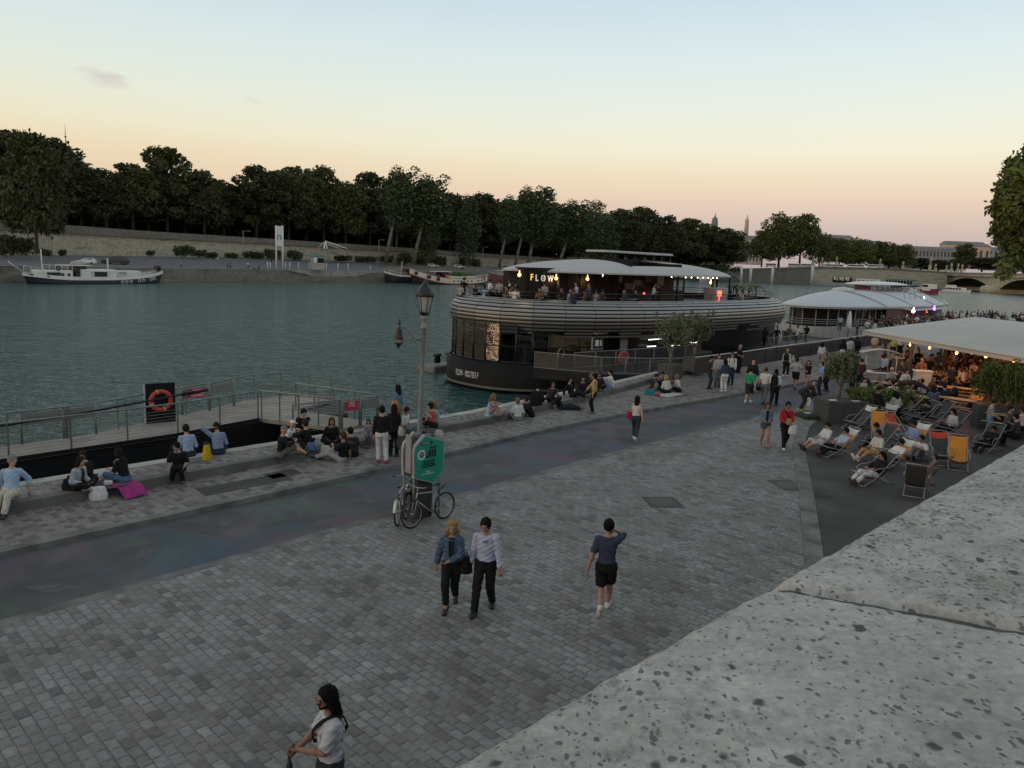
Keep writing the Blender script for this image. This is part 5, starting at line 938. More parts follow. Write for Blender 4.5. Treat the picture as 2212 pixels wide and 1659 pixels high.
globe(DQ(s_at(1973, 32.0, 2.1)-112.5, -7.0, 2.1), .2, SPOT, 12, 'bright white spotlight under the awning of the domed boat', None, (1, .9, .8)); globe(DQ(s_at(1996, 34.5, 3.4)-112.5, -4.5, 3.3), .2, SPOT, 0, 'bright white floodlight on the roof frame of the domed boat'); globe(DQ(s_at(2018, 32, 2.25)-112.5, -7.0, 2.25), .2, MAG, 12, 'magenta party lamp at the right end of the domed boat', None, (.7, .15, 1)); globe(DQ(s_at(2001, 32, 1.8)-112.5, -7.0, 1.8), .14, HEAT, 6, 'red party lamp left of the magenta one', None, (1, .1, .05))
DKZ = .2
PW = mat('pontoon_boards', (.26, .225, .19), .8, 0, .25, 1.2, .3, 20); GALV = mat('galvanised_rail', (.20, .20, .19), .45, .6, .15, 4); BLKH = mat('black_pontoon_hull', (.006, .006, .007), .6, 0, .2, 1, 0, 40, .25)
near = [(-8, 25.2), (5, 25.4), (10.3, 25.75), (13.8, 26.5)]; farp = [(18.1, 28.3), (17.7, 29.8), (16.6, 30.4), (15.2, 30.3), (13.6, 29.5), (10.9, 28.4), (8, 27.3), (5, 27.15), (-8, 27.0)]
pon = thing('pontoon', 'long black hulled pontoon with pale deck and steel wire railings at the left', 'pontoon', Q(10, 26, 0), QROT)
def PQ(s, t, z=0.): return (s-10, t-26, z)
poly = [PQ(s, t)[:2] for s, t in near+farp]
part('deck', MB().prism(poly, DKZ-.1, DKZ), PW, pon)
hullp = [(-8, 25.3), (5, 25.5), (10.3, 25.85), (13.7, 26.4), (17.4, 26.0), (18.4, 28.2), (17.6, 29.6), (15.2, 30.1), (10.9, 28.2), (5, 27), (-8, 26.8)]
part('hull', MB().prism([PQ(s, t)[:2] for s, t in hullp], WZ-.6, DKZ-.12), BLKH, pon)
b = MB()
for i in range(len(near)-1): b.beam(PQ(*near[i], DKZ-.02), PQ(*near[i+1], DKZ-.02), .06, .12)
part('edge_trim', b, BLKH, pon)
def wire_rail(root, pts, h=1.05, step=1.7, wires=8, name='railing', r=.028, smooth=0):
    pts = [np.array(p, float) for p in pts]; b = MB(); b.tube([p+up*h for p in pts], r, 8)
    l = np.concatenate([[0], np.cumsum([np.linalg.norm(q-p) for p, q in zip(pts, pts[1:])])]); n = max(1, round(l[-1]/step))
    at = lambda d: np.array([np.interp(d, l, [p[k] for p in pts]) for k in range(3)])
    for k in range(n+1): q = at(l[-1]*k/n); b.beam(q, q+up*(h-.02), .05, .02)
    for w_ in range(wires): b.tube([p+up*(.10+w_*(h-.2)/wires) for p in pts], .007, 3, cap=False)
    return part(name, b, GALV, root)
wire_rail(pon, [PQ(s, t+.08, DKZ) for s, t in near]); fr = [PQ(s-.06, t-.08, DKZ) for s, t in farp]
wire_rail(pon, fr[0:6] , step=1.2); wire_rail(pon, fr[5:])
for (s, t, w_) in ((11.9, 28.85, 1.1), (13.1, 29.25, 1.1), (6.2, 27.18, 1.3), (7.4, 27.25, 1.0)):
    g = part('gate', MB().tube([PQ(s, t, DKZ), PQ(s, t, DKZ+1.1)], .04, 6).tube([PQ(s+w_, t+.1, DKZ), PQ(s+w_, t+.1, DKZ+1.1)], .04, 6), GALV, pon); part('gate_panel', MB().beam(PQ(s+.04, t-.03, DKZ+.78), PQ(s+w_-.04, t+.07, DKZ+.78), .02, .36, up), mat('grey_panel', (.17, .17, .17), .5), g)
SIGNR = mat('red_sign', (.42, .02, .05), .5); 
def redsign(p, rz, wd, ht, lines, label):
    r = thing('warning_sign', label, 'sign', p, rz); part('plate', MB().bbox((0, 0, 0), (wd, .02, ht), 0, .005), SIGNR, r)
    for k, ln in enumerate(lines):
        t_ = text_mb(ln, ht*.24, .004, True, .8); t_.xf(frame((0, -.014, ht*(.28-.28*k)), (1, 0, 0), (0, 0, 1))); part('lettering', t_, LETW, r)
redsign(Q(12.45, 28.78, DKZ+.80), QROT+.1, .62, .36, ['PASSERELLE', 'INTERDITE AU PUBLIC', 'ACCÈS RÉSERVÉ'], 'red warning sign on the grey gate of the curved far railing')
br = thing('access_ramp', 'short boarded ramp with wire railings linking the pontoon to the quay', 'ramp', Q(16, 24.5, 0), QROT)
def BQ(s, t, z=0.): return (s-16, t-24.5, z)
RA, RB_, RC, RD = (13.9, 26.5), (15.8, 27.3), (16.2, 22.4), (14.6, 22.35)
part('deck', MB().add([BQ(*RA, .21), BQ(*RD, .47), BQ(*RC, .47), BQ(*RB_, .21), BQ(*RA, .05), BQ(*RD, .35), BQ(*RC, .35), BQ(*RB_, .05)], [(0, 1, 2, 3), (7, 6, 5, 4), (0, 4, 5, 1), (1, 5, 6, 2), (2, 6, 7, 3), (3, 7, 4, 0)]), PW, br)
wire_rail(br, [BQ(*RA, .21), BQ(*RD, .47)], step=1.2, r=.034); wire_rail(br, [BQ(*RB_, .21), BQ(*RC, .47)], step=1.2, r=.034); wire_rail(br, [BQ(12.8, 22.3, .46), BQ(14.6, 22.25, .46)], step=1.3)
g = part('gate', MB().tube([BQ(14.7, 22.3, .46), BQ(14.7, 22.3, 1.5), BQ(15.4, 22.3, 1.5), BQ(15.4, 22.3, .46)], .03, 6).tube([BQ(15.48, 22.3, .46), BQ(15.48, 22.3, 1.5), BQ(16.2, 22.3, 1.5), BQ(16.2, 22.3, .46)], .03, 6), GALV, br); part('gate_panel', MB().beam(BQ(14.73, 22.26, 1.25), BQ(15.37, 22.26, 1.25), .02, .34, up).beam(BQ(15.5, 22.26, 1.25), BQ(16.17, 22.26, 1.25), .02, .34, up), mat('grey_panel', (.17, .17, .17), .5), g)
redsign(Q(15.03, 22.22, 1.26), QROT, .50, .32, ['INTERDIT', 'AU PUBLIC'], 'red warning sign on the gate at the quay end of the ramp')
r = thing('lifebuoy_board', 'black lifebuoy board standing on the pontoon railing line', 'board', Q(10.75, 27.95, DKZ), QROT-.15); part('panel', MB().bbox((0, 0, .72), (1.0, .12, 1.44), 0, .02), BLKH, r); part('side_edge', MB().box((-.52, 0, .72), (.04, .14, 1.44)), GREYP, r)
r = thing('lifebuoy', 'orange and white lifebuoy hung on the black board of the pontoon', 'lifebuoy', Q(10.72, 27.83, DKZ+.82), QROT-.15); part('ring', torus(MB(), (0, 0, 0), .33, .08, XZ, 28, 10), LIFERED, r); b = MB()
for k in range(4):
    a = k*math.pi/2+.35; b.tube([((.33+.088*math.cos(q))*math.cos(a), .088*math.sin(q), (.33+.088*math.cos(q))*math.sin(a)) for q in np.linspace(0, 2*math.pi, 12)], .012, 5)
part('white_band', b, WHITE, r)
solo('boat_hook', MB().tube([Q(3.5, 25.9, 1.0), Q(7.5, 26.4, 1.12), Q(11.6, 27.2, 1.32)], .035, 6).tube([Q(11.2, 27.12, 1.3), Q(12.2, 27.3, 1.34)], .06, 6), BLKH, 'long black pole lying along the pontoon railing past the lifebuoy board', 'pole')
CASTG = mat('grey_cast_iron', (.20, .21, .21), .5, .3, .15, 6, .2, 40); CASTB = mat('black_cast_iron', (.018, .018, .019), .45, .2, .2, 6)
lp = Q(*ST(G(899, 1106)), 0.); r = thing('street_lamp', 'tall grey cast iron street lamp with a black lantern and a side arm', 'street lamp', lp, 0)
r.rotation_euler = (0, rad(1.2), 0)
part('column', MB().lathe([(.16, 0), (.16, .5), (.11, .7), (.075, 1.2), (.062, 2.2), (.055, 3.6), (.05, 4.66), (.085, 4.70), (.085, 4.76), (.055, 4.8), (.06, 4.9), (.10, 4.97), (.085, 5.02), (.03, 5.05)], 14), CASTG, r)
lan = part('lantern', MB().lathe([(.05, 5.04), (.08, 5.06), (.115, 5.10)], 6, cap=False), CASTB, r)
b = MB()
for k in range(6):
    a = k*math.pi/3; c_, s_ = math.cos(a), math.sin(a); b.tube([(.02*c_, .02*s_, 5.03), (.10*c_, .10*s_, 5.04), (.125*c_, .125*s_, 5.12), (.115*c_, .115*s_, 5.14), (.20*c_, .20*s_, 5.50)], .011, 5)
part('lantern_frame', b, CASTB, r); part('lantern_glass', MB().lathe([(.112, 5.14), (.195, 5.49)], 6, cap=False), mat('frosted_pane', (.33, .35, .35), .25), r)
part('lantern_cap', MB().lathe([(.215, 5.49), (.225, 5.52), (.215, 5.60), (.13, 5.74), (.10, 5.77), (.09, 5.80), (.05, 5.84), (.045, 5.88), (.02, 5.92)], 6), CASTB, r); part('lamp_tube', MB().lathe([(.04, 5.15), (.05, 5.42), (.02, 5.47)], 8), mat('frosted_white', (.6, .6, .58), .6), r)
sa = np.array([-.95, -.25, 0]); sa /= np.linalg.norm(sa)
part('arm', MB().tube([sa*.05+up*4.42, sa*.2+up*4.46, sa*.33+up*4.62, sa*.45+up*4.74, sa*.58+up*4.76, sa*.66+up*4.72], .034, 6).tube([sa*.18+up*4.46, sa*.24+up*4.40, sa*.17+up*4.36], .018, 5), CASTG, r)
part('pendant_lamp', MB().lathe([(.01, 4.93), (.02, 4.86), (.045, 4.84), (.03, 4.80), (.03, 4.70), (.075, 4.66), (.08, 4.58), (.10, 4.50), (.115, 4.40), (.09, 4.31), (.04, 4.28), (.03, 4.22), (.01, 4.20)], 12, tuple(sa*.60)), CASTB, r)
part('pendant_lens', MB().lathe([(.118, 4.42), (.12, 4.36), (.10, 4.34)], 12, tuple(sa*.60), cap=False), mat('frosted_dark', (.22, .18, .17), .3), r)
pp = lp + QU*.0 - QN*.42; pil = thing('sign_pillar', 'grey sign pillar with a green public toilet poster at the foot of the street lamp', 'sign', pp, QROT)
TEAL = mat('poster_green', (.010, .26, .175), .55, 0, .05, 2); INK = mat('poster_ink', (.008, .010, .012), .6)
def on_panel(px, py):
    "point of the photo's poster outline on the pillar's river-parallel face"
    d = pray(px, py); nrm = -QN; t = np.dot(pp + nrm*.20 - np.array([0, 0, EYE]), nrm)/np.dot(d, nrm); q = d*t + up*EYE - pp; return float(np.dot(q, QU)), float(q[2])
OUT = [(919.0, 943.0), (957.6, 953.3), (956.5, 1013), (952.3, 1020), (936.8, 1040.5), (896.6, 1032), (896, 978), (899.3, 965.8)]
PL_ = [on_panel(*q) for q in OUT]
def plate(b, pl, y0, y1, k=1.0): 
    cx = sum(p[0] for p in pl)/len(pl); cz = sum(p[1] for p in pl)/len(pl); n = len(pl)
    v = [(cx+(x-cx)*k, y, cz+(z-cz)*k) for y in (y0, y1) for x, z in pl]; b.add(v, [tuple(range(n)), tuple(range(2*n-1, n-1, -1))] + [(i, n+i, n+(i+1) % n, (i+1) % n) for i in range(n)]); return b
part('panel_frame', plate(MB(), PL_, -.20, -.10, 1.07), GREYP, pil); part('poster', plate(MB(), PL_, -.212, -.205), TEAL, pil)
x0 = min(p[0] for p in PL_); x1 = max(p[0] for p in PL_); cxp = (x0+x1)/2; zt_ = max(p[1] for p in PL_)
part('back_panel', plate(MB(), PL_, .22, .30, 1.07), GREYP, pil)
part('side_panel', MB().bbox((x0-.05, -.02, 1.72), (.03, .22, .95), 0, .01), mat('side_poster', (.26, .26, .26), .5), pil)
part('pillar_core', MB().box((cxp, .05, 1.5), (.5, .24, 1.2)).bbox((cxp, .05, .52), (.46, .26, 1.04)), mat('pillar_dark', (.05, .05, .05), .6, .2), pil)
for x in (x0+.02, x1-.06): part('leg', MB().tube([(x, -.15, 0), (x, -.15, 1.3)], .025, 6).tube([(x, .22, 0), (x, .22, 1.3)], .025, 6), GALV, pil)
for ch, px, py, sz, mm, sx_ in (('O', 910.0, 984, .34, LETW, .98), ('u', 922.2, 979, .37, INK, .85), ('i', 929.5, 976, .40, INK, 1.05), ('i', 934.5, 975, .40, INK, 1.05), ('i', 939.5, 974, .40, INK, 1.05)):
    a, z = on_panel(px, py); t_ = text_mb(ch, sz, .004, True, sx_); t_.xf(frame((a, -.216, z), (1, 0, 0), (0.06, 0, 1))); part('poster_letter', t_, mm, pil)
a, z = on_panel(910, 983); part('seat_mark', MB().lathe([(.001, 0), (.055, 0), (.06, .003), (.001, .003)], 14, sx=.8, sy=1.2).xf(Matrix.Translation((a, -.214, z)) @ Matrix.Rotation(math.pi/2, 4, 'X')), mat('seat_grey', (.18, .24, .21), .6), pil)
for txt, px, py, sz, mm in (('VOUS AVEZ UTILISÉ', 925.5, 996, .075, INK), ("L'UN DES SANITAIRES", 925.3, 1001.5, .075, INK), ('À VOTRE DISPOSITION', 925, 1007, .075, INK), ('ENSEMBLE,', 924, 1018.5, .05, LETW), ('RENDONS PARIS PLUS PROPRE', 924, 1022.5, .05, LETW)):
    a, z = on_panel(px, py); t_ = text_mb(txt, sz*.92, .004, True, .62); t_.xf(frame((a, -.216, z), (1, 0, 0), (0, 0, 1))); part('poster_text', t_, mm, pil)
a0, z0 = on_panel(909, 959); a1, z1 = on_panel(934, 955); part('poster_strip', MB().beam((a0, -.214, z0), (a1, -.214, z1), .006, .06, (0, 0, 1)), INK, pil); t_ = text_mb('MAIRIE DE PARIS', .04, .004, True, .8); t_.xf(frame(((a0+a1)/2-.03, -.22, (z0+z1)/2), (a1-a0, 0, z1-z0), (0, 0, 1))); part('poster_text', t_, LETW, pil)
def bicycle(name, label, loc, rz, paint, guard=None, basket=False, white_guard=False, lean=.0):
    "wheels along x, front at +x"
    r = thing(name, label, 'bicycle', loc, rz); r.rotation_euler = (lean, 0, rz); fm = mat('bike_paint', paint, .35, .3, .1, 5); R_ = .345; wb = .53
    for sx_, nm in ((-1, 'rear_wheel'), (1, 'front_wheel')):
        w_ = part(nm, torus(MB(), (0, 0, 0), R_-.022, .022, XZ, 30, 7), mat('tyre', (.012, .012, .012), .8), r, loc=(sx_*wb, 0, R_)); 
        b = MB(); torus(b, (0, 0, 0), R_-.05, .010, XZ, 30, 5)
        for k in range(18): a = k*math.pi/9; b.tube([(0, .03*(-1)**k, 0), ((R_-.05)*math.cos(a), 0, (R_-.05)*math.sin(a))], .0018, 3, cap=False)
        b.tube([(0, -.05, 0), (0, .05, 0)], .022, 8); part('rim', b, STEEL, w_)
    bb, st, ht, hb_ = np.array([-.08, 0, .28]), np.array([-.24, 0, .80]), np.array([.36, 0, .82]), np.array([.40, 0, .66]); ra = np.array([-wb, 0, R_]); fa = np.array([wb, 0, R_])
    b = MB(); b.tube([bb, st], .017, 7); b.tube([st-(st-bb)*.08, ht], .017, 7); b.tube([bb, hb_], .021, 7); b.tube([ht+(0.0, 0, .03), hb_], .022, 7)
    for y in (-.05, .05): b.tube([bb, ra+(0, y, 0)], .010, 5); b.tube([st-(st-bb)*.1, ra+(0, y, 0)], .009, 5)
    part('frame', b, fm, r); b = MB()
    for y in (-.055, .055): b.tube([hb_+(0, y*.6, 0), hb_+(.05, y, -.1), fa+(0, y, 0)], .012, 5)
    part('fork', b, fm, r); part('handlebar', MB().tube([ht, ht+(-.02, 0, .16)], .013, 6).tube([ht+(-.12, -.30, .19), ht+(-.02, -.2, .17), ht+(.02, 0, .16), ht+(-.02, .2, .17), ht+(-.12, .30, .19)], .012, 6), STEEL, r)
    part('grip', MB().tube([ht+(-.12, -.30, .19), ht+(-.06, -.24, .18)], .018, 6), BLACKP, r); part('grip', MB().tube([ht+(-.12, .30, .19), ht+(-.06, .24, .18)], .018, 6), BLACKP, r)
    part('seat_post', MB().tube([st, st+(-.04, 0, .13)], .013, 6), STEEL, r); part('saddle', MB().grid([[(st[0]-.04+x, y*wd, st[2]+.15-abs(y)*.02-.02*(x > .05)) for y in (-1, -.6, 0, .6, 1)] for x, wd in ((-.12, .05), (-.08, .075), (-.02, .065), (.06, .03), (.14, .018))]).grid([[(st[0]-.04+x, y*wd, st[2]+.11) for y in (1, 0, -1)] for x, wd in ((-.12, .05), (-.08, .075), (-.02, .065), (.06, .03), (.14, .018))]), BLACKP, r)
    b = MB(); b.lathe([(.0, -.008), (.09, -.008), (.09, .008), (0, .008)], 16); b.xf(Matrix.Translation((bb[0], -.05, bb[2])) @ Matrix.Rotation(math.pi/2, 4, 'X')); b.tube([bb+(0, -.07, 0), bb+(.10, -.07, -.13)], .010, 5); b.tube([bb+(0, .07, 0), bb+(-.10, .07, .13)], .010, 5); b.box(tuple(bb+(.12, -.11, -.13)), (.09, .08, .02)); b.box(tuple(bb+(-.12, .11, .13)), (.09, .08, .02)); part('crank', b, BLACKP, r)
    b = MB(); b.tube([bb+(.02, -.05, .09), ra+(0, -.05, .04)], .005, 4); b.tube([bb+(.02, -.05, -.09), ra+(0, -.05, -.04)], .005, 4); part('chain', b, BLACKP, r)
    if guard == 'clip': part('mudguard', MB().grid([[(-.27-.5*t, y*(.02+.025*t), .72+.30*t-.08*t*t) for y in (-1, 0, 1)] for t in np.linspace(0, 1, 7)]), BLACKP, r)
    if guard == 'full':
        for sx_, a0, a1 in ((-1, .35, 2.9), (1, .5, 2.4)):
            part('mudguard', MB().grid([[(sx_*wb+(R_+.018)*math.cos(a), y, R_+(R_+.018)*math.sin(a)) for y in (-.03, 0, .03)] for a in np.linspace(a0, a1, 14)]), WHITE if white_guard else fm, r)
        part('rack', MB().box((-wb-.05, 0, .76), (.36, .12, .015)).tube([(-wb, .06, R_), (-wb-.05, .06, .76)], .006, 4), BLACKP, r)
    return r
fw_, rw_ = G(892.5, 1141), G(959, 1121); md = (fw_+rw_)/2; dd = fw_-rw_
bicycle('bicycle', 'grey bicycle with black clip on mudguard standing in front of the green poster', md, math.atan2(dd[1], dd[0]), (.30, .30, .30), 'clip', lean=.05)
n1 = G(855, 1142); d1 = np.array([.08, 1., 0]); d1 /= np.linalg.norm(d1)
bicycle('bicycle', 'white bicycle with white mudguards seen end on at the left of the pillar', n1+d1*.75, math.atan2(d1[1], d1[0]), (.55, .55, .54), 'full', white_guard=True, lean=-.04)
bicycle('bicycle', 'dark bicycle squeezed between the white bicycle and the pillar', G(876, 1128)+d1*.75, math.atan2(d1[1], d1[0])-.06, (.02, .02, .022), 'full', lean=.06)
solo('stroller', MB().bbox((0, 0, .55), (.45, .7, .5), 0, .12).tube([(-.25, .45, .1), (-.2, -.1, .6), (-.2, -.55, 1.0), (.2, -.55, 1.0), (.2, -.1, .6), (.25, .45, .1)], .018, 6).tube([(-.3, -.4, .15), (-.28, -.4, .15)], .16, 14).tube([(.28, -.4, .15), (.3, -.4, .15)], .16, 14).tube([(-.3, .45, .13), (-.28, .45, .13)], .13, 14).tube([(.28, .45, .13), (.3, .45, .13)], .13, 14).grid([[(x*.24, -.2+.35*math.sin(a), .8+.25*math.cos(a)) for x in (-1, 0, 1)] for a in np.linspace(-1.3, 1.3, 8)]), mat('stroller_fabric', (.07, .075, .075), .8), 'grey baby stroller with hood parked behind the sign pillar', 'stroller', None, GQ(874, 985)+up*.01, .9)
FB = [(1500, 812), (1600, 797), (1675, 783), (1793, 764), (1864, 752), (1930, 742)]
fr_ = thing('barrier_fence', 'long dark barrier fence with pale handrail along the quay edge', 'fence', G(1600, 797, STEP_Z)); pts = [G(x, y, STEP_Z)-G(1600, 797, STEP_Z) for x, y in FB]
b = MB(); b.tube([p+up*1.07 for p in pts], .035, 6); part('handrail', b, mat('pale_rail', (.50, .50, .48), .5), fr_)
mesh_panels(fr_, [tuple(p) for p in pts], 1.0, lambda *q: q, .02, .05, False, M_FLB)
for a, c in zip(pts[:-1], pts[1:]):
    l = np.linalg.norm(c-a); m_ = max(1, round(l/1.8))
    for k in range(m_): 
        p0, p1 = a+(c-a)*(k+.03)/m_, a+(c-a)*(k+.97)/m_; part('dark_infill', MB().add([p0+up*.12, p1+up*.12, p1+up*.95, p0+up*.95], [(0, 1, 2, 3)]), mat('dark_net', (.022, .024, .025), .6, 0, .2, 3), fr_)
st = thing('landing_stage', 'dark landing stage between the fence and the two restaurant boats', 'pontoon', Q(75, 29, 0), QROT); part('deck', MB().box((0, .3, -.1), (34, 3.4, .5)), mat('dark_grey_steel', (.045, .045, .045), .6, .2, .2, 2), st)
for dt, z in ((-1.2, .15), (1.8, .15)): mesh_panels(st, [(-17, dt, z), (17, dt, z)], 1.05, lambda *q: q, .02, .06, dt < 0)
solo('paper_notice', MB().box((0, 0, 0), (.22, .012, .30)), WHITE, 'white paper notice fixed to the barrier fence', 'notice', None, G(1712, 772, .9)-QN*.05, QROT); 
def olive(loc, h, seed, label, box=(.95, .85), rz=QROT, w_=1.0, bw=None):
    r = thing('olive_tree', label, 'tree', loc+up*(box[1]-.06), rz); rng = np.random.default_rng(seed); tr = MB(); cr = MB(); th = h*.42
    for k in range(3): a = k*2.1; tr.tube([(0, 0, 0), (.05*math.cos(a), .05*math.sin(a), th*.5), (.30*math.cos(a)*w_, .30*math.sin(a)*w_, th*1.2), (.5*math.cos(a+.4)*w_, .5*math.sin(a+.4)*w_, h*.8)], [.075, .06, .04, .012], 6)
    for k in range(9): a = k*2.4; q = rng.random(); leaf_cloud(cr, (.55*w_*math.cos(a)*(.5+.6*q), .55*w_*math.sin(a)*(.5+.6*q), h*(.5+.048*k)), (.42*w_, .42*w_, .40*w_), 330, .10, rng, .15)
    for k in range(14): a = rng.random()*6.3; c = np.array([.75*w_*math.cos(a), .75*w_*math.sin(a), h*(.55+.5*rng.random())]); leaf_cloud(cr, c, (.10, .10, .26), 40, .085, rng, .1)
    part('trunk', tr, BARK_P, r); part('crown', cr, [LEAF_O, LEAF_P], r)
PLB = mat('planter_grey', (.055, .055, .055), .7, 0, .15, 3)
def planter(loc, wd, ht, label, rz=QROT, m_=None, dp=None):
    r = thing('planter_box', label, 'planter', loc, rz); part('box', MB().bbox((0, 0, ht/2), (wd, dp or wd, ht), 0, .02), m_ or PLB, r); part('soil', MB().box((0, 0, ht+.003), (wd*.9, (dp or wd)*.9, .02)), mat('soil', (.06, .045, .03), .95), r); return r
p1 = G(1461, 820, STEP_Z)+QN*.45; planter(p1, 1.0, .82, 'square dark planter holding the left olive tree beside the gangway'); olive(p1, 2.7, 31, 'olive tree in the left square planter before the black restaurant', w_=1.25)
p2 = G(1514, 803, STEP_Z)+QN*.5; planter(p2, 1.0, .82, 'square dark planter holding the right olive tree behind the standing group'); olive(p2, 2.55, 32, 'olive tree in the right square planter behind the standing group', w_=1.2)
p3 = G(1818, 915); planter(p3+np.array([.2, .7, 0]), 1.9, .95, 'large dark planter box with a small olive tree at the corner of the terrace', .12, None, 1.3); olive(p3+np.array([.05, .7, .1]), 2.1, 33, 'small olive tree in the large terrace planter', (.95, .95), .12, .85)
for dx in (-.55, .45): solo('paper_sheet', MB().box((0, 0, 0), (.36, .24, .006)), WHITE, ('left' if dx < 0 else 'right')+' white menu sheet lying on the rim of the large terrace planter', 'paper', None, p3+np.array([dx+.2, .3, .975]), .2)
gm = MB(); gm.bbox((0, 0, .09), (1.5, 1.1, .18), 0, .05); rg = np.random.default_rng(3)
o = solo('turf_mat', gm, mat('turf', (.02, .035, .012), .95, 0, .4, 60, .8, 120), 'raised dark green turf mat beside the large terrace planter', 'turf mat', None, G(1762, 903), .1)
for dx in (-.3, .25): solo('paper_sheet', MB().box((0, 0, 0), (.3, .21, .006)), WHITE, ('left' if dx < 0 else 'right')+' white sheet lying on the turf mat', 'paper', None, G(1762, 903)+np.array([dx, .2, .185]), .3)
tentr = thing('canopy', 'large flat pale awning canopy on dark posts at the right', 'canopy', Q(60, 13, 0), QROT)
def TQ(s, t, z): return (s-60, t-13, z)
C4 = [(51.0, 18.2), (82.5, 19.4), (72.0, 7.0), (40.0, 5.2)]
def tent_z(f, g): return 2.92+.42*math.sin(math.pi*f)**.8*math.sin(math.pi*g)**.8
P = []; 
for g in np.linspace(0, 1, 13):
    row = []
    for f in np.linspace(0, 1, 17):
        a = np.array(C4[0])*(1-f)+np.array(C4[1])*f; c = np.array(C4[3])*(1-f)+np.array(C4[2])*f; q = a*(1-g)+c*g; row.append(TQ(q[0], q[1], tent_z(f, g)))
    P.append(row)
b = MB(); b.grid(P[::-1]); P2 = [[(x, y, z-.05) for x, y, z in r_] for r_ in P]; b.grid(P2); M_AWN = mat('awning_cloth', (.46, .435, .39), .85, 0, .06, .25)
part('cloth', b, M_AWN, tentr)
b = MB()
for row in (P[0], P[-1], [r_[0] for r_ in P], [r_[-1] for r_ in P]): b.grid([[(x, y, z+.0) for x, y, z in row], [(x, y, z-.26) for x, y, z in row]], False); b.tube([(x, y, z-.02) for x, y, z in row], .05, 6)
part('valance', b, M_AWN, tentr)
for px, py in ((1960, 835), (2034, 822), (2100, 830)):
    q = G(px, py); s, t = ST(q); part('post', MB().box(TQ(s, t, 1.45), (.16, .16, 2.9)), PLB, tentr)
for s, t in ((52.5, 17.2), (66, 17.5), (80, 18), (70, 8.5), (56, 8)): part('post', MB().box(TQ(s, t, 1.45), (.16, .16, 2.9)), PLB, tentr)
b = MB(); 
for f in (.18, .5, .82):
    a = np.array(C4[0])*(1-f)+np.array(C4[1])*f; c = np.array(C4[3])*(1-f)+np.array(C4[2])*f; b.tube([TQ(*(a*(1-g)+c*g), tent_z(f, g)-.1) for g in np.linspace(0, 1, 7)], .04, 5)
part('rafter', b, PLB, tentr)
OGL = mat('orange_bulb', (1, .5, .1), .4, emit=(1, .27, .03, 2.6)); YGL = mat('yellow_bulb', (1, .8, .4), .4, emit=(1, .56, .18, 3))
for k, (x, y, pw, mm, rr) in enumerate(((1962, 736.6, 10, OGL, .085), (1977, 740.5, 0, OGL, .07), (1965.5, 745, 6, YGL, .06), (2008, 751, 8, YGL, .075), (2036.5, 750.5, 10, OGL, .075), (2066.5, 762.5, 10, YGL, .08), (2093, 757, 14, OGL, .09), (2099, 763, 0, OGL, .06), (2129.5, 770, 12, YGL, .08), (2163, 769, 12, OGL, .08), (2190, 780, 8, OGL, .07))):
    globe(G(x, y, 2.55), rr, mm, pw*2.2, 'glowing round bulb hanging under the near edge of the big awning', 'bulbs under the big awning', (1, .38, .10))
for k, (s, t) in enumerate(((56, 12), (62, 14), (68, 12), (60, 9.5))): globe(Q(s, t, 2.5), .08, OGL, 55, 'glowing orange bulb deep under the big awning', 'bulbs deep under the big awning', (1, .36, .12))
q = G(2088, 862, 1.0); l = bpy.data.lights.new('heater_light', 'POINT'); l.energy = 40; l.color = (1, .07, .05); l.shadow_soft_size = .15; lo = bpy.data.objects.new('heater_light', l); COL.objects.link(lo); lo.location = tuple(q+up*1.35+np.array([.3, .2, 0]))
r = thing('heat_lamp', 'red glowing heat lamp on a slim pole among the picnic tables', 'heater', G(2094, 850), 0); part('pole', MB().tube([(.6, 0, 0), (.6, 0, 2.35)], .03, 6), PLB, r); part('lamp_bar', MB().box((.4, 0, 2.35), (.5, .10, .08)), HEAT, r)
WOODY = mat('yellow_table_wood', (.36, .25, .10), .6, 0, .15, 3)
WOODY2 = mat('worn_table_wood', (.24, .17, .09), .7, 0, .25, 3)
def picnic_parts(r):
    b = MB()
    for k in range(4): b.box((0, -.27+.18*k, .74), (2.0, .165, .035))
    part('tabletop', b, WOODY, r)
    for y in (-.72, .72): part('bench', MB().box((0, y, .45), (2.0, .28, .04)).box((-.75, y, .22), (.05, .24, .43)).box((.75, y, .22), (.05, .24, .43)), WOODY2, r)
    for x in (-.75, .75): part('leg', MB().beam((x, -.28, 0), (x, .25, .72), .05, .05).beam((x, .28, 0), (x, -.25, .72), .05, .05), PLB, r)
TR = QROT+math.pi/2
TABLES = [(1905, 895, 'picnic table partly behind the ivy planter near the olive tree'), (1958, 885, 'picnic table in front of the white cabinet'), (2055, 893, 'picnic table with a bare yellow top at the near edge of the seating'), (1925, 858, 'picnic table beside the little food cart'), (2010, 862, 'picnic table just right of the white cabinet'), (2072, 868, 'picnic table lit red by the heat lamp'), (2060, 840, 'picnic table behind the red lit one'), (2120, 832, 'picnic table under the awning left of the bamboo'), (2135, 812, 'picnic table deep under the awning behind the bamboo'), (2020, 835, 'picnic table between the two awning posts'), (2185, 935, 'picnic table at the right edge of the terrace by the wall')]
tab0 = None; TABLE_AT = []
for k, (x, y, lb) in enumerate(TABLES):
    q = G(x, y); rz = TR + (.06 if k % 2 else -.05)
    if tab0 is None: tab0 = thing('picnic_table', lb, 'picnic table', q, rz, 'picnic tables of the terrace'); picnic_parts(tab0)
    else: clone(tab0, q, rz, lb)
    TABLE_AT.append((q, rz))
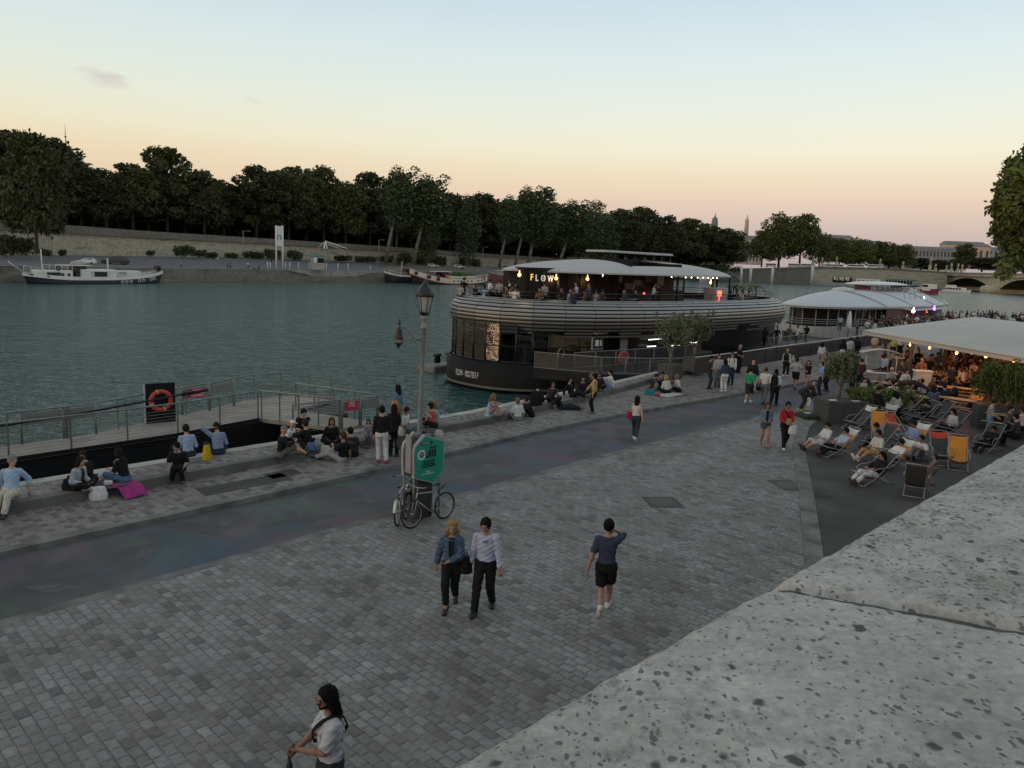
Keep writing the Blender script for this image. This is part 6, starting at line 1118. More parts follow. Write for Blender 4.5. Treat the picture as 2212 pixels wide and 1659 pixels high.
def bamboo(loc, wd, dp, h0, h1, n, seed, label, plabel, rz, size=.085):
    planter(loc, wd, h0, plabel, rz, mat('slate_planter', (.045, .05, .055), .7, 0, .15, 3), dp)
    rng = np.random.default_rng(seed); c = MB(); st_ = MB()
    for k in range(int(wd*9)):
        x, y = (rng.random()-.5)*wd*.9, (rng.random()-.5)*dp*.8; st_.tube([(x, y, 0), (x*1.08+rng.normal()*.1, y*1.1, h1*.9)], .012, 4)
    for k in range(int(wd*7)):
        x, y = (rng.random()-.5)*wd*1.05, (rng.random()-.5)*dp; leaf_cloud(c, (x, y, h1*(.35+.5*rng.random())), (.45, .40, h1*.36), n, size, rng, .1)
    r = thing('bamboo', label, 'plant', loc+up*(h0), rz); part('stems', st_, BARK_P, r); part('leaves', c, [LEAF_M, LEAF_N], r)
q = G(2160, 935); bamboo(q+np.array([1.7, .7, 0]), 4.4, .9, 1.05, 1.75, 420, 51, 'thick green bamboo hedge at the right of the terrace', 'long slate planter holding the thick bamboo hedge', -.25)
q = G(1880, 912); bamboo(q+np.array([.0, .4, 0]), 1.5, .6, .35, 1.15, 170, 52, 'straggly green plant right of the large planter box', 'low slate planter of the straggly plant beside the large box', .1)
q = G(1948, 905); bamboo(q+np.array([.0, .3, 0]), 1.6, .6, .35, 1.0, 170, 53, 'low green plants behind the waiter in black', 'low slate planter of the plants behind the waiter in black', -.1)
q = G(1895, 838); r = thing('food_cart', 'small food cart with a curved pale roof and white counter', 'cart', q, -.25); part('counter', MB().bbox((0, 0, .92), (1.8, .8, .1), 0, .04), WHITE, r); part('body', MB().bbox((0, 0, .5), (1.6, .7, .74), 0, .05), GREYP, r)
for x in (-.8, .8): part('roof_post', MB().tube([(x, -.3, .95), (x, -.3, 1.95)], .02, 6), WHITE, r)
part('roof', MB().grid([[(x, y, 1.95+.30*math.cos(x/1.1*1.3)) for x in np.linspace(-1.1, 1.1, 13)] for y in (-.55, .55)]).grid([[(x, y, 1.92+.30*math.cos(x/1.1*1.3)) for x in np.linspace(-1.1, 1.1, 13)] for y in (.55, -.55)]), mat('cart_roof', (.42, .36, .29), .7), r); part('tray', MB().box((.1, -.1, 1.0), (.9, .4, .06)), BLACKP, r)
for x in (-.5, .5): part('wheel', MB().tube([(x, -.42, .18), (x, -.36, .18)], .18, 12), BLACKP, r)
q = G(1988, 850); r = thing('white_cabinet', 'tall off white cabinet with a slot standing between the picnic tables', 'cabinet', q, -.25); part('body', MB().bbox((0, 0, .62), (.85, .6, 1.24), 0, .02), mat('off_white_panel', (.50, .47, .42), .5), r); part('lid', MB().bbox((0, 0, 1.28), (.95, .7, .07), 0, .02), WHITE, r); part('slot', MB().box((0, -.302, .75), (.10, .01, .03)), BLACKP, r)
q = G(1943, 815); r = thing('grey_counter', 'grey counter box with white top by the left awning post', 'counter', q, -.2); part('body', MB().bbox((0, 0, .62), (1.0, .7, 1.24), 0, .02), mat('mid_grey_panel', (.12, .12, .12), .6), r); part('top', MB().bbox((0, 0, 1.27), (1.06, .76, .06), 0, .01), WHITE, r)
def aboard(q, rz, h, wd, m_, label):
    r = thing('chalkboard', label, 'chalkboard', q, rz); b = MB()
    for x in (-wd/2, wd/2): b.beam((x, -.18, 0), (x, 0, h), .06, .04); b.beam((x, .25, 0), (x, 0, h), .05, .03)
    b.beam((-wd/2, -.02, h-.03), (wd/2, -.02, h-.03), .05, .07); b.beam((-wd/2, -.13, h*.25), (wd/2, -.13, h*.25), .05, .07); part('frame', b, m_, r)
    part('slate', MB().add([(-wd/2+.03, -.13, h*.27), (wd/2-.03, -.13, h*.27), (wd/2-.03, -.015, h-.06), (-wd/2+.03, -.015, h-.06)], [(0, 1, 2, 3)]), mat('slate_board', (.03, .032, .03), .8), r)
    b = MB()
    for k in range(6): b.beam((-wd*.33, -.03-.022*k, h*.9-h*.1*k), (wd*(.3-.12*(k % 3)), -.03-.022*k, h*.9-h*.1*k), .008, h*.025)
    part('chalk_lines', b, mat('chalk', (.45, .45, .42), .9), r)
aboard(G(1893, 756), .2, 1.5, .75, mat('coral_frame', (.50, .16, .08), .6), 'chalkboard with coral frame standing at the left corner of the awning'); aboard(G(1983, 800), -.9, 1.2, .5, mat('yellow_frame', (.50, .30, .08), .6), 'small chalkboard with yellow frame beside the left awning post')
q = G(1872, 742); r = thing('folded_parasol', 'folded white parasol before the glazed side of the domed boat', 'parasol', G(1866, 735, .45)+QN*1.5, 0); part('pole', MB().tube([(0, 0, 0), (0, 0, 2.6)], .03, 6), PLB, r); part('cover', MB().lathe([(.12, .9), (.25, 1.0), (.22, 1.6), (.13, 2.3), (.05, 2.6)], 9), WHITE, r)
tree_leaf = np.random.default_rng(77)
q = D(2262, 480, 42); r = thing('overhanging_plane_tree', 'plane tree whose leafy branches overhang the right edge of the view', 'tree', (q[0]+2.2, q[1], .0), 0); r.location[2] = 0
tr = MB(); cr = MB(); zc = q[2]; tr.tube([(0, 0, 0), (.1, 0, zc*.5), (-.4, 0, zc), (-.2, 0, zc+4)], [.35, .3, .2, .05], 9)
for k, (px, py, rr) in enumerate([(2225, 395, 1.5), (2190, 375, .75), (2215, 450, 1.6), (2175, 440, .9), (2190, 490, 1.2), (2225, 520, 1.6), (2200, 540, 1.1), (2222, 560, 1.0), (2235, 350, 1.2), (2178, 480, .7), (2155, 455, .55), (2165, 410, .55), (2250, 440, 2.2), (2262, 520, 1.8), (2195, 560, .5), (2190, 425, 1.0), (2170, 520, .5), (2260, 380, 2.0)]):
    c = D(px, py, 42+(k % 3)*.6)-np.array(r.location); leaf_cloud(cr, c, (rr, rr, rr*.8), int(250*rr*rr+60), .24, tree_leaf, .15); leaf_cloud(cr, c+tree_leaf.normal(size=3)*rr*np.array([.7, .7, .35]), (rr*.55,)*3, int(70*rr*rr+30), .24, tree_leaf, .1); tr.tube([(-.3, 0, zc-1.5+.3*(k % 5)), (c+np.array([-.3, 0, zc]))/2+np.array([0, 0, .3]), c], [.09, .06, .015], 5)
part('trunk', tr, BARK, r); part('crown', cr, [LEAF_N, LEAF_M], r)
TUBE = mat('pale_chair_tube', (.33, .325, .31), .4, .4, .08, 4)
ORC = (.62, .24, .03); RDC = (.50, .07, .03); GYC = (.055, .058, .058); WHC = (.60, .60, .58)
def sling_mat(*c):
    return [mat('sling_canvas', k, .85, 0, .12, 4, .3, 60) for k in c]
CHAIR_W = .29
SIDE = [(.52, .34), (.30, .24), (.02, .22), (-.22, .36), (-.50, .72), (-.66, .98)]        # sling profile (forward, up)
def deckchair(name, label, loc, rz, head, band_, seat):
    "sitter faces +x"
    r = thing(name, label, 'deckchair', loc, rz, 'deckchairs of the terrace')
    for y in (-CHAIR_W, CHAIR_W):
        part('back_frame', MB().tube([(.60, y, .02), (.10, y, .26), (-.70, y, 1.02)], .014, 6), TUBE, r); part('seat_frame', MB().tube([(-.62, y*.92, .02), (-.20, y*.92, .22), (.56, y*.92, .38)], .014, 6), TUBE, r)
        part('armrest', MB().tube([(-.36, y*1.12, .58), (.18, y*1.14, .55), (.34, y*1.12, .46), (.30, y*1.06, .30)], .013, 6), TUBE, r)
    part('cross_bar', MB().tube([(-.70, -CHAIR_W, 1.02), (-.70, CHAIR_W, 1.02)], .014, 6), TUBE, r); part('cross_bar', MB().tube([(.56, -CHAIR_W, .38), (.56, CHAIR_W, .38)], .014, 6), TUBE, r); part('foot_bar', MB().tube([(.60, -CHAIR_W, .02), (.60, CHAIR_W, .02)], .014, 6), TUBE, r); part('foot_bar', MB().tube([(-.62, -CHAIR_W, .02), (-.62, CHAIR_W, .02)], .014, 6), TUBE, r)
    pts = []
    for i in range(len(SIDE)-1):
        for t in np.linspace(0, 1, 5)[:-1]: pts.append(np.array(SIDE[i])*(1-t)+np.array(SIDE[i+1])*t)
    pts.append(np.array(SIDE[-1])); n = len(pts); ms = sling_mat(seat, band_, head); b = MB()
    for lay, sg in ((0, 1), (-.012, -1)):
        rows = [[(p[0], y*CHAIR_W*.93, p[1]+lay-.03*(1-y*y)) for y in (-1, -.5, 0, .5, 1)] for p in pts]
        for i in range(n-1): b.m = 2 if i >= n-4 else (1 if i >= n-9 else 0); b.grid([rows[i], rows[i+1]][::sg])
    part('sling', b, ms, r); return r
DECK = [(1806, 985, 195, WHC, ORC, GYC, 'deckchair with white head and orange band holding the pair at the terrace kerb'), (1852, 928, 200, WHC, GYC, GYC, 'empty white headed deckchair folded low beside the large planter'), (1897, 945, 250, ORC, ORC, ORC, 'upright orange deckchair behind the man bending his head'), (1942, 952, 290, RDC, RDC, GYC, 'deckchair with red orange back just left of the man in the blue shirt'), (1965, 972, 205, WHC, ORC, GYC, 'deckchair with white head and orange band under the man in the blue shirt'), (1925, 1012, 200, WHC, ORC, GYC, 'deckchair with orange seat under the man in the white shirt'), (1882, 1045, 200, GYC, GYC, GYC, 'dark deckchair under the woman in white trousers'), (2030, 1000, 255, RDC, GYC, GYC, 'deckchair with a red head band and grey sling'), (2066, 1010, 245, ORC, ORC, ORC, 'bright orange deckchair nearest the stone wall'), (1975, 1065, 60, GYC, GYC, GYC, 'grey deckchair turned away at the near end of the terrace'), (2022, 915, 200, GYC, GYC, GYC, 'grey deckchair left of the woman in the white top'), (2050, 940, 195, GYC, GYC, GYC, 'grey deckchair under the woman in the white top'), (2092, 900, 215, ORC, GYC, GYC, 'empty deckchair with orange head band behind the woman in the white top'), (1950, 905, 190, GYC, GYC, GYC, 'dark deckchair at the back left holding the reclining man in grey'), (1985, 915, 190, GYC, GYC, GYC, 'dark deckchair at the back middle holding the man in black'), (2130, 975, 215, GYC, GYC, GYC, 'dark deckchair by the wall holding the person lying down'), (1905, 925, 215, WHC, GYC, GYC, 'deckchair with white head band right of the upright orange one'), (1895, 975, 205, GYC, GYC, GYC, 'low deckchair under the man bending his head')]
CHAIRS = {}
for k, (x, y, a, h_, b_, s_, lb) in enumerate(DECK):
    CHAIRS[k] = (G(x, y), rad(a)); deckchair('deckchair', lb, G(x, y)+up*.012, rad(a), h_, b_, s_)
def surfnet(Fd, org, h):
    "smooth closed surface of Fd < 0 (naive surface nets)"
    s = Fd < 0; nx, ny, nz = Fd.shape
    c = [(i, j, k) for i in (0, 1) for j in (0, 1) for k in (0, 1)]
    cnt = sum(s[i:nx-1+i, j:ny-1+j, k:nz-1+k].astype(np.int8) for i, j, k in c)
    act = (cnt > 0) & (cnt < 8); idx = -np.ones(act.shape, np.int64); A = np.argwhere(act); idx[act] = np.arange(len(A))
    if len(A) == 0: return np.zeros((0, 3)), []
    acc = np.zeros((len(A), 3)); num = np.zeros(len(A)); V = {q: Fd[A[:, 0]+q[0], A[:, 1]+q[1], A[:, 2]+q[2]] for q in c}
    for a in c:
        for d in range(3):
            if a[d]: continue
            b = list(a); b[d] = 1; b = tuple(b); va, vb = V[a], V[b]; m = (va < 0) != (vb < 0); t = np.where(m, va/(va-vb+1e-12), 0)
            p = np.tile(np.array(a, float), (len(A), 1)); p[:, d] = t; acc += p*m[:, None]; num += m
    P = (A + acc/num[:, None])*h + org; Fc = []
    for d in range(3):
        e1, e2 = (d+1) % 3, (d+2) % 3; sl0 = [slice(1, -1)]*3; sl0[d] = slice(0, -1); sl1 = [slice(1, -1)]*3; sl1[d] = slice(1, None)
        a, b = s[tuple(sl0)], s[tuple(sl1)]; E = np.argwhere(a != b)
        if len(E) == 0: continue
        st = a[E[:, 0], E[:, 1], E[:, 2]]; E = E + 1; E[:, d] -= 1
        def g(o1, o2): q = E.copy(); q[:, e1] -= o1; q[:, e2] -= o2; return idx[q[:, 0], q[:, 1], q[:, 2]]
        Q4 = np.stack([g(1, 1), g(0, 1), g(0, 0), g(1, 0)], 1); Q4[~st] = Q4[~st][:, ::-1]; Fc.append(Q4)
    return P, np.concatenate(Fc)
class Sdf:
    def __init__(s): s.pr = []
    def cap(s, a, b, ra, rb=None, flat=None, sq=None, m=0):
        "tapered capsule; flat: cut the b end; sq=(dir, k): flattened along dir by k"
        s.pr.append(('c', np.array(a, float), np.array(b, float), ra, ra if rb is None else rb, flat, sq, m)); return s
    def ell(s, c, r, R=None, m=0): s.pr.append(('e', np.array(c, float), np.array(r, float), R, m)); return s
    def loft(s, pts, lat, prof, m=0, ends=.02):
        "flattened tube: pts centres, lat lateral unit vectors, prof (rx, ry)"
        s.pr.append(('l', [np.array(p, float) for p in pts], lat, prof, m, ends)); return s
    def build(s, h, k=.03, cut=None):
        lo = np.full(3, 1e9); hi = -lo
        for p in s.pr:
            if p[0] == 'c': q = np.stack([p[1]-p[3], p[1]+p[3], p[2]-p[4], p[2]+p[4]])
            elif p[0] == 'e': r = max(p[2]); q = np.stack([p[1]-r, p[1]+r])
            else: r = max(max(x) for x in p[3]); q = np.concatenate([np.stack([c-r, c+r]) for c in p[1]])
            lo = np.minimum(lo, q.min(0)); hi = np.maximum(hi, q.max(0))
        lo -= k+2*h; hi += k+2*h; n = np.ceil((hi-lo)/h).astype(int)+1; Fd = np.full(n, 1.0)
        for p in s.pr:
            if p[0] == 'c': q = np.stack([p[1]-p[3], p[1]+p[3], p[2]-p[4], p[2]+p[4]])
            elif p[0] == 'e': r = max(p[2]); q = np.stack([p[1]-r, p[1]+r])
            else: r = max(max(x) for x in p[3]); q = np.concatenate([np.stack([c-r, c+r]) for c in p[1]])
            mg = k*1.5+3*h; i0 = np.maximum(0, np.floor((q.min(0)-mg-lo)/h).astype(int)); i1 = np.minimum(n, np.ceil((q.max(0)+mg-lo)/h).astype(int)+1)
            X = np.stack(np.meshgrid(*[lo[d]+h*np.arange(i0[d], i1[d]) for d in range(3)], indexing='ij'), -1)
            if p[0] == 'c':
                a, b, ra, rb, flat, sq = p[1:7]; ba = b-a; L2 = ba@ba+1e-9; pa = X-a; t = pa@ba/L2; tc = np.clip(t, 0, 1); w = pa-tc[..., None]*ba
                if sq is not None: w = w + (w@sq[0])[..., None]*np.array(sq[0])*(sq[1]-1)
                d = np.sqrt((w*w).sum(-1))-(ra+(rb-ra)*tc)
                if flat: d = np.maximum(d, (t-1)*math.sqrt(L2))
            elif p[0] == 'e':
                c, r, R = p[1], p[2], p[3]; w = X-c
                if R is not None: w = w@R
                q_ = w/r; d = (np.sqrt((q_*q_).sum(-1))-1)*min(r)
            else:
                pts, lat, prof, ends = p[1], p[2], p[3], p[5]; d = np.full(X.shape[:3], 1.0)
                for i in range(len(pts)-1):
                    a, b = pts[i], pts[i+1]; ba = b-a; L2 = ba@ba; t = (X-a)@ba/L2; tc = np.clip(t, 0, 1); w = X-a-tc[..., None]*ba
                    u_ = lat[i]; ax = ba/math.sqrt(L2); u_ = u_-ax*(u_@ax); u_ = u_/np.linalg.norm(u_); v_ = np.cross(ax, u_); ov = np.maximum(0, np.maximum(t-1, -t))*math.sqrt(L2)
                    rx = prof[i][0]+(prof[i+1][0]-prof[i][0])*tc; ry = prof[i][1]+(prof[i+1][1]-prof[i][1])*tc
                    x_, y_ = w@u_, w@v_; q_ = np.sqrt((x_/rx)**2+(y_/ry)**2)
                    di = np.maximum((q_-1)*np.minimum(rx, ry), ov-(ends if (i in (0, len(pts)-2)) else .01)); d = np.minimum(d, di)
            sl = tuple(slice(i0[j], i1[j]) for j in range(3)); o = Fd[sl]; hh = np.clip(.5+.5*(o-d)/k, 0, 1); Fd[sl] = o+(d-o)*hh-k*hh*(1-hh)
        if cut is not None:
            X = np.stack(np.meshgrid(*[lo[d]+h*np.arange(n[d]) for d in range(3)], indexing='ij'), -1)
            for c, nn in cut: Fd = np.maximum(Fd, (X-np.array(c))@np.array(nn))
        return surfnet(Fd, lo, h)
def v3(*a): return np.array(a, float)
def rotz(a): return np.array([[math.cos(a), -math.sin(a), 0], [math.sin(a), math.cos(a), 0], [0, 0, 1]])
def ik(a, c, l1, l2, hint):
    "middle joint of a two-bone limb"
    d = c-a; L_ = np.linalg.norm(d); d = d/(L_+1e-9)
    if L_ > (l1+l2)*.999: L_ = (l1+l2)*.999; c = a+d*L_
    x = (l1*l1-l2*l2+L_*L_)/(2*L_); y = math.sqrt(max(0, l1*l1-x*x)); h = np.array(hint, float); h = h-d*(h@d); h = h/(np.linalg.norm(h)+1e-9)
    return a+d*x+h*y, c
SKIN = [(.36, .20, .14), (.42, .26, .19), (.27, .15, .10), (.16, .085, .055), (.07, .04, .028)]
def skin_mat(i): return mat('skin', SKIN[i], .55, 0, .08, 14, .1, 60, .3)
HAIR = dict(black=(.012, .010, .009), brown=(.035, .022, .014), dark=(.02, .014, .010), blond=(.34, .23, .10), grey=(.22, .21, .20), white=(.5, .49, .46), red=(.10, .035, .015), fair=(.20, .13, .06))
def hair_mat(c): return mat('hair', HAIR[c], .75, 0, .35, 30, .6, 60, .12)
POSES = {}
def pose(kind, **o):
    "joint targets in the person's own frame: x right, y forward, z up, for a 1.75 m figure"
    p = dict(pz=.93, lean=0., side=0., twist=0., hy=0., hp=0., lf=v3(-.10, .02, .08), rf=v3(.10, .02, .08), lh=v3(-.25, .06, .80), rh=v3(.25, .06, .80), lk=v3(0, 1, 0), rk=v3(0, 1, 0), le=v3(-.5, -1, 0), re=v3(.5, -1, 0), lt=0., rt=0., curl=.5)
    if kind == 'walk': p.update(pz=.91, lf=v3(-.07, .26, .09), rf=v3(.07, -.30, .13), rt=-.7, lt=.15, lh=v3(-.26, -.10, .82), rh=v3(.26, .18, .84), lean=.03)
    if kind == 'walkm': p.update(pz=.91, rf=v3(.07, .26, .09), lf=v3(-.07, -.30, .13), lt=-.7, rt=.15, rh=v3(.26, -.10, .82), lh=v3(-.26, .18, .84), lean=.03)
    if kind == 'sit': p.update(pz=.54, lf=v3(-.12, .46, .08), rf=v3(.12, .46, .08), lean=.12, lh=v3(-.14, .34, .62), rh=v3(.14, .34, .62))
    if kind == 'ground': p.update(pz=.10, lf=v3(.10, .34, .06), rf=v3(-.10, .42, .06), lk=v3(-1, .2, .5), rk=v3(1, .2, .5), lean=.22, lh=v3(-.14, .30, .22), rh=v3(.14, .30, .22))
    if kind == 'kneesup': p.update(pz=.10, lf=v3(-.12, .52, .07), rf=v3(.12, .56, .07), lk=v3(0, 0, 1), rk=v3(0, 0, 1), lean=.18, lh=v3(-.16, .38, .48), rh=v3(.16, .38, .48))
    if kind == 'legsout': p.update(pz=.10, lf=v3(-.10, .80, .10), rf=v3(.14, .76, .10), lk=v3(0, 0, 1), rk=v3(0, 0, 1), lean=-.30, lh=v3(-.28, -.32, .06), rh=v3(.28, -.30, .06))
    if kind == 'recline': p.update(pz=.30, lf=v3(-.12, .80, .10), rf=v3(.12, .74, .09), lk=v3(0, 0, 1), rk=v3(0, 0, 1), lean=-.66, lh=v3(-.10, .16, .50), rh=v3(.10, .18, .50), hp=.35)
    if kind == 'bend': p.update(pz=.88, lean=1.0, lf=v3(-.14, .10, .08), rf=v3(.14, -.10, .08), lh=v3(-.15, .62, .62), rh=v3(.15, .62, .62), hp=.2)
    p.update(o); return p
def person(label, loc, face, H=1.75, ps=None, top=None, bot=None, shoe=(.02, .02, .02), hair=('short', 'brown'), skin=1, female=False, group=None, res=None, extra=None, fat=1.0, glasses=False, beard=None, strap=None, name='person'):
    """face: heading, radians, of the person's forward axis. top=(kind, colour, sleeve 0..1), bot=(kind, colour, length 0..1)"""
    p = ps or pose('stand'); sc = H/1.75; dist = math.hypot(loc[0], loc[1]); h = res or min(.034, max(.0095, dist*.00085)); kb = max(.022, h*1.1)
    fingers = dist < 34
    pel = v3(0, 0, p['pz']); ln, sd = p['lean'], p['side']; sp = v3(math.sin(sd), math.sin(ln)*math.cos(sd), math.cos(ln)*math.cos(sd)); fw = v3(0, math.cos(ln), -math.sin(ln))
    tw = rotz(p['twist']); lat = tw@v3(1, 0, 0); lat = lat-sp*(lat@sp); lat /= np.linalg.norm(lat); fw = np.cross(sp, lat)
    hipw = .095; shw = .170 if not female else .150
    lhip, rhip = pel+v3(-hipw, 0, -.02), pel+v3(hipw, 0, -.02); waist = pel+sp*.17; chest = pel+sp*.36; shc = pel+sp*.50; neck = pel+sp*.55+fw*.01
    lsh, rsh = shc-lat*shw-sp*.03, shc+lat*shw-sp*.03
    hs = sp*.6+v3(0, 0, .4)+v3(0, .10, 0)*0; hs /= np.linalg.norm(hs); R = rotz(p['hy']+p['twist']*.6); hf = R@v3(0, 1, 0); hf = hf*math.cos(p['hp'])-v3(0, 0, 1)*math.sin(p['hp']); hu = hs if abs(p['hp']) < .05 else v3(0, 0, 1)*math.cos(p['hp'])+(R@v3(0, 1, 0))*math.sin(p['hp'])
    hf = hf-hu*(hf@hu); hf /= np.linalg.norm(hf); hr = np.cross(hf, hu); head = neck+hs*.055+hu*.115+hf*.018; HM = np.stack([hr, hf, hu], 1)
    lk, la = ik(lhip, p['lf'], .43, .43, p['lk']); rk, ra = ik(rhip, p['rf'], .43, .43, p['rk'])
    le, lw = ik(lsh, p['lh'], .29, .26, p['le']); re, rw = ik(rsh, p['rh'], .29, .26, p['re'])
    f = fat; B = Sdf()
    B.loft([pel-sp*.06, pel+sp*.04, waist, chest, shc-sp*.03, shc+sp*.03], [lat]*6, [(.125*f, .095*f), (.155*f, .11*f), (.125*f, .095*f), (.150*f, .105*f), (.14, .085), (.09, .06)])
    B.cap(lsh, rsh, .056); B.cap(shc-sp*.02, neck+hs*.05, .058, .052)
    for a, b, c in ((lhip, lk, la), (rhip, rk, ra)): B.cap(a, b, .085*f, .058); B.cap(b, b*.62+c*.38+(b-c)*0, .056, .058); B.cap(b*.62+c*.38, c, .055, .037)
    def foot(a, t, yaw=0., o=0.):
        d = v3(math.sin(yaw), math.cos(yaw)*math.cos(t), math.sin(t)); n_ = v3(0, math.sin(-t), math.cos(t)); return a-d*.05-n_*.035, a+d*.13-n_*.052, d
    feet = []
    for a, t, kn, s_ in ((la, p['lt'], lk, -1), (ra, p['rt'], rk, 1)):
        dr = (a-kn)
        if p['pz'] < .35 and a[2] < .2:
            d = v3(s_*.25, .55, .75) if kn[2] > .25 else v3(s_*.4, .8, .2); d /= np.linalg.norm(d); h0, h1 = a-d*.03-v3(0, 0, .015), a+d*.15
            if h1[2] < .04: h1[2] = .04
        else: h0, h1, d = foot(a, t, s_*.12)
        feet.append((h0, h1)); B.cap(a, h0, .038, .034); B.cap(h0, h1, .034, .026); B.cap(a, h1, .034, .026)
    for a, b, c in ((lsh, le, lw), (rsh, re, rw)): B.cap(a, b, .050, .040); B.cap(b, b*.6+c*.4, .040, .038); B.cap(b*.6+c*.4, c, .038, .026)
    hands = []
    for b, c, s_ in ((le, lw, -1), (re, rw, 1)):
        d = (c-b)/(np.linalg.norm(c-b)+1e-9); pl = c+d*.085; hx = np.cross(d, v3(0, 0, 1)); hx = hx/(np.linalg.norm(hx)+1e-6); hands.append((c, d, hx, s_)); B.cap(c, pl, .027, .030, sq=(hx, 1.5) if abs(d[2]) > .5 else (np.cross(hx, d), 1.5))
    hp_ = lambda x, y, z: head+HM@v3(x, y, z)
    B.ell(head, (.076, .094, .108), HM); B.ell(hp_(0, .022, -.058), (.056, .062, .062), HM); B.cap(hp_(0, .085, .012), hp_(0, .106, -.022), .010, .014); B.ell(hp_(0, .078, -.088), (.026, .022, .022), HM)
    for s_ in (-1, 1): B.ell(hp_(s_*.078, -.005, -.012), (.010, .020, .030), HM); B.cap(hp_(s_*.045, .078, .026), hp_(s_*.016, .088, .026), .009)
    B.cap(hp_(-.018, .086, -.056), hp_(.018, .086, -.056), .010)
    P, Fc = B.build(h, kb); mb = MB(); mb.add(P, Fc.tolist(), True)
    if fingers:
        for c, d, hx, s_ in hands:
            pn = np.cross(d, hx); inward = v3(-s_, .3, 0); pn = pn if pn@inward > 0 else -pn; ax = hx if abs(d[2]) > .5 else hx
            sp_ = np.cross(pn, d); sp_ /= np.linalg.norm(sp_); cu = p['curl']
            for q, (off, ln_) in enumerate(((-.027, .062), (-.009, .074), (.010, .070), (.027, .054))):
                k0 = c+d*.088+sp_*off; k1 = k0+(d*math.cos(cu*.6)+pn*math.sin(cu*.6))*ln_*.5; k2 = k1+(d*math.cos(cu*1.5)+pn*math.sin(cu*1.5))*ln_*.32; k3 = k2+(d*math.cos(cu*2.1)+pn*math.sin(cu*2.1))*ln_*.25; mb.tube([c+d*.06+sp_*off*.9, k0, k1, k2, k3], [.009, .0095, .0088, .008, .006], 6)
            th = c+d*.03+sp_*.028*(1 if (sp_@v3(0, 1, .2)) > 0 else -1); dr = d*.7+(th-c)*8+pn*.5; dr /= np.linalg.norm(dr); mb.tube([c+d*.02, th, th+dr*.035, th+dr*.06+d*.012], [.012, .012, .010, .007], 6)
    sm = skin_mat(skin); mats = [sm]
    def paint(centres, r, m_):
        mats.append(m_); k = len(mats)-1; ctr = np.array([np.mean([mb.v[i] for i in fc], 0) for fc in mb.f[:len(Fc)]]) if not hasattr(mb, 'ctr') else mb.ctr; mb.ctr = ctr
        for c in centres:
            for i in np.where(np.linalg.norm(ctr-c, axis=1) < r)[0]: mb.mi[i] = k
    if h < .03:
        DKE = mat('eye_dark', (.02, .015, .012), .3); paint([hp_(-.033, .082, .004), hp_(.033, .082, .004)], max(.013, h*.75), DKE); paint([hp_(-.032, .085, .028), hp_(.032, .085, .028)], max(.010, h*.6), hair_mat(hair[1] if hair[1] in HAIR else 'dark')); paint([hp_(-.012, .09, -.056), hp_(.012, .09, -.056)], max(.012, h*.7), mat('lips', (.26, .10, .085), .5))
    if beard: paint([hp_(x, y, z) for x, y, z in ((0, .085, -.09), (.03, .07, -.085), (-.03, .07, -.085), (.05, .045, -.07), (-.05, .045, -.07), (0, .07, -.105), (0, .10, -.042))], .030, hair_mat(beard))
    M = Matrix.Scale(sc, 4)
    mb.xf(M); o = part(name, mb, mats); o.location = tuple(loc); o.rotation_euler = (0, 0, face-math.pi/2); setp(o, label, 'person', group)
    def cl(nm, S, m_, k=.02, cut=None, off=None):
        P, Fc = S.build(h, max(k, h), cut)
        if len(P) == 0: return None
        if nm == 'hair': P = P + np.random.default_rng(len(P)).normal(size=P.shape)*min(.006, h*.45)
        elif nm not in ('shoe', 'cap') and h < .032: P = P + .0045*np.sin(P[:, [2, 0, 1]]*[61, 47, 53]+P[:, [1, 2, 0]]*[38, 71, 29])
        b = MB(); b.add(P, Fc.tolist(), True); b.xf(M); return part(nm, b, m_, o)
    coat = 0
    if top:
        kind, col, sl = top; S = Sdf(); e = .016 if kind not in ('jacket', 'coat') else .027; e += h*.25; long_ = {'coat': -.34, 'tunic': -.22, 'dress': -.45}.get(kind, -.06 if kind != 'shirt' else -.02)
        lo_ = pel+sp*long_ if p['pz'] > .6 else pel-sp*.03; wd = .155*f+e
        prs = [(shc+sp*.028, .095, .068), (shc-sp*.02, .155, .092), (chest, .155*f, .11*f), (waist, .130*f, .10*f), (pel+sp*.05, .150*f, .108*f)]
        if kind == 'tank': prs[0] = (shc+sp*.005, .10, .07); prs[1] = (shc-sp*.05, .14, .09)
        if p['pz'] > .6: prs.append((pel+sp*min(-.02, long_), (.165 if long_ > -.1 else .20 if female or kind == 'dress' else .185)*f, (.12 if long_ > -.1 else .15)*f))
        else: prs.append((pel-sp*.03, .158*f, .112*f))
        S.loft([q[0] for q in prs], [lat]*len(prs), [(q[1]+e, q[2]+e) for q in prs], ends=.0)
        if sl > 0:
            S.cap(lsh+lat*.02-sp*.012, rsh-lat*.02-sp*.012, .056+e*.8)
            for a, b, c in ((lsh, le, lw), (rsh, re, rw)):
                if sl <= .5: S.cap(a-sp*.008, a+(b-a)*sl*2, .049+e, .053+e, True)
                else: S.cap(a-sp*.008, b, .049+e, .043+e); S.cap(b, b+(c-b)*(sl-.5)*2*.97, .042+e, .033+e, True)
        m_ = col if not isinstance(col, tuple) else cloth(col)
        cl({'tshirt': 't_shirt', 'tank': 'top', 'shirt': 'shirt', 'jacket': 'jacket', 'coat': 'coat', 'tunic': 'tunic', 'dress': 'dress', 'sweater': 'sweater'}[kind], S, m_)
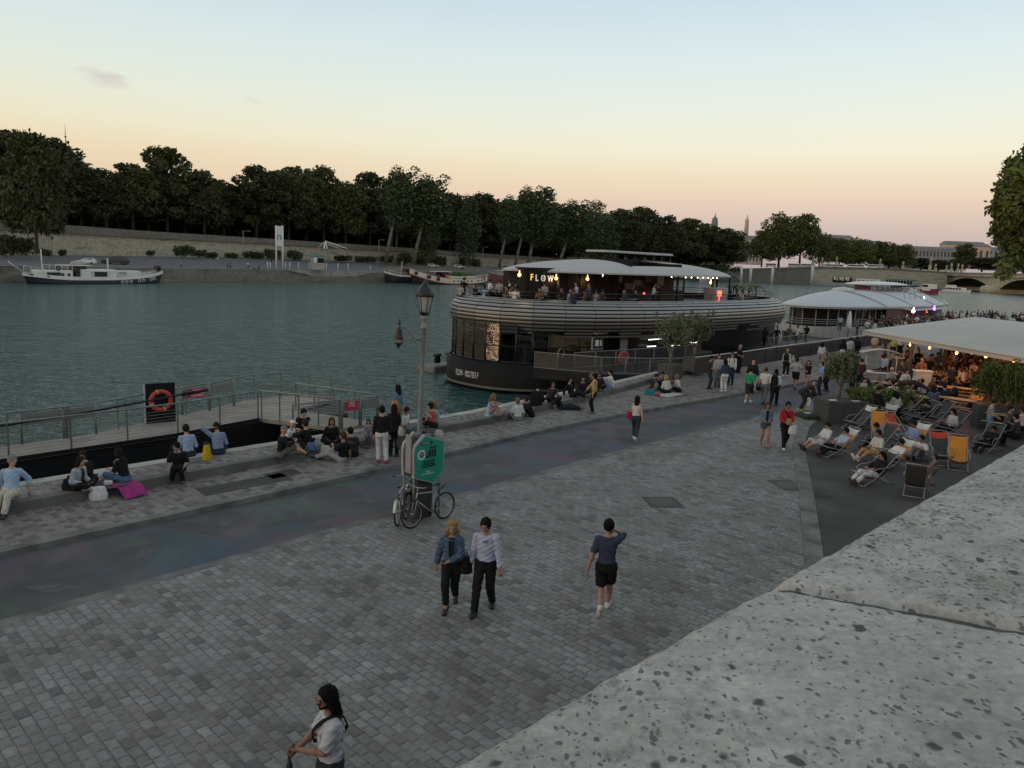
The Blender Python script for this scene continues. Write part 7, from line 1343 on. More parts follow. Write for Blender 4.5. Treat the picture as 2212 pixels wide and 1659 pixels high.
        if kind == 'jacket' and h < .03:
            q = [shc+sp*.03+fw*.085, shc-sp*.05+fw*.140, chest+fw*(.11*f+.042), waist+fw*(.10*f+.050), pel+sp*.02+fw*(.11*f+.046)]; b = MB(); b.grid([[p-lat*w_*.05*k_ for p, w_ in zip(q, (1.2, 1.1, .9, .8, .8))] for k_ in (-1, 0, 1)]); b.xf(M); part('inner_top', b, cloth((.015, .015, .017) if sum(col if isinstance(col, tuple) else (.3,)*3) > .12 else (.4, .4, .39)), o)
        if kind in ('shirt', 'jacket') and h < .02:
            S2 = Sdf(); S2.loft([neck-sp*.045-fw*.0, neck-sp*.0+fw*.004], [lat]*2, [(.085, .075), (.072, .066)], ends=.0); cl('collar', S2, m_)
    if bot:
        kind, col, le_ = bot; S = Sdf(); e = .013+h*.25
        S.loft([pel+sp*.10, pel+sp*.03, pel-sp*.07], [lat]*3, [(.135*f+e, .10*f+e), (.155*f+e, .112*f+e), (.148*f+e, .112*f+e)], ends=.03); S.cap(lhip-sp*.045, rhip-sp*.045, .088*f+e)
        if kind == 'skirt': S.loft([pel-sp*.02, pel-v3(0, 0, .10+.38*le_)], [lat]*2, [(.165, .125), (.21, .17)], ends=0.)
        else:
            for a, b, c, kk in ((lhip, lk, la, 0), (rhip, rk, ra, 1)):
                if le_ <= .5: S.cap(a, a+(b-a)*le_*2, .092*f+e, .085+e*1.4, True)
                else: S.cap(a, b, .090*f+e, .063+e); S.cap(b, b+(c-b)*(le_-.5)*2, .063+e, .048+e, True)
        cl({'trousers': 'trousers', 'jeans': 'jeans', 'shorts': 'shorts', 'skirt': 'skirt'}[kind], S, cloth(col) if isinstance(col, tuple) else col)
    if shoe:
        for (h0, h1), a in zip(feet, (la, ra)):
            S = Sdf(); e = .010+h*.2; S.cap(a-(a-h0)*.2, h0, .040+e*.6, .038+e); S.cap(h0, h1, .038+e, .032+e); S.cap(a-(a-h0)*.4, h1, .038+e*.5, .030+e*.7); cl('shoe', S, mat('shoe_leather', shoe, .5, 0, .12, 12))
    hk, hc = hair
    if hk != 'bald':
        S = Sdf(); e = .012+h*.15; face_cut = [(hp_(0, .066, .0), HM@v3(0, .92, -.55)/1.07)]
        if hk in ('cap', 'hat'):
            S.ell(hp_(0, -.004, .028), (.082+e*.5, .100+e*.5, .096+e*.3), HM); S.cap(hp_(0, .085, .052), hp_(0, .15, .040), .045, .035, sq=(HM@v3(0, 0, 1), 4.)); cl('cap', S, cloth(hc) if isinstance(hc, tuple) else hair_mat(hc), .01, [(hp_(0, 0, .035), -(HM@v3(0, 0, 1)))])
        else:
            S.ell(hp_(0, -.012, .014), (.080+e, .096+e, .108+e), HM)
            if hk in ('long', 'pony', 'bob', 'curly', 'bun'): S.ell(hp_(0, -.035, -.03), (.080+e, .070+e, .095+e), HM)
            if hk == 'long':
                S.loft([hp_(0, -.035, .02), hp_(0, -.065, -.10), hp_(0, -.085, -.10)-sp*.10-fw*.02, hp_(0, -.085, -.10)-sp*.27-fw*.01], [HM@v3(1, 0, 0)]*4, [(.085, .06), (.098, .058), (.095, .045), (.06, .025)])
                for s_ in (-1, 1): S.cap(hp_(s_*.075, .0, .0), hp_(s_*.088, .0, -.15), .028, .026)
            if hk in ('bob', 'curly'):
                for k in range(14):
                    a = -.45+k*.31; rr_ = .036 if hk == 'curly' else .032; S.ell(hp_(.092*math.cos(a), -.015-.07*math.sin(a), -.075-.03*(k % 2)), (rr_, rr_, .05), HM)
                    if hk == 'curly': S.ell(hp_(.100*math.cos(a+.15), -.02-.075*math.sin(a+.15), -.15-.02*(k % 3)), (.034, .034, .042), HM)
            if hk == 'curly':
                for k in range(8): a = k*.8; S.ell(hp_(.07*math.cos(a), -.02+.06*math.sin(a), .085), (.034, .034, .03), HM)
            if hk == 'bun': S.ell(hp_(0, -.09, .075), (.042, .042, .042), HM)
            if hk == 'pony': S.cap(hp_(0, -.105, .03), hp_(0, -.16, -.16), .030, .016)
            cl('hair', S, hair_mat(hc), .02, face_cut if hk not in ('bob', 'long', 'curly') else [(hp_(0, .062, .02), HM@v3(0, .97, -.35)/1.03)])
    if glasses:
        b = MB()
        for s_ in (-1, 1): torus(b, hp_(s_*.034, .098, .004), .024, .004, Matrix([list(r) for r in np.stack([hr, hu, hf], 1)]), 12, 5); b.tube([hp_(s_*.058, .098, .008), hp_(s_*.080, .0, .008)], .003, 4)
        b.tube([hp_(-.012, .10, .006), hp_(.012, .10, .006)], .003, 4); b.xf(M); part('glasses', b, BLACKP, o)
    if strap is not None:
        b = MB(); s0 = 1 if strap == 'R' else -1; q = [shc+lat*s0*.10+sp*.055, shc+lat*s0*.085+fw*.09+sp*.01, shc+lat*s0*.05+fw*.135*f-sp*.06, chest+fw*(.162*f), chest-lat*s0*.06+fw*(.16*f)-sp*.08, waist-lat*s0*.12+fw*(.135*f), waist-lat*s0*.17*f+fw*.06-sp*.06, pel-lat*s0*.205*f, waist-lat*s0*.12-fw*.13*f, chest+lat*s0*.02-fw*.155*f, shc+lat*s0*.08-fw*.12, shc+lat*s0*.10+sp*.055]
        for i in range(len(q)-1): b.beam(q[i], q[i+1], .042, .012, fw if i not in (0, len(q)-2) else sp)
        b.xf(M); part('bag_strap', b, cloth((.012, .012, .012)), o)
    J = dict(head=head, hp=hp_, lw=lw, rw=rw, lhand=lw+hands[0][1]*.11, rhand=rw+hands[1][1]*.11, chest=chest, fw=fw, lat=lat, sp=sp, pel=pel, shc=shc, HM=HM)
    WM = Matrix.Translation(Vector(tuple(map(float, loc)))) @ Matrix.Rotation(face-math.pi/2, 4, 'Z') @ M
    J['w'] = lambda q: np.array(WM @ Vector(tuple(q))); J['obj'] = o
    return J
def backpack(J, face, col, label, sc=1.0):
    q = J['w'](J['chest']-J['fw']*.21-J['sp']*.02); r = thing('backpack', label, 'backpack', q, face-math.pi/2); S = Sdf(); S.loft([v3(0, 0, -.22*sc), v3(0, 0, -.15*sc), v3(0, 0, .12*sc), v3(0, 0, .22*sc)], [v3(1, 0, 0)]*4, [(.13*sc, .09*sc), (.155*sc, .11*sc), (.15*sc, .10*sc), (.09*sc, .06*sc)]); P, Fc = S.build(.02, .03); b = MB(); b.add(P, Fc.tolist(), True); part('bag', b, cloth(col), r); b = MB()
    for s_ in (-1, 1): b.tube([(s_*.08, .06, .19*sc), (s_*.115, .16, .30*sc), (s_*.125, .33, .20*sc), (s_*.13, .33, -.05*sc), (s_*.12, .1, -.18*sc)], .018, 5)
    part('strap', b, cloth(col), r); part('pocket', MB().bbox((0, -.11*sc, -.09*sc), (.20*sc, .06*sc, .18*sc), 0, .02), cloth(col), r); return r
def bag(name, p, col, label, wd=.30, ht=.30, cat='bag', rz=0., handle=True, dp=.12):
    r = thing(name, label, cat, p, rz); S = Sdf(); S.loft([v3(0, 0, 0), v3(0, 0, ht*.4), v3(0, 0, ht)], [v3(1, 0, 0)]*3, [(wd*.5, dp), (wd*.52, dp*.9), (wd*.38, dp*.45)], ends=.02); P, Fc = S.build(.018, .02); b = MB(); rg = np.random.default_rng(int(abs(p[0]*100)) % 1000); P = P+rg.normal(size=P.shape)*.004; b.add(P, Fc.tolist(), True); part('body', b, cloth(col), r)
    if handle: part('handle', MB().tube([(-wd*.2, 0, ht), (-wd*.12, 0, ht+.10), (wd*.12, 0, ht+.10), (wd*.2, 0, ht)], .010, 5), cloth(col), r)
    return r
def phone(J, which, label, d=None):
    q = J['w'](J[which]); return solo('phone', MB().bbox((0, 0, 0), (.072, .010, .14), 0, .003), BLACKP, label, 'phone', None, q, d or 0.)
A_ = lambda d: rad(d)                      # heading: 0 = right, 90 = away from the viewer
DENIM = (.065, .105, .17); DKDEN = (.025, .035, .055); BLK = (.012, .012, .013); WHT = (.58, .58, .57); LBL = (.30, .38, .52); KHK = (.36, .33, .27); GRY = (.17, .17, .17); NAVYC = (.022, .03, .055); REDC = (.40, .035, .04); LGR = (.36, .36, .35)
def denim_mat(c=DENIM): return mat('denim', c, .9, 0, .35, 16, .4, 60, .2)
c = GQ(974, 1312)
J = person('blonde woman in denim jacket and black trousers walking beside the man in pale shirt', c, A_(-96), 1.70, pose('walkm', rf=v3(.05, .26, .12), lf=v3(-.04, -.24, .14), rt=-.35, rh=v3(.30, .02, .86), lh=v3(.02, .24, 1.02), le=v3(-1, -.4, -.2), hy=.12, curl=.8), ('jacket', denim_mat(), .98), ('trousers', BLK, .93), (.014, .012, .012), ('curly', 'blond'), 0, True)
bag('handbag', J['w'](v3(-.27, .0, .76)), BLK, 'small black handbag under the arm of the blonde woman', .24, .26, 'bag', A_(-96)-math.pi/2+1.2)
c = GQ(1046, 1318)
J = person('man in a pale blue shirt and black trousers walking beside the blonde woman', c, A_(-100), 1.82, pose('walkm', rf=v3(.12, .30, .09), lf=v3(-.10, -.20, .10), lt=-.3, rh=v3(.27, -.02, .84), lh=v3(-.28, .08, .84), hp=.28, hy=-.2), ('shirt', (.40, .43, .56), .97), ('trousers', (.012, .012, .014), 1.0), (.014, .012, .012), ('short', 'dark'), 0, fat=1.02)
solo('sunglasses', torus(torus(MB(), (-.028, 0, 0), .022, .005, XZ, 12, 5), (.028, 0, 0), .022, .005, XZ, 12, 5).tube([(-.006, 0, 0), (.006, 0, 0)], .004, 4), BLACKP, "dark sunglasses hung on the placket of the man's pale blue shirt", 'sunglasses', None, J['w'](J['chest']+J['fw']*.15+J['sp']*.07), .3)
c = GQ(1304, 1322)
J = person('man in dark blue t-shirt and black shorts walking away, phone to his ear', c, A_(80), 1.80, pose('walkm', lf=v3(-.06, -.26, .19), rf=v3(.06, .22, .08), lt=-1.0, lh=v3(-.33, -.06, .80), rh=v3(.13, .10, 1.53), re=v3(.7, .5, -1), hy=-.25, curl=.9), ('tshirt', (.040, .052, .085), .46), ('shorts', BLK, .46), (.55, .54, .52), ('short', 'black'), 0)
phone(J, 'rhand', 'phone held at the ear of the man walking away', .6); solo('keys', torus(MB(), (0, 0, 0), .03, .006, XZ, 10, 4).box((.0, 0, -.06), (.03, .01, .09)), STEEL, 'bunch of keys in the lowered hand of the man walking away', 'keys', None, J['w'](J['lhand']-v3(0, 0, .06)))
c = G(714, 1806)
def printed(c0):
    m = bpy.data.materials.new('printed_cotton'); m.use_nodes = True; N = m.node_tree.nodes; L = m.node_tree.links; b = N['Principled BSDF']; tc = N.new('ShaderNodeTexCoord'); n = N.new('ShaderNodeTexNoise'); n.inputs['Scale'].default_value = 13; n.inputs['Detail'].default_value = 5; L.new(tc.outputs['Object'], n.inputs[0]); n2 = N.new('ShaderNodeTexNoise'); n2.inputs['Scale'].default_value = 4.5; L.new(tc.outputs['Object'], n2.inputs[0])
    f = math_n(N, L, 'MULTIPLY', ramp_n(N, L, n.outputs[0], [(.52, (0, 0, 0)), (.60, (1, 1, 1))]), ramp_n(N, L, n2.outputs[0], [(.50, (0, 0, 0)), (.58, (.8, .8, .8))])); L.new(mix_n(N, L, f, c0, (.12, .14, .18)), b.inputs['Base Color']); b.inputs['Roughness'].default_value = .9
    nb = N.new('ShaderNodeTexNoise'); nb.inputs['Scale'].default_value = 9; L.new(tc.outputs['Object'], nb.inputs[0]); bp = N.new('ShaderNodeBump'); bp.inputs['Strength'].default_value = .5; bp.inputs['Distance'].default_value = .03; L.new(nb.outputs[0], bp.inputs['Height']); L.new(bp.outputs[0], b.inputs['Normal']); return m
J = person('long haired bearded man in printed white t-shirt at the bottom edge', c, A_(205), 1.80, pose('stand', lh=v3(.0, .30, 1.10), rh=v3(.10, .33, 1.06), le=v3(-1, -.8, -.7), re=v3(1, -.8, -.7), hp=.12, hy=.25, curl=1.1), ('tshirt', printed((.44, .46, .50)), .44), ('trousers', (.03, .034, .036), 1.), BLK, ('long', 'black'), 2, fat=1.14, glasses=True, beard='dark', strap='L')
q = J['w'](J['rhand']); solo('umbrella', MB().tube([q+up*.07-q, q-up*.02-q], .016, 7).lathe([(.012, -.02), (.035, -.1), (.06, -.45), (.045, -.62), (.008, -.72)], 9), cloth((.05, .055, .06)), 'furled dark umbrella held by the long haired man', 'umbrella', None, q)
c = GQ(1371, 950); J = person('woman with long black hair in a white sleeveless top and jeans walking away alone', c, A_(72), 1.68, pose('walk', rh=v3(.28, -.12, .80), lh=v3(-.26, .10, .84)), ('tank', (.55, .52, .49), 0), ('jeans', (.035, .045, .06), 1.), (.6, .6, .6), ('long', 'black'), 1, True); bag('handbag', J['w'](v3(-.26, .05, .84)), (.28, .02, .06), 'red handbag at the side of the woman in the white sleeveless top', .26, .22)
c = GQ(1650, 964); J = person('woman in grey dress and denim jacket beside the man in red', c, A_(-98), 1.68, pose('walk', lh=v3(-.06, .28, 1.02), rh=v3(.06, .28, 1.02), hp=.25), ('jacket', denim_mat((.13, .17, .22)), .9), ('skirt', (.07, .085, .10), .55), (.30, .14, .09), ('long', 'red'), 0, True); phone(J, 'rhand', 'phone in the hands of the woman in the grey dress')
c = GQ(1693, 970); J = person('man in a red shirt and black trousers carrying a white bag', c, A_(-96), 1.78, pose('walkm', lh=v3(-.08, .30, 1.08), rh=v3(.10, .30, 1.04), hp=.05), ('shirt', (.36, .025, .035), .97), ('trousers', BLK, 1.), (.6, .6, .58), ('short', 'black'), 2, strap='R'); bag('carrier_bag', J['w'](v3(-.16, .33, .66)), WHT, 'white carrier bag hanging from the arm of the man in red', .30, .28); bag('paper_bag', J['w'](v3(.0, .36, 1.0)), (.30, .19, .09), 'crumpled brown paper bag in the hands of the man in red', .20, .18, handle=False)
c = GQ(1616, 871); person('man in a green polo shirt and dark shorts walking away', c, A_(62), 1.78, pose('walkm'), ('tshirt', (.03, .28, .14), .46), ('shorts', (.03, .034, .04), .52), (.6, .6, .6), ('short', 'dark'), 1)
c = GQ(1648, 872); J = person('man in a white t-shirt and grey jeans walking away between the green and backpack men', c, A_(60), 1.80, pose('walk'), ('tshirt', WHT, .45), ('jeans', (.13, .15, .18), 1.), (.1, .05, .04), ('short', 'red'), 1); bag('jacket_bundle', J['w'](v3(-.28, .1, .62)), BLK, 'dark jacket carried in the hand of the man in white and grey jeans', .26, .36, 'jacket', handle=False)
c = GQ(1670, 877); J = person('man in a white shirt with a black backpack walking away', c, A_(58), 1.80, pose('walkm'), ('shirt', WHT, .62), ('trousers', BLK, 1.), BLK, ('short', 'black'), 4); backpack(J, A_(58), BLK, 'large black backpack on the man in the white shirt', 1.1)
c = GQ(1622, 846); person('man in a dark jacket and cap walking just beyond the green polo man', c, A_(62), 1.76, pose('walk'), ('jacket', (.02, .02, .02), .97), ('trousers', (.03, .03, .03), 1.), BLK, ('cap', BLK), 1)
c = GQ(1696, 814); J = person('blonde person in black with a backpack walking along the pavement by the fence', c, A_(58), 1.72, pose('walkm'), ('shirt', (.4, .4, .4), .97), ('trousers', BLK, 1.), (.6, .6, .6), ('short', 'blond'), 0); backpack(J, A_(58), BLK, 'black backpack of the blonde person by the fence', .95)
c = GQ(1716, 840); person('runner in a grey top and black shorts seen from behind', c, A_(60), 1.75, pose('walk', rh=v3(.25, .2, 1.1), lh=v3(-.25, .1, 1.1)), ('tshirt', LGR, .46), ('shorts', BLK, .4), (.05, .06, .07), ('short', 'dark'), 0)
c = GQ(1742, 843); person('woman in a black dress with folded arms turning to the left', c, A_(215), 1.68, pose('walk', lh=v3(.08, .26, 1.12), rh=v3(-.08, .24, 1.08), hy=.5), ('dress', BLK, .7), None, BLK, ('bob', 'dark'), 0, True)
c = GQ(1771, 853); J = person('man in a light blue polo and navy trousers standing on the road', c, A_(170), 1.77, pose('stand', rh=v3(.22, .3, 1.0), lh=v3(-.26, .0, .82)), ('tshirt', (.22, .32, .50), .48), ('trousers', NAVYC, 1.), BLK, ('short', 'dark'), 1)
c = GQ(1786, 845); J = person('grey haired man in a black suit behind the man in the light blue polo', c, A_(180), 1.74, pose('stand'), ('jacket', BLK, .98), ('trousers', BLK, 1.), BLK, ('short', 'white'), 0); bag('briefcase', J['w'](v3(.26, .0, .50)), BLK, 'black bag in the hand of the grey haired man in a suit', .34, .30)
c = GQ(1729, 886); person('man in a dark grey jacket and cap bending over a small child', c, A_(0), 1.78, pose('bend'), ('jacket', (.035, .037, .04), .97), ('jeans', (.03, .034, .042), 1.), (.42, .42, .10), ('cap', (.03, .03, .03)), 1)
c = GQ(1747, 888); person('small child in dark top and white trousers held by the bending man', c, A_(210), 1.12, pose('stand', lh=v3(-.3, .2, .7), rh=v3(.3, .2, .7), hp=.5), ('sweater', (.03, .028, .026), .97), ('trousers', (.5, .5, .48), 1.), (.3, .3, .3), ('short', 'dark'), 1)
c = GQ(1772, 793); person('woman in a loose white shirt dress with bare legs walking away near the fence', c, A_(62), 1.68, pose('walk'), ('tunic', (.52, .54, .60), .85), None, (.55, .55, .55), ('long', 'black'), 1, True)
c = GQ(1818, 782); person('woman with black hair and a white skirt walking away', c, A_(62), 1.66, pose('walkm'), ('sweater', BLK, .97), ('skirt', WHT, .9), BLK, ('long', 'black'), 1, True)
c = GQ(1833, 780); person('man all in white walking away arm in arm', c, A_(62), 1.76, pose('walk'), ('shirt', (.45, .45, .45), .95), ('trousers', (.55, .55, .54), 1.), WHT, ('short', 'black'), 1)
c = GQ(1847, 779); J = person('man in black with a dark backpack beside the man in white', c, A_(62), 1.80, pose('walkm'), ('jacket', BLK, .97), ('jeans', (.03, .03, .035), 1.), BLK, ('short', 'black'), 3); backpack(J, A_(62), (.02, .02, .022), 'dark backpack beside the man in white', 1.)
c = GQ(1530, 840); person('man in a charcoal t-shirt with hands joined in the standing group', c, A_(-20), 1.76, pose('stand', lh=v3(-.02, .3, 1.02), rh=v3(.05, .3, 1.0), hp=.2, hy=.2), ('tshirt', (.035, .036, .04), .46), ('jeans', (.03, .036, .046), 1.), BLK, ('short', 'black'), 0)
c = GQ(1548, 836); person('man in a cap and pale open jacket in the standing group', c, A_(-85), 1.78, pose('stand', lh=v3(-.1, .3, 1.0)), ('jacket', (.33, .33, .34), .97), ('jeans', (.12, .13, .14), 1.), BLK, ('cap', (.05, .045, .04)), 0)
c = GQ(1563, 846); person('woman with long black hair in a denim coat and white trousers seen from behind', c, A_(95), 1.68, pose('stand'), ('coat', denim_mat((.03, .055, .10)), .97), ('trousers', WHT, .95), (.6, .6, .6), ('long', 'black'), 1, True)
c = GQ(1577, 832); J = person('balding man in a white shirt with a dark shoulder bag in the standing group', c, A_(-110), 1.80, pose('stand', lh=v3(-.22, .15, .86)), ('shirt', WHT, .97), ('jeans', (.03, .04, .06), 1.), BLK, ('short', 'dark'), 0, glasses=True); backpack(J, A_(-110), BLK, 'black backpack worn by the balding man in white', 1.)
c = GQ(1592, 806); person('man in black leaning on the fence and looking down at his phone', c, A_(-60), 1.78, pose('stand', lh=v3(-.12, .3, 1.06), rh=v3(.06, .32, 1.05), hp=.5, side=-.06), ('tshirt', BLK, .46), ('trousers', BLK, 1.), BLK, ('short', 'grey'), 0)
sz = STEP_Z
def seat(x, y, z): return G(x, y, z)
c = seat(26, 1080, STEP_Z); person('grey haired man in cream trousers sitting on the step at the left edge', v3(c[0], c[1], PAVE_Z), A_(-78), 1.78, pose('sit', pz=.44, lean=-.22, lf=v3(-.06, .62, .08), rf=v3(.10, .66, .08), lh=v3(-.32, -.16, .42), rh=v3(.32, -.14, .42), hy=.9), ('shirt', (.30, .42, .58), .8), ('trousers', (.48, .44, .36), 1.), (.02, .02, .018), ('short', 'grey'), 1)
c = seat(165, 1058, STEP_Z-.02); person('woman with very long dark hair in a pale jacket kneeling at the picnic', c, A_(-8), 1.66, pose('ground', hp=.2, hy=-.1), ('jacket', (.34, .37, .39), .97), ('trousers', BLK, 1.), (.4, .4, .4), ('long', 'dark'), 1, True)
c = seat(186, 1042, STEP_Z); person('smiling person with hair tied up in a dark top behind the picnic', c, A_(-75), 1.68, pose('ground', hy=-.1, lh=v3(-.05, .3, .4), rh=v3(.1, .3, .4)), ('sweater', (.025, .022, .022), .97), ('trousers', BLK, 1.), BLK, ('bun', 'brown'), 1, True)
c = seat(270, 1040, STEP_Z); person('woman with dark hair in a black t-shirt and jeans sitting on a pink cloth', c, A_(170), 1.68, pose('ground', rh=v3(.05, .18, .62), re=v3(.8, .2, -.8), lh=v3(-.1, .38, .34), rf=v3(-.1, .50, -.18), rk=v3(1, .4, .3)), ('tshirt', BLK, .46), ('jeans', denim_mat((.08, .14, .24)), .95), (.30, .18, .14), ('long', 'dark'), 1, True)
pk = MB(); pk.grid([[(x, y*.5, .012+.02*math.sin(x*9)*math.cos(y*7)-(.30*max(0, -y-.35) if y < -.35 else 0)) for x in np.linspace(-.30, .30, 12)] for y in np.linspace(-1, .6, 12)])
solo('pink_cloth', pk, cloth((.30, .03, .16)), 'bright pink cloth under the woman in the black t-shirt', 'cloth', None, seat(275, 1048, STEP_Z+.01), QROT+.1)
bk_ = MB(); bk_.grid([[(x, y, .01+.015*math.sin(x*7+y*3)) for x in np.linspace(-.6, .6, 10)] for y in np.linspace(-.4, .4, 8)]); solo('picnic_blanket', bk_, mat('striped_rug', (.10, .05, .055), .95, 0, .8, 7), 'dark patterned picnic blanket on the step between the three women', 'blanket', None, seat(222, 1048, STEP_Z+.006), QROT)
bag('carrier_bag', G(213, 1078, PAVE_Z), WHT, 'crumpled white and red plastic bag lying before the picnic on the pavement', .42, .30, handle=False, rz=.4, dp=.16); solo('paper_cup', MB().lathe([(.03, 0), (.042, .12), (.038, .12), (.03, .01)], 10), WHITE, 'white paper cup standing at the picnic of the three women', 'cup', None, seat(218, 1032, STEP_Z+.03)); solo('bottle', MB().lathe([(.03, 0), (.035, .02), (.035, .16), (.012, .22), (.012, .27)], 10), mat('dark_bottle', (.01, .015, .01), .15), 'dark bottle standing at the picnic of the three women', 'bottle', None, seat(205, 1056, STEP_Z+.02)); solo('food_box', MB().bbox((0, 0, .04), (.2, .14, .08), 0, .01), WHITE, 'white food box on the dark picnic blanket', 'box', None, seat(234, 1045, STEP_Z+.02), .4)
bag('backpack', seat(150, 1058, STEP_Z), BLK, 'black bag lying behind the long haired woman at the picnic', .36, .26, handle=False)
c = seat(387, 1020, STEP_Z); J = person('boy in a black t-shirt with white backpack straps crouched on the step edge', v3(c[0], c[1], PAVE_Z), A_(-75), 1.66, pose('sit', pz=.42, lf=v3(-.14, .30, .08), rf=v3(.16, .28, .08), lh=v3(-.16, .34, .46), rh=v3(.16, .32, .46), lean=.4, hy=-.4), ('tshirt', (.014, .016, .022), .5), ('trousers', BLK, 1.), (.05, .05, .05), ('short', 'black'), 1)
c = seat(407, 986, STEP_Z); person('man in pale blue shirt, back turned, sitting left of the yellow bag', c, A_(130), 1.78, pose('ground'), ('shirt', (.28, .35, .48), .97), ('jeans', DKDEN, 1.), BLK, ('short', 'dark'), 1)
c = seat(472, 980, STEP_Z); person('man in blue grey shirt scratching his head right of the yellow bag', c, A_(125), 1.78, pose('ground', lh=v3(-.12, .12, .78), le=v3(-1, .2, -.2), hp=.3), ('shirt', (.20, .25, .36), .7), ('jeans', DKDEN, 1.), BLK, ('short', 'dark'), 1)
bag('carrier_bag', seat(447, 992, STEP_Z), (.55, .36, .01), 'yellow shopping bag between the two men at the water edge', .22, .40, handle=False, rz=.5)
for lb, x, y, a, tp, bt, hr, sk, ps in (
 ('person in black hooded top and grey cap left in the drinking group', 607, 985, 20, ('sweater', BLK, .97), ('shorts', (.12, .11, .10), .55), ('cap', (.16, .17, .18)), 1, pose('kneesup', lf=v3(-.1, .7, .07), rf=v3(.12, .76, .07), lean=.1)),
 ('person in a white cap and white shirt behind the black hooded figure', 622, 968, -10, ('tshirt', WHT, .7), ('shorts', (.2, .18, .15), .5), ('cap', WHT), 1, pose('ground')),
 ('man in a black t-shirt raising a hand to his mouth by the railing', 654, 954, -60, ('tshirt', BLK, .46), ('jeans', DKDEN, 1.), ('short', 'black'), 1, pose('sit', pz=.30, lf=v3(-.2, .4, .07), rf=v3(.2, .4, .07), lh=v3(.02, .22, .70), rh=v3(.1, .3, .42), hp=.3)),
 ('person in black with short brown hair leaning back in the middle of the drinking group', 682, 976, 165, ('sweater', BLK, .97), ('trousers', (.03, .03, .03), 1.), ('short', 'brown'), 1, pose('kneesup', lean=.05)),
 ('woman with long dark red hair in black sitting upright beside the railing gate', 728, 964, -70, ('sweater', (.02, .015, .016), .97), ('trousers', BLK, 1.), ('long', 'red'), 0, pose('ground', hp=.15)),
 ('person in a black t-shirt and pale jeans sitting with legs stretched to the left', 738, 996, 172, ('tshirt', BLK, .46), ('jeans', (.34, .33, .31), 1.), ('short', 'red'), 0, pose('legsout', lean=-.1, rh=v3(.3, -.16, .06), lh=v3(-.1, .25, .5))),
 ('man seen from behind in black t-shirt with white print, right of the group', 762, 986, 130, ('tshirt', printed((.014, .014, .014)), .46), ('trousers', BLK, 1.), ('short', 'black'), 1, pose('ground'))):
    p = GQ(x, y); person(lb, p, A_(a), 1.74, ps, tp, bt, (.03, .03, .03), hr, sk, 'woman' in lb)
p = GQ(703, 985); bag('carrier_bag', p, (.55, .50, .42), 'white carrier bag full of fruit beside the drinking group', .36, .32, handle=False); bag('plastic_bag', GQ(672, 972), (.08, .16, .30), 'blue patterned bag in the middle of the drinking group', .30, .22, handle=False)
for k, (x, y) in enumerate(((648, 978), (660, 985), (690, 992))): solo('bottle', MB().lathe([(.03, 0), (.035, .02), (.035, .15), (.012, .21), (.012, .26)], 8), mat('dark_bottle', (.01, .015, .01), .15), 'dark bottle standing among the drinking group on the step', 'bottle', 'bottles of the drinking group', GQ(x, y))
p = seat(796, 950, STEP_Z); person('little girl in a grey cardigan sitting on the step behind the couple', v3(p[0], p[1], PAVE_Z), A_(-80), 1.15, pose('sit', pz=.60, lf=v3(-.1, .36, .15), rf=v3(.1, .36, .15), lh=v3(-.1, .3, .7), rh=v3(.1, .3, .7)), ('sweater', (.20, .22, .25), .97), ('trousers', (.10, .11, .13), 1.), (.3, .12, .12), ('bob', 'black'), 1, True)
p = GQ(824, 999); person('man in a black jacket and white trousers standing with his back turned', p, A_(100), 1.76, pose('stand', rf=v3(.14, -.06, .08)), ('jacket', BLK, .97), ('trousers', (.55, .55, .54), 1.), (.32, .03, .06), ('short', 'black'), 1)
p = GQ(850, 986); person('woman all in black with black hair standing beside the man in white trousers', p, A_(95), 1.68, pose('stand', lf=v3(-.1, .06, .08)), ('sweater', BLK, .97), ('trousers', BLK, 1.), BLK, ('long', 'black'), 1, True); bag('handbag', p+np.array([.26, -.05, .74]), (.50, .48, .44), 'white handbag of the woman in black', .24, .26)
p = GQ(858, 936); person('woman with dark hair in a denim shirt standing high beside the lamp column', p, A_(150), 1.70, pose('stand', lean=-.03), ('shirt', denim_mat((.09, .17, .27)), .97), ('trousers', (.30, .12, .04), .95), (.2, .12, .08), ('long', 'black'), 1, True); bag('shoulder_bag', p+np.array([-.05, -.25, .95]), (.40, .19, .06), 'tan shoulder bag of the woman in the denim shirt', .26, .24)
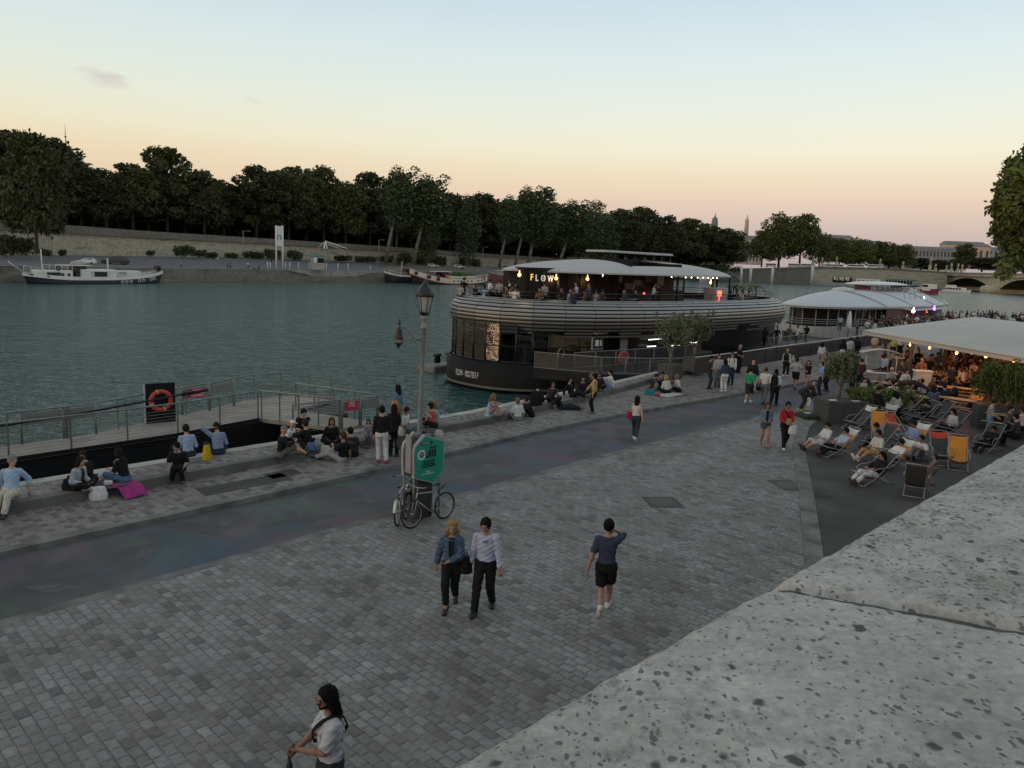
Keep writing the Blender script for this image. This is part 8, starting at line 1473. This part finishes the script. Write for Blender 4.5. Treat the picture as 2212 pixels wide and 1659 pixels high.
for lb, x, y, a, tp, bt, hr, sk, ps, fm in (
 ('person with short brown hair in a white top sitting left of the lamp column', 890, 938, -20, ('tshirt', (.55, .54, .52), .6), ('trousers', GRY, 1.), ('short', 'brown'), 0, pose('ground'), True),
 ('woman in a rust red patterned blouse sitting right of the lamp column', 938, 922, 200, ('shirt', mat('rust_print', (.34, .07, .03), .9, 0, .6, 14), .9), ('trousers', BLK, 1.), ('bun', 'black'), 1, pose('ground'), True),
 ('blonde woman in a pale denim jacket at the right end of the lamp group', 966, 925, 190, ('jacket', denim_mat((.24, .32, .36)), .97), ('skirt', (.2, .2, .22), .5), ('long', 'fair'), 0, pose('kneesup', hy=.3), True),
 ('woman in a pale blue sleeveless dress with a phone sitting on the coping', 1083, 905, -15, ('tank', (.36, .44, .58), 0), ('skirt', (.36, .44, .58), .5), ('long', 'fair'), 0, pose('kneesup', hp=.2, lh=v3(-.02, .42, .55), rh=v3(.05, .42, .55)), True),
 ('woman in a white t-shirt and ponytail seen from behind by the coping', 1118, 908, 100, ('tshirt', (.55, .54, .53), .5), ('jeans', GRY, 1.), ('pony', 'fair'), 0, pose('ground'), True),
 ('person in black with pale hair tied back leaning left by the coping', 1148, 900, 190, ('sweater', BLK, .97), ('trousers', BLK, 1.), ('pony', 'brown'), 0, pose('kneesup', lean=.4), True),
 ('smiling woman with loose brown hair behind the two people in black', 1192, 868, -80, ('sweater', (.05, .05, .06), .97), ('trousers', BLK, 1.), ('long', 'brown'), 0, pose('ground', lean=.1), True),
 ('man in black sitting with his back turned on the step beside the smiling woman', 1182, 880, 90, ('jacket', BLK, .97), ('trousers', BLK, 1.), ('short', 'black'), 1, pose('ground'), False),
 ('man in black and dark jeans lying propped with legs stretched to the right', 1212, 884, 5, ('tshirt', BLK, .6), ('jeans', (.018, .024, .04), 1.), ('short', 'dark'), 1, pose('legsout', lean=-.5, lf=v3(-.08, .84, .08), rf=v3(.12, .86, .08)), False),
 ('person in black lounging on the step before the gangway strut', 1258, 862, -30, ('sweater', BLK, .97), ('trousers', BLK, 1.), ('short', 'black'), 1, pose('legsout', lean=-.35), False),
 ('woman in a dark head scarf sitting behind the tunic woman', 1268, 855, -90, ('sweater', (.03, .02, .03), .97), ('trousers', BLK, 1.), ('long', 'black'), 1, pose('ground'), True),
 ('woman with blonde hair in black sitting right of the tunic woman', 1303, 850, 150, ('tshirt', BLK, .5), ('trousers', BLK, 1.), ('bob', 'fair'), 0, pose('ground', lean=.3), True),
 ('bearded man in a dark t-shirt sitting behind the tunic woman', 1293, 842, -95, ('tshirt', (.05, .02, .022), .5), ('trousers', BLK, 1.), ('short', 'dark'), 0, pose('ground'), False),
 ('man in a white shirt and blue shorts sitting alone on the coping by the gangway', 1334, 842, 170, ('shirt', WHT, .97), ('shorts', (.20, .27, .52), .5), ('short', 'black'), 1, pose('kneesup', lh=v3(-.3, -.2, .1), lean=-.05), False),
 ('woman in an ochre patterned tunic and dark trousers standing with one arm stretched out', 1281, 893, 170, ('tunic', mat('ochre_print', (.42, .27, .12), .9, 0, .55, 12), .97), ('trousers', BLK, 1.), ('bun', 'black'), 1, pose('stand', rh=v3(.30, .36, .96), re=v3(1, 0, -.4), lh=v3(-.22, .04, .82)), True),
 ('person in a navy jacket bent over at the left of the picnic of four', 1403, 840, -40, ('jacket', (.02, .028, .06), .97), ('shorts', (.25, .16, .12), .4), ('short', 'black'), 1, pose('kneesup', lean=.5, hp=.5), False),
 ('person in a brown grey top behind the picnic of four', 1423, 836, -70, ('sweater', (.16, .14, .12), .97), ('trousers', BLK, 1.), ('short', 'black'), 1, pose('kneesup', lean=.4, hp=.4), False),
 ('blonde woman in a white blouse seen from behind at the picnic of four', 1440, 849, 110, ('shirt', (.52, .49, .45), .6), ('trousers', BLK, 1.), ('bob', 'blond'), 0, pose('ground'), True),
 ('woman with tied blonde hair in a cream t-shirt in profile at the picnic of four', 1466, 846, 190, ('tshirt', (.50, .45, .40), .5), ('trousers', BLK, 1.), ('bun', 'fair'), 0, pose('ground'), True)):
    p = GQ(x, y); person(lb, p, A_(a), 1.72, ps, tp, bt, (.12, .11, .10), hr, sk, fm)
p = GQ(1404, 853); bag('backpack', p, (.03, .20, .24), 'teal and white bag lying at the left of the picnic of four', .46, .28, handle=False); bag('red_bag', GQ(1420, 856), (.40, .02, .07), 'small red cloth lying before the picnic of four', .26, .10, 'cloth', handle=False); bb_ = MB(); bb_.box((0, 0, .008), (1.5, .7, .01)); solo('picnic_blanket', bb_, cloth((.42, .40, .37)), 'pale blanket under the picnic of four', 'blanket', None, GQ(1448, 853), QROT)
bag('backpack', GQ(912, 950), BLK, 'black bag lying beside the lamp column group', .40, .26, handle=False); bag('carrier_bag', GQ(948, 942), (.45, .44, .42), 'white bag lying before the woman in the rust blouse', .34, .20, handle=False); bag('box_bag', GQ(1166, 880), BLK, 'boxy black bag at the left of the people in black', .36, .34)
def in_chair(k, label, tp, bt, hr, sk, fm=False, H=1.72, **o):
    q, a = CHAIRS[k]; return person(label, q-np.array([math.cos(a), math.sin(a), 0])*.03+up*.02, a, H, pose('recline', **o), tp, bt, (.10, .06, .05) if 'shoe' not in o else o['shoe'], hr, sk, fm)
in_chair(0, 'man in a pale blue shirt and black trousers reclining at the terrace kerb', ('shirt', (.34, .40, .46), .6), ('trousers', BLK, 1.), ('short', 'black'), 1)
q, a = CHAIRS[0]; person('man in white with bare shins lying just behind the man in pale blue', q+np.array([-.25, .75, .02]), a, 1.72, pose('recline', lean=-.45), ('shirt', WHT, .6), ('shorts', (.5, .5, .48), .55), (.05, .03, .02), ('short', 'dark'), 1)
in_chair(17, 'man in a grey t-shirt bending his head over his hand', ('tshirt', (.28, .28, .27), .5), ('trousers', BLK, 1.), ('short', 'dark'), 1, lean=.25, hp=.6, lh=v3(-.02, .28, .86))
in_chair(4, 'man in a blue shirt with a moustache reclining under an orange banded chair', ('shirt', (.26, .32, .55), .6), ('trousers', BLK, 1.), ('short', 'dark'), 2, lean=-.2)
q, a = CHAIRS[5]; in_chair(5, 'man in a white shirt lying back over the orange seat', ('shirt', WHT, .6), ('trousers', BLK, 1.), ('short', 'dark'), 0)
person('person in a white t-shirt and tan shorts stretching bare legs to the left', q+np.array([-.15, 1.0, .02]), a, 1.72, pose('recline', lean=-.3), ('tshirt', (.5, .49, .46), .5), ('shorts', (.40, .22, .10), .55), (.55, .55, .55), ('short', 'dark'), 0)
in_chair(6, 'woman in black with white trousers and red shoes reclining nearest the kerb', ('tshirt', BLK, .9), ('trousers', (.56, .56, .55), .95), ('long', 'black'), 1, True)
in_chair(11, 'woman with long black hair in a white top sitting in a grey deckchair', ('tshirt', (.45, .44, .41), .6), ('trousers', BLK, 1.), ('long', 'black'), 1, True, lean=-.15)
in_chair(13, 'man in grey lying low in a dark deckchair at the back left', ('tshirt', (.12, .12, .12), .6), ('trousers', (.10, .10, .10), 1.), ('short', 'black'), 2)
in_chair(14, 'person in black lying in the dark deckchair at the back middle', ('sweater', BLK, .97), ('trousers', (.09, .09, .09), 1.), ('short', 'black'), 1)
in_chair(15, 'person in black lying flat with head towards the wall', ('sweater', BLK, .97), ('trousers', BLK, 1.), ('short', 'black'), 0, lean=-.8)
q, a = CHAIRS[7]; person('person in white leaning behind the red headed deckchair', q+np.array([-.45, .35, .02]), A_(200), 1.7, pose('kneesup'), ('tshirt', WHT, .5), ('trousers', GRY, 1.), BLK, ('short', 'dark'), 0)
person('toddler in a grey t-shirt holding the frame of the nearest grey deckchair', G(2014, 1048), A_(165), .98, pose('stand', lh=v3(-.2, .4, .95), rh=v3(.2, .36, .9)), ('tshirt', (.17, .17, .17), .5), ('shorts', (.1, .1, .1), .4), BLK, ('curly', 'brown'), 0)
person('waiter all in black bending over the orange deckchair', G(1888, 925), A_(-60), 1.82, pose('stand', hp=.35, lh=v3(-.1, .3, .92), rh=v3(.12, .3, .92)), ('sweater', BLK, .97), ('trousers', BLK, 1.), BLK, ('short', 'black'), 2)
STR = bpy.data.materials.new('striped_jersey'); STR.use_nodes = True; N = STR.node_tree.nodes; L = STR.node_tree.links; wv = N.new('ShaderNodeTexWave'); wv.bands_direction = 'Z'; wv.inputs['Scale'].default_value = 5; tcs = N.new('ShaderNodeTexCoord'); L.new(tcs.outputs['Object'], wv.inputs[0]); L.new(ramp_n(N, L, wv.outputs[0], [(.55, (.012, .012, .014)), (.62, (.5, .5, .48))]), N['Principled BSDF'].inputs['Base Color']); N['Principled BSDF'].inputs['Roughness'].default_value = .9
person('woman in a black and white striped jersey and jeans standing before the slate planter', G(2132, 952), A_(-30), 1.70, pose('stand', lh=v3(-.05, .3, 1.02), rh=v3(.1, .3, 1.0), hp=.4), ('sweater', STR, .75), ('jeans', denim_mat((.10, .17, .27)), .93), (.55, .55, .55), ('short', 'dark'), 1)
for lb, x, y, a, tp, hr, sk in (('man with folded hands sitting farthest right at the table by the wall', 2180, 905, -100, ('sweater', (.06, .06, .055), .97), ('short', 'brown'), 1), ('person with blond hair leaning on a hand at the right hand table', 2165, 925, -60, ('sweater', BLK, .97), ('short', 'fair'), 0), ('man with glasses in a camouflage top at the right hand table', 2170, 945, -60, ('shirt', mat('camouflage', (.10, .10, .08), .9, 0, .7, 9), .8), ('short', 'dark'), 1), ('person in a pink white top seen from behind at the right hand table', 2205, 950, 110, ('tshirt', (.48, .42, .42), .6), ('short', 'brown'), 0), ('person in dark grey in front of the right hand table', 2192, 968, 130, ('sweater', (.05, .055, .06), .97), ('short', 'black'), 1)):
    person(lb, G(x, y), A_(a), 1.72, pose('sit', pz=.54), tp, ('trousers', BLK, 1.), BLK, hr, sk)
rg = np.random.default_rng(12)
SEATED = [(1835, 905, 150, 'man in a grey shirt sitting left of the straggly plant', ('tshirt', (.20, .20, .20), .5), ('short', 'black'), 1), (1858, 870, -70, 'man in a white shirt facing out behind the olive tree', ('shirt', (.45, .44, .44), .8), ('short', 'black'), 1), (1882, 882, -60, 'man with a dark green top seated behind the straggly plant', ('tshirt', (.05, .06, .04), .5), ('short', 'dark'), 1), (1912, 872, -95, 'red faced person in black at the food cart table', ('tshirt', BLK, .5), ('short', 'brown'), 0), (1925, 880, 95, 'person in a white t-shirt seen from behind at the food cart table', ('tshirt', WHT, .5), ('short', 'black'), 1), (1942, 874, -80, 'fair haired person at the food cart table', ('tshirt', (.10, .08, .07), .5), ('short', 'fair'), 0), (1958, 884, -70, 'woman with big dark hair laughing by the folded dark parasol', ('shirt', (.42, .41, .40), .8), ('long', 'black'), 2), (1934, 908, 100, 'woman with long black hair in a white blouse seen from behind at the near bench', ('shirt', (.48, .47, .44), .8), ('long', 'black'), 1), (1950, 846, -80, 'man in a white shirt with black hair beside the cart counter', ('shirt', WHT, .8), ('short', 'black'), 1), (1918, 842, -70, 'white haired person in pale blue at the cart counter', ('shirt', (.28, .33, .38), .8), ('short', 'white'), 0), (1992, 874, 110, 'person in pale lilac seen from behind before the white cabinet', ('tshirt', (.36, .35, .42), .5), ('short', 'black'), 1), (2012, 893, 95, 'woman in a denim jacket seen from behind on the near bench', ('jacket', denim_mat((.07, .12, .18)), .97), ('long', 'black'), 1), (2006, 868, -80, 'woman with fair curly hair between the benches', ('tshirt', (.12, .07, .04), .5), ('curly', 'fair'), 0), (2028, 862, -75, 'man in a dark blue top facing out near the red lit table', ('tshirt', NAVYC, .6), ('short', 'brown'), 0), (2040, 888, 100, 'person in a navy jacket seen from behind left on the yellow table bench', ('jacket', (.014, .024, .06), .97), ('short', 'dark'), 1), (2062, 880, 150, 'person in a dark navy coat leaning over the yellow table', ('jacket', (.014, .02, .04), .97), ('short', 'brown'), 0), (2058, 854, 90, 'person in a pale t-shirt glowing red under the heat lamp', ('tshirt', (.62, .50, .48), .5), ('short', 'black'), 1), (2036, 850, -100, 'person in a dark red top beside the glowing red figure', ('tshirt', (.14, .012, .014), .6), ('short', 'dark'), 1), (2018, 846, -80, 'man in a pale pink t-shirt facing out right of the white cabinet', ('tshirt', (.46, .38, .36), .5), ('short', 'dark'), 1), (1975, 848, -90, 'man with grey hair in a white shirt left of the white cabinet', ('shirt', WHT, .8), ('short', 'grey'), 0), (1976, 872, -85, 'round faced child in black between cabinet and dark parasol', ('tshirt', BLK, .5), ('short', 'fair'), 0), (2045, 833, -90, 'man in grey behind the red lit table', ('tshirt', (.12, .12, .12), .6), ('short', 'dark'), 1), (2062, 826, -80, 'person in a yellow green hat under the awning', ('tshirt', (.10, .09, .05), .6), ('cap', (.26, .25, .03)), 1), (2086, 830, -90, 'person in black facing out by the orange box', ('tshirt', BLK, .6), ('short', 'black'), 1), (2105, 822, -90, 'person in brown beside the orange box under the awning', ('tshirt', (.12, .06, .03), .6), ('short', 'dark'), 2), (2128, 818, 90, 'dark haired person seen from behind before the bamboo', ('tshirt', (.06, .04, .03), .6), ('short', 'black'), 1), (2150, 812, -90, 'person in a white top facing out behind the bamboo', ('tshirt', (.5, .42, .34), .6), ('long', 'dark'), 1), (2172, 815, -90, 'person in tan leaning right behind the bamboo', ('tshirt', (.30, .16, .08), .6), ('short', 'dark'), 1), (1868, 858, 100, 'man with a dark jacket seen from behind beside the olive tree', ('jacket', (.03, .03, .03), .97), ('short', 'grey'), 1), (1898, 866, 120, 'small person in a grey top seated left of the cart', ('tshirt', (.2, .2, .19), .6), ('bob', 'fair'), 0)]
for x, y, a, lb, tp, hr, sk in SEATED: person(lb, G(x, y), A_(a+rg.normal()*8), 1.70, pose('sit', pz=.53, lean=.15+.1*rg.random(), hy=rg.normal()*.3, hp=.1, lh=v3(-.15, .36, .72), rh=v3(.15, .34, .74)), tp, ('trousers', (.02, .022, .03), 1.), (.03, .03, .03), hr, sk, 'woman' in lb)
STAND = [(1838, 838, 20, 'man in a navy polo standing left of the food cart', ('tshirt', (.03, .05, .10), .5), ('short', 'black'), 2), (1855, 842, 60, 'person in a maroon top seen from behind left of the food cart', ('tshirt', (.075, .018, .025), .6), ('short', 'black'), 1), (1905, 812, 60, 'woman in a plum strappy dress seen from behind', ('dress', (.12, .012, .05), 0), ('bun', 'fair'), 0), (1925, 808, 200, 'woman in a light top with dark hair beside the plum dress', ('tank', (.40, .33, .30), 0), ('long', 'dark'), 0), (1941, 812, -40, 'dark haired woman with a pale scarf in the queue', ('shirt', (.24, .23, .23), .9), ('long', 'black'), 1), (1956, 800, -60, 'person in pink in the queue under the left lamps', ('shirt', (.42, .10, .14), .9), ('short', 'dark'), 1), (1927, 775, 70, 'woman in a yellow top with her back turned beyond the queue', ('tshirt', (.46, .44, .16), .6), ('short', 'black'), 1), (1942, 772, 80, 'person in a white t-shirt beyond the yellow top', ('tshirt', WHT, .6), ('short', 'black'), 1), (1978, 806, 180, 'man in a white t-shirt and cap at the left awning post', ('tshirt', (.5, .49, .46), .5), ('cap', BLK), 1), (1998, 818, -70, 'man in a light blue t-shirt bending over his notebook under the awning', ('tshirt', (.26, .38, .52), .5), ('short', 'black'), 1), (2030, 820, -50, 'woman in white and black leaning over a table under the awning', ('tshirt', (.5, .5, .5), .6), ('bob', 'fair'), 0), (2048, 812, 0, 'person in bright red at the second awning post', ('dress', (.45, .03, .03), .6), ('long', 'brown'), 0), (2052, 815, 180, 'man in a white printed t-shirt right of the second awning post', ('tshirt', (.45, .44, .43), .5), ('short', 'dark'), 1), (1958, 822, 40, 'man in black seen from behind at the grey counter', ('tshirt', BLK, .6), ('short', 'red'), 0), (1886, 770, 60, 'person in cream with bare legs beyond the cart roof', ('tunic', (.45, .40, .30), .6), ('bun', 'fair'), 0)]
for x, y, a, lb, tp, hr, sk in STAND:
    d = tp[0] in ('dress', 'tunic'); person(lb, G(x, y), A_(a), 1.70 if 'woman' in lb else 1.76, pose('stand' if 'bending' not in lb and 'leaning' not in lb else 'bend', **({} if 'bending' not in lb and 'leaning' not in lb else dict(lean=.45, hp=.4, lh=v3(-.1, .4, 1.0), rh=v3(.1, .4, 1.0)))), tp, None if d else ('trousers', (.02, .022, .028), 1.), (.04, .04, .04), hr, sk, 'woman' in lb)
dk = MB(); dk.grid([[(x, .10*math.cos(a)*(1-abs(x)/1.6), .14+.16*math.sin(a)*(1-abs(x)/1.5)+.55*math.sin((x+1.2)/2.4*math.pi)) for a in np.linspace(0, 2*math.pi, 9)] for x in np.linspace(-1.2, 1.2, 16)]); solo('folded_parasol', dk, cloth((.03, .032, .034)), 'dark drooping folded parasol lying over the seated guests in front of the white cabinet', 'parasol', None, G(1965, 880)+up*.55, -.7)
def small(seed, sit, col, legs, hcol, skin=1, lean=.05, ln=1.0):
    "a one-mesh figure for distances where parts cannot be told apart"
    p = pose('sit' if sit else ('stand' if seed % 2 else 'walk')); B = []
    pel = v3(0, 0, p['pz']); sp = v3(0, math.sin(p['lean']+lean), math.cos(p['lean']+lean)); sh = pel+sp*.5; mb = MB()
    mats_ = [skin_mat(skin), cloth(col), cloth(legs), hair_mat(hcol) if isinstance(hcol, str) else cloth(hcol)]
    def add(S, m_, h=.05):
        P, Fc = S.build(h, .03); mb.m = m_; mb.add(P, Fc.tolist(), True)
    S = Sdf(); lhip, rhip = pel+v3(-.09, 0, 0), pel+v3(.09, 0, 0); S.cap(lhip, rhip, .10)
    for hp_, ft, kk in ((lhip, p['lf'], p['lk']), (rhip, p['rf'], p['rk'])): k_, a_ = ik(hp_, ft, .43, .43, kk); S.cap(hp_, k_, .095, .07); S.cap(k_, a_, .07, .05); S.cap(a_, a_+v3(0, .13, -.03), .045)
    add(S, 2)
    rg2 = np.random.default_rng(seed); hL = p['lh'] if rg2.random() < .5 else v3(-.15, .33, pel[2]+.25); hR = p['rh'] if rg2.random() < .5 else v3(.14, .32, pel[2]+.28)
    el, wl = ik(sh+v3(-.19, 0, -.03), hL, .29, .26, v3(-.5, -1, 0)); er, wr = ik(sh+v3(.19, 0, -.03), hR, .29, .26, v3(.5, -1, 0))
    S = Sdf(); S.loft([pel-sp*.02, pel+sp*.2, pel+sp*.4, sh+sp*.03], [v3(1, 0, 0)]*4, [(.16, .12), (.145, .11), (.17, .12), (.10, .08)]); S.cap(sh+v3(-.17, 0, -.03), sh+v3(.17, 0, -.03), .07); S.cap(sh+v3(-.19, 0, -.03), el, .058, .05); S.cap(sh+v3(.19, 0, -.03), er, .058, .05); add(S, 1)
    S = Sdf(); S.cap(el, wl, .042, .03); S.cap(wl, wl+(wl-el)*.35, .035); S.cap(er, wr, .042, .03); S.cap(wr, wr+(wr-er)*.35, .035); S.cap(sh, sh+sp*.12, .055); hd = sh+sp*.22+v3(0, .02, 0); S.ell(hd, (.078, .095, .115)); S.cap(hd+v3(0, .09, 0), hd+v3(0, .11, -.03), .014); add(S, 0, .04)
    S = Sdf(); S.ell(hd+v3(0, -.022, .028), (.088, .10, .108)); 
    if seed % 3 == 0: S.cap(hd+v3(0, -.06, -.02), hd+v3(0, -.09, -.22), .08, .05)
    add(S, 3, .04)
    me = mb.mesh('person'); [me.materials.append(q) for q in mats_]; return me
CREW = [(BLK, BLK, 'black'), (WHT, NAVYC, 'dark'), (NAVYC, BLK, 'brown'), (GRY, BLK, 'black'), ((.10, .05, .04), BLK, 'dark'), (WHT, BLK, 'black'), ((.05, .06, .08), DKDEN, 'fair'), ((.18, .10, .08), BLK, 'brown'), (BLK, DKDEN, 'dark'), (LBL, NAVYC, 'dark'), ((.12, .12, .13), GRY, 'black'), ((.30, .28, .26), BLK, 'brown')]
STD = [small(k, False, c_, l_, h_, (1, 0, 2)[k % 3]) for k, (c_, l_, h_) in enumerate(CREW)]; SIT = [small(k, True, c_, l_, h_, (1, 0, 2)[k % 3]) for k, (c_, l_, h_) in enumerate(CREW)]
WORDS = ['black', 'white', 'navy', 'grey', 'dark brown', 'bright white', 'slate', 'rust', 'black with jeans', 'pale blue', 'mid grey', 'beige']
def fig(me, loc, face, label, group=None, s_=1.0):
    o = bpy.data.objects.new('person', me); COL.objects.link(o); o.location = tuple(loc); o.rotation_euler = (0, 0, face-math.pi/2); o.scale = (s_,)*3; return setp(o, label, 'person', group)
UD = [(1022, 636, 'left most guest leaning on the upper deck rail', 1, 0), (1038, 638, 'woman in a dark top in the left huddle on the upper deck', 8, 0), (1052, 634, 'long haired guest in the left huddle on the upper deck', 3, 0), (1066, 634, 'guest in grey in the left huddle on the upper deck', 10, 0), (1078, 636, 'guest in rust in the left huddle on the upper deck', 7, 0), (1092, 640, 'man in navy with his back turned in the left huddle on the upper deck', 2, 0), (1102, 628, 'guest in white standing behind the left huddle', 5, 1), (1112, 636, 'guest in pale blue at the middle of the huddle', 9, 0), (1118, 624, 'tall guest in blue standing by the left globe lamp', 9, 1), (1122, 642, 'man in a white t-shirt leaning over his table on the upper deck', 5, 0), (1132, 632, 'man in a dark suit standing behind the white t-shirt man', 0, 1), (1148, 645, 'man in black facing left at the white t-shirt mans table', 0, 0), (1154, 634, 'man in slate standing below the letter F', 6, 1), (1216, 648, 'bald man in dark brown sitting alone below the lamps', 4, 0), (1240, 650, 'man in pale grey sitting right of the bald man', 11, 0), (1262, 649, 'guest in a flowery top below the right wall lamp', 7, 0), (1272, 650, 'guest in rust sitting right of the flowery top', 4, 0), (1286, 646, 'guest in beige raising a glass at the middle of the deck', 11, 0), (1352, 652, 'guest in slate at the bar side of the deck', 6, 0), (1378, 650, 'guest in black beside the small red light', 0, 0), (1411, 648, 'man in a white shirt with his back turned near the bar', 5, 1), (1424, 646, 'man in a black suit beside the man in the white shirt', 0, 1), (1578, 645, 'guest in dark clothes left under the palms', 0, 0), (1592, 645, 'guest in black with white vest under the palms', 2, 1), (1604, 644, 'guest in white under the palms', 1, 0), (1616, 644, 'guest in rust at the right end under the palms', 7, 0)]
TT = MB(); TT.lathe([(.30, .72), (.31, .75), (.0, .755)], 12); TT.tube([(0, 0, 0), (0, 0, .72)], .03, 6); TT.lathe([(.2, 0), (.02, .03)], 10); tme = TT.mesh('cafe_table'); tme.materials.append(mat('cafe_table_top', (.22, .21, .20), .4))
for k, (x, y, lb, v_, std) in enumerate(UD):
    t_ = 31.2
    for _ in range(6):
        q = Q(s_at(x, t_, DZ+1.1), t_, DZ); s_q = ST(q)[0]; t_ = max(t_, 37-7.7*max(.05, 1-(abs(s_q-53)/17.9)**2.5)**.4+1.25) if _ < 5 else t_
    if ST(q)[0] < 36.3: q = Q(36.6, 36, DZ)
    if std: t_ += 1.6; q = Q(s_at(x, t_, DZ+1.1), t_, DZ)
    fig((STD if std else SIT)[v_], q, A_((0, 180, 60, 150, 200)[k % 5]), lb)
    if k % 2 == 0 and not std:
        o = bpy.data.objects.new('cafe_table', tme); COL.objects.link(o); o.location = tuple(q+QU*.7); setp(o, 'small round cafe table among the guests of the upper deck', 'table', 'cafe tables on the upper deck')
ru = np.random.default_rng(21)
for k in range(20):
    s, t = (36.0+.9*ru.random(), 34+6.5*ru.random()) if k < 9 else (37.2+4.5*ru.random(), 31.9+2.9*ru.random())
    v_ = int(ru.integers(12)); fig((SIT if k % 3 else STD)[v_], Q(s, t, DZ), ru.random()*6.28, f'guest in {WORDS[v_]} in the lively huddle left of the lit letters', 'guests in the left huddle of the upper deck')
for k, (x, y, d, v_, lb) in enumerate(((391, 579, 190, 9, 'person in blue standing on the far quay above the navy houseboat bow'), (461, 568, 262, 0, 'person in black in the pair below the far wall'), (470, 567, 262, 1, 'person in white in the pair below the far wall'), (485, 568, 262, 7, 'person in rust sitting beside the pair below the far wall'), (492, 580, 205, 7, 'person in red at the far quay edge'), (498, 580, 206, 2, 'person in navy at the far quay edge'), (536, 580, 210, 5, 'person with a white cap standing near the landing sign'), (552, 583, 214, 11, 'pale person sitting on the far quay edge'), (561, 583, 214, 0, 'dark person sitting on the far quay edge'), (586, 570, 265, 8, 'person walking left of the landing sign'), (242, 562, 222, 9, 'person in blue by the dark parked car'))): fig(STD[v_] if 'sitting' not in lb else SIT[v_], D(x, y, d), k*1.3, lb)
rc = np.random.default_rng(8); n_ = 0
PLACE = []
for k in range(140):
    s = 78+52*rc.random()**1.1; t = 19.8+10.0*rc.random()*(1 if s > 86 else .55)+(1.5 if s > 86 else 4.2); t = min(t, 31.5); PLACE.append((Q(s, t, STEP_Z if t > 22 else PAVE_Z), False, 0))
for k in range(92):
    s = (46.5 if k > 50 else 50)+(9 if k > 50 else 20)*rc.random(); t = 8.2+8.5*rc.random(); PLACE.append((Q(s, t, .012), rc.random() < .55, 1))
PLACE.sort(key=lambda q: q[0][1]); left = 290-sum(o.name.split('.')[0] == 'person' and o.parent is None for o in bpy.data.objects)-8; mass = MB(); MM = [q for a in (STD, SIT) for me in a for q in me.materials]
for k, (q, sd, deep) in enumerate(PLACE):
    v_ = int(rc.integers(12)); a = rc.random()*6.28; sc_ = .95+.1*rc.random(); w_ = WORDS[v_]
    if k < left: fig((SIT if sd else STD)[v_], q, a, f'person in {w_} {"seated" if sd else "standing"} in the dim throng deep under the awning' if deep else f'person in {w_} standing in the packed crowd beyond the awning', 'throng under the awning' if deep else 'crowd beyond the awning', sc_)
    else:
        me = (SIT if sd else STD)[v_]; n0 = len(me.vertices); V = np.empty(n0*3); me.vertices.foreach_get('co', V); V = (V.reshape(-1, 3)*sc_)@rotz(a).T+q; o0 = len(mass.v); mass.v.extend(map(tuple, V.tolist())); mo = (12*sd+v_)*4
        for p in me.polygons: mass.f.append(tuple(i+o0 for i in p.vertices)); mass.mi.append(p.material_index+mo); mass.sm.append(True)
setp(part('distant_crowd', mass, MM), 'far part of the packed standing crowd beyond the awning', 'crowd', None, 'stuff')
cd = MB(); cd.box((0, 0, -.2), (64, 5.6, .5)); solo('crowd_terrace', cd, DECKW, 'floating timber terrace carrying the packed crowd by the domed boat', 'terrace', None, Q(106, 29.4, STEP_Z-.06), QROT)
for x, t, v_, lb in ((1652, 29, 0, 'dark figure behind the fence left of the folded parasol'), (1678, 29, 8, 'second dark figure behind the fence by the domed boat'), (1722, 28.6, 5, 'figure in a white shirt on the landing stage'), (1742, 29, 0, 'dark haired figure right of the white shirt on the landing stage'), (1705, 29.2, 10, 'grey figure on the landing stage'), (1815, 33.5, 9, 'figure in pale blue behind the domed boat railing')): fig(STD[v_], Q(s_at(x, t, 1.2), t, .15), 1.0, lb)
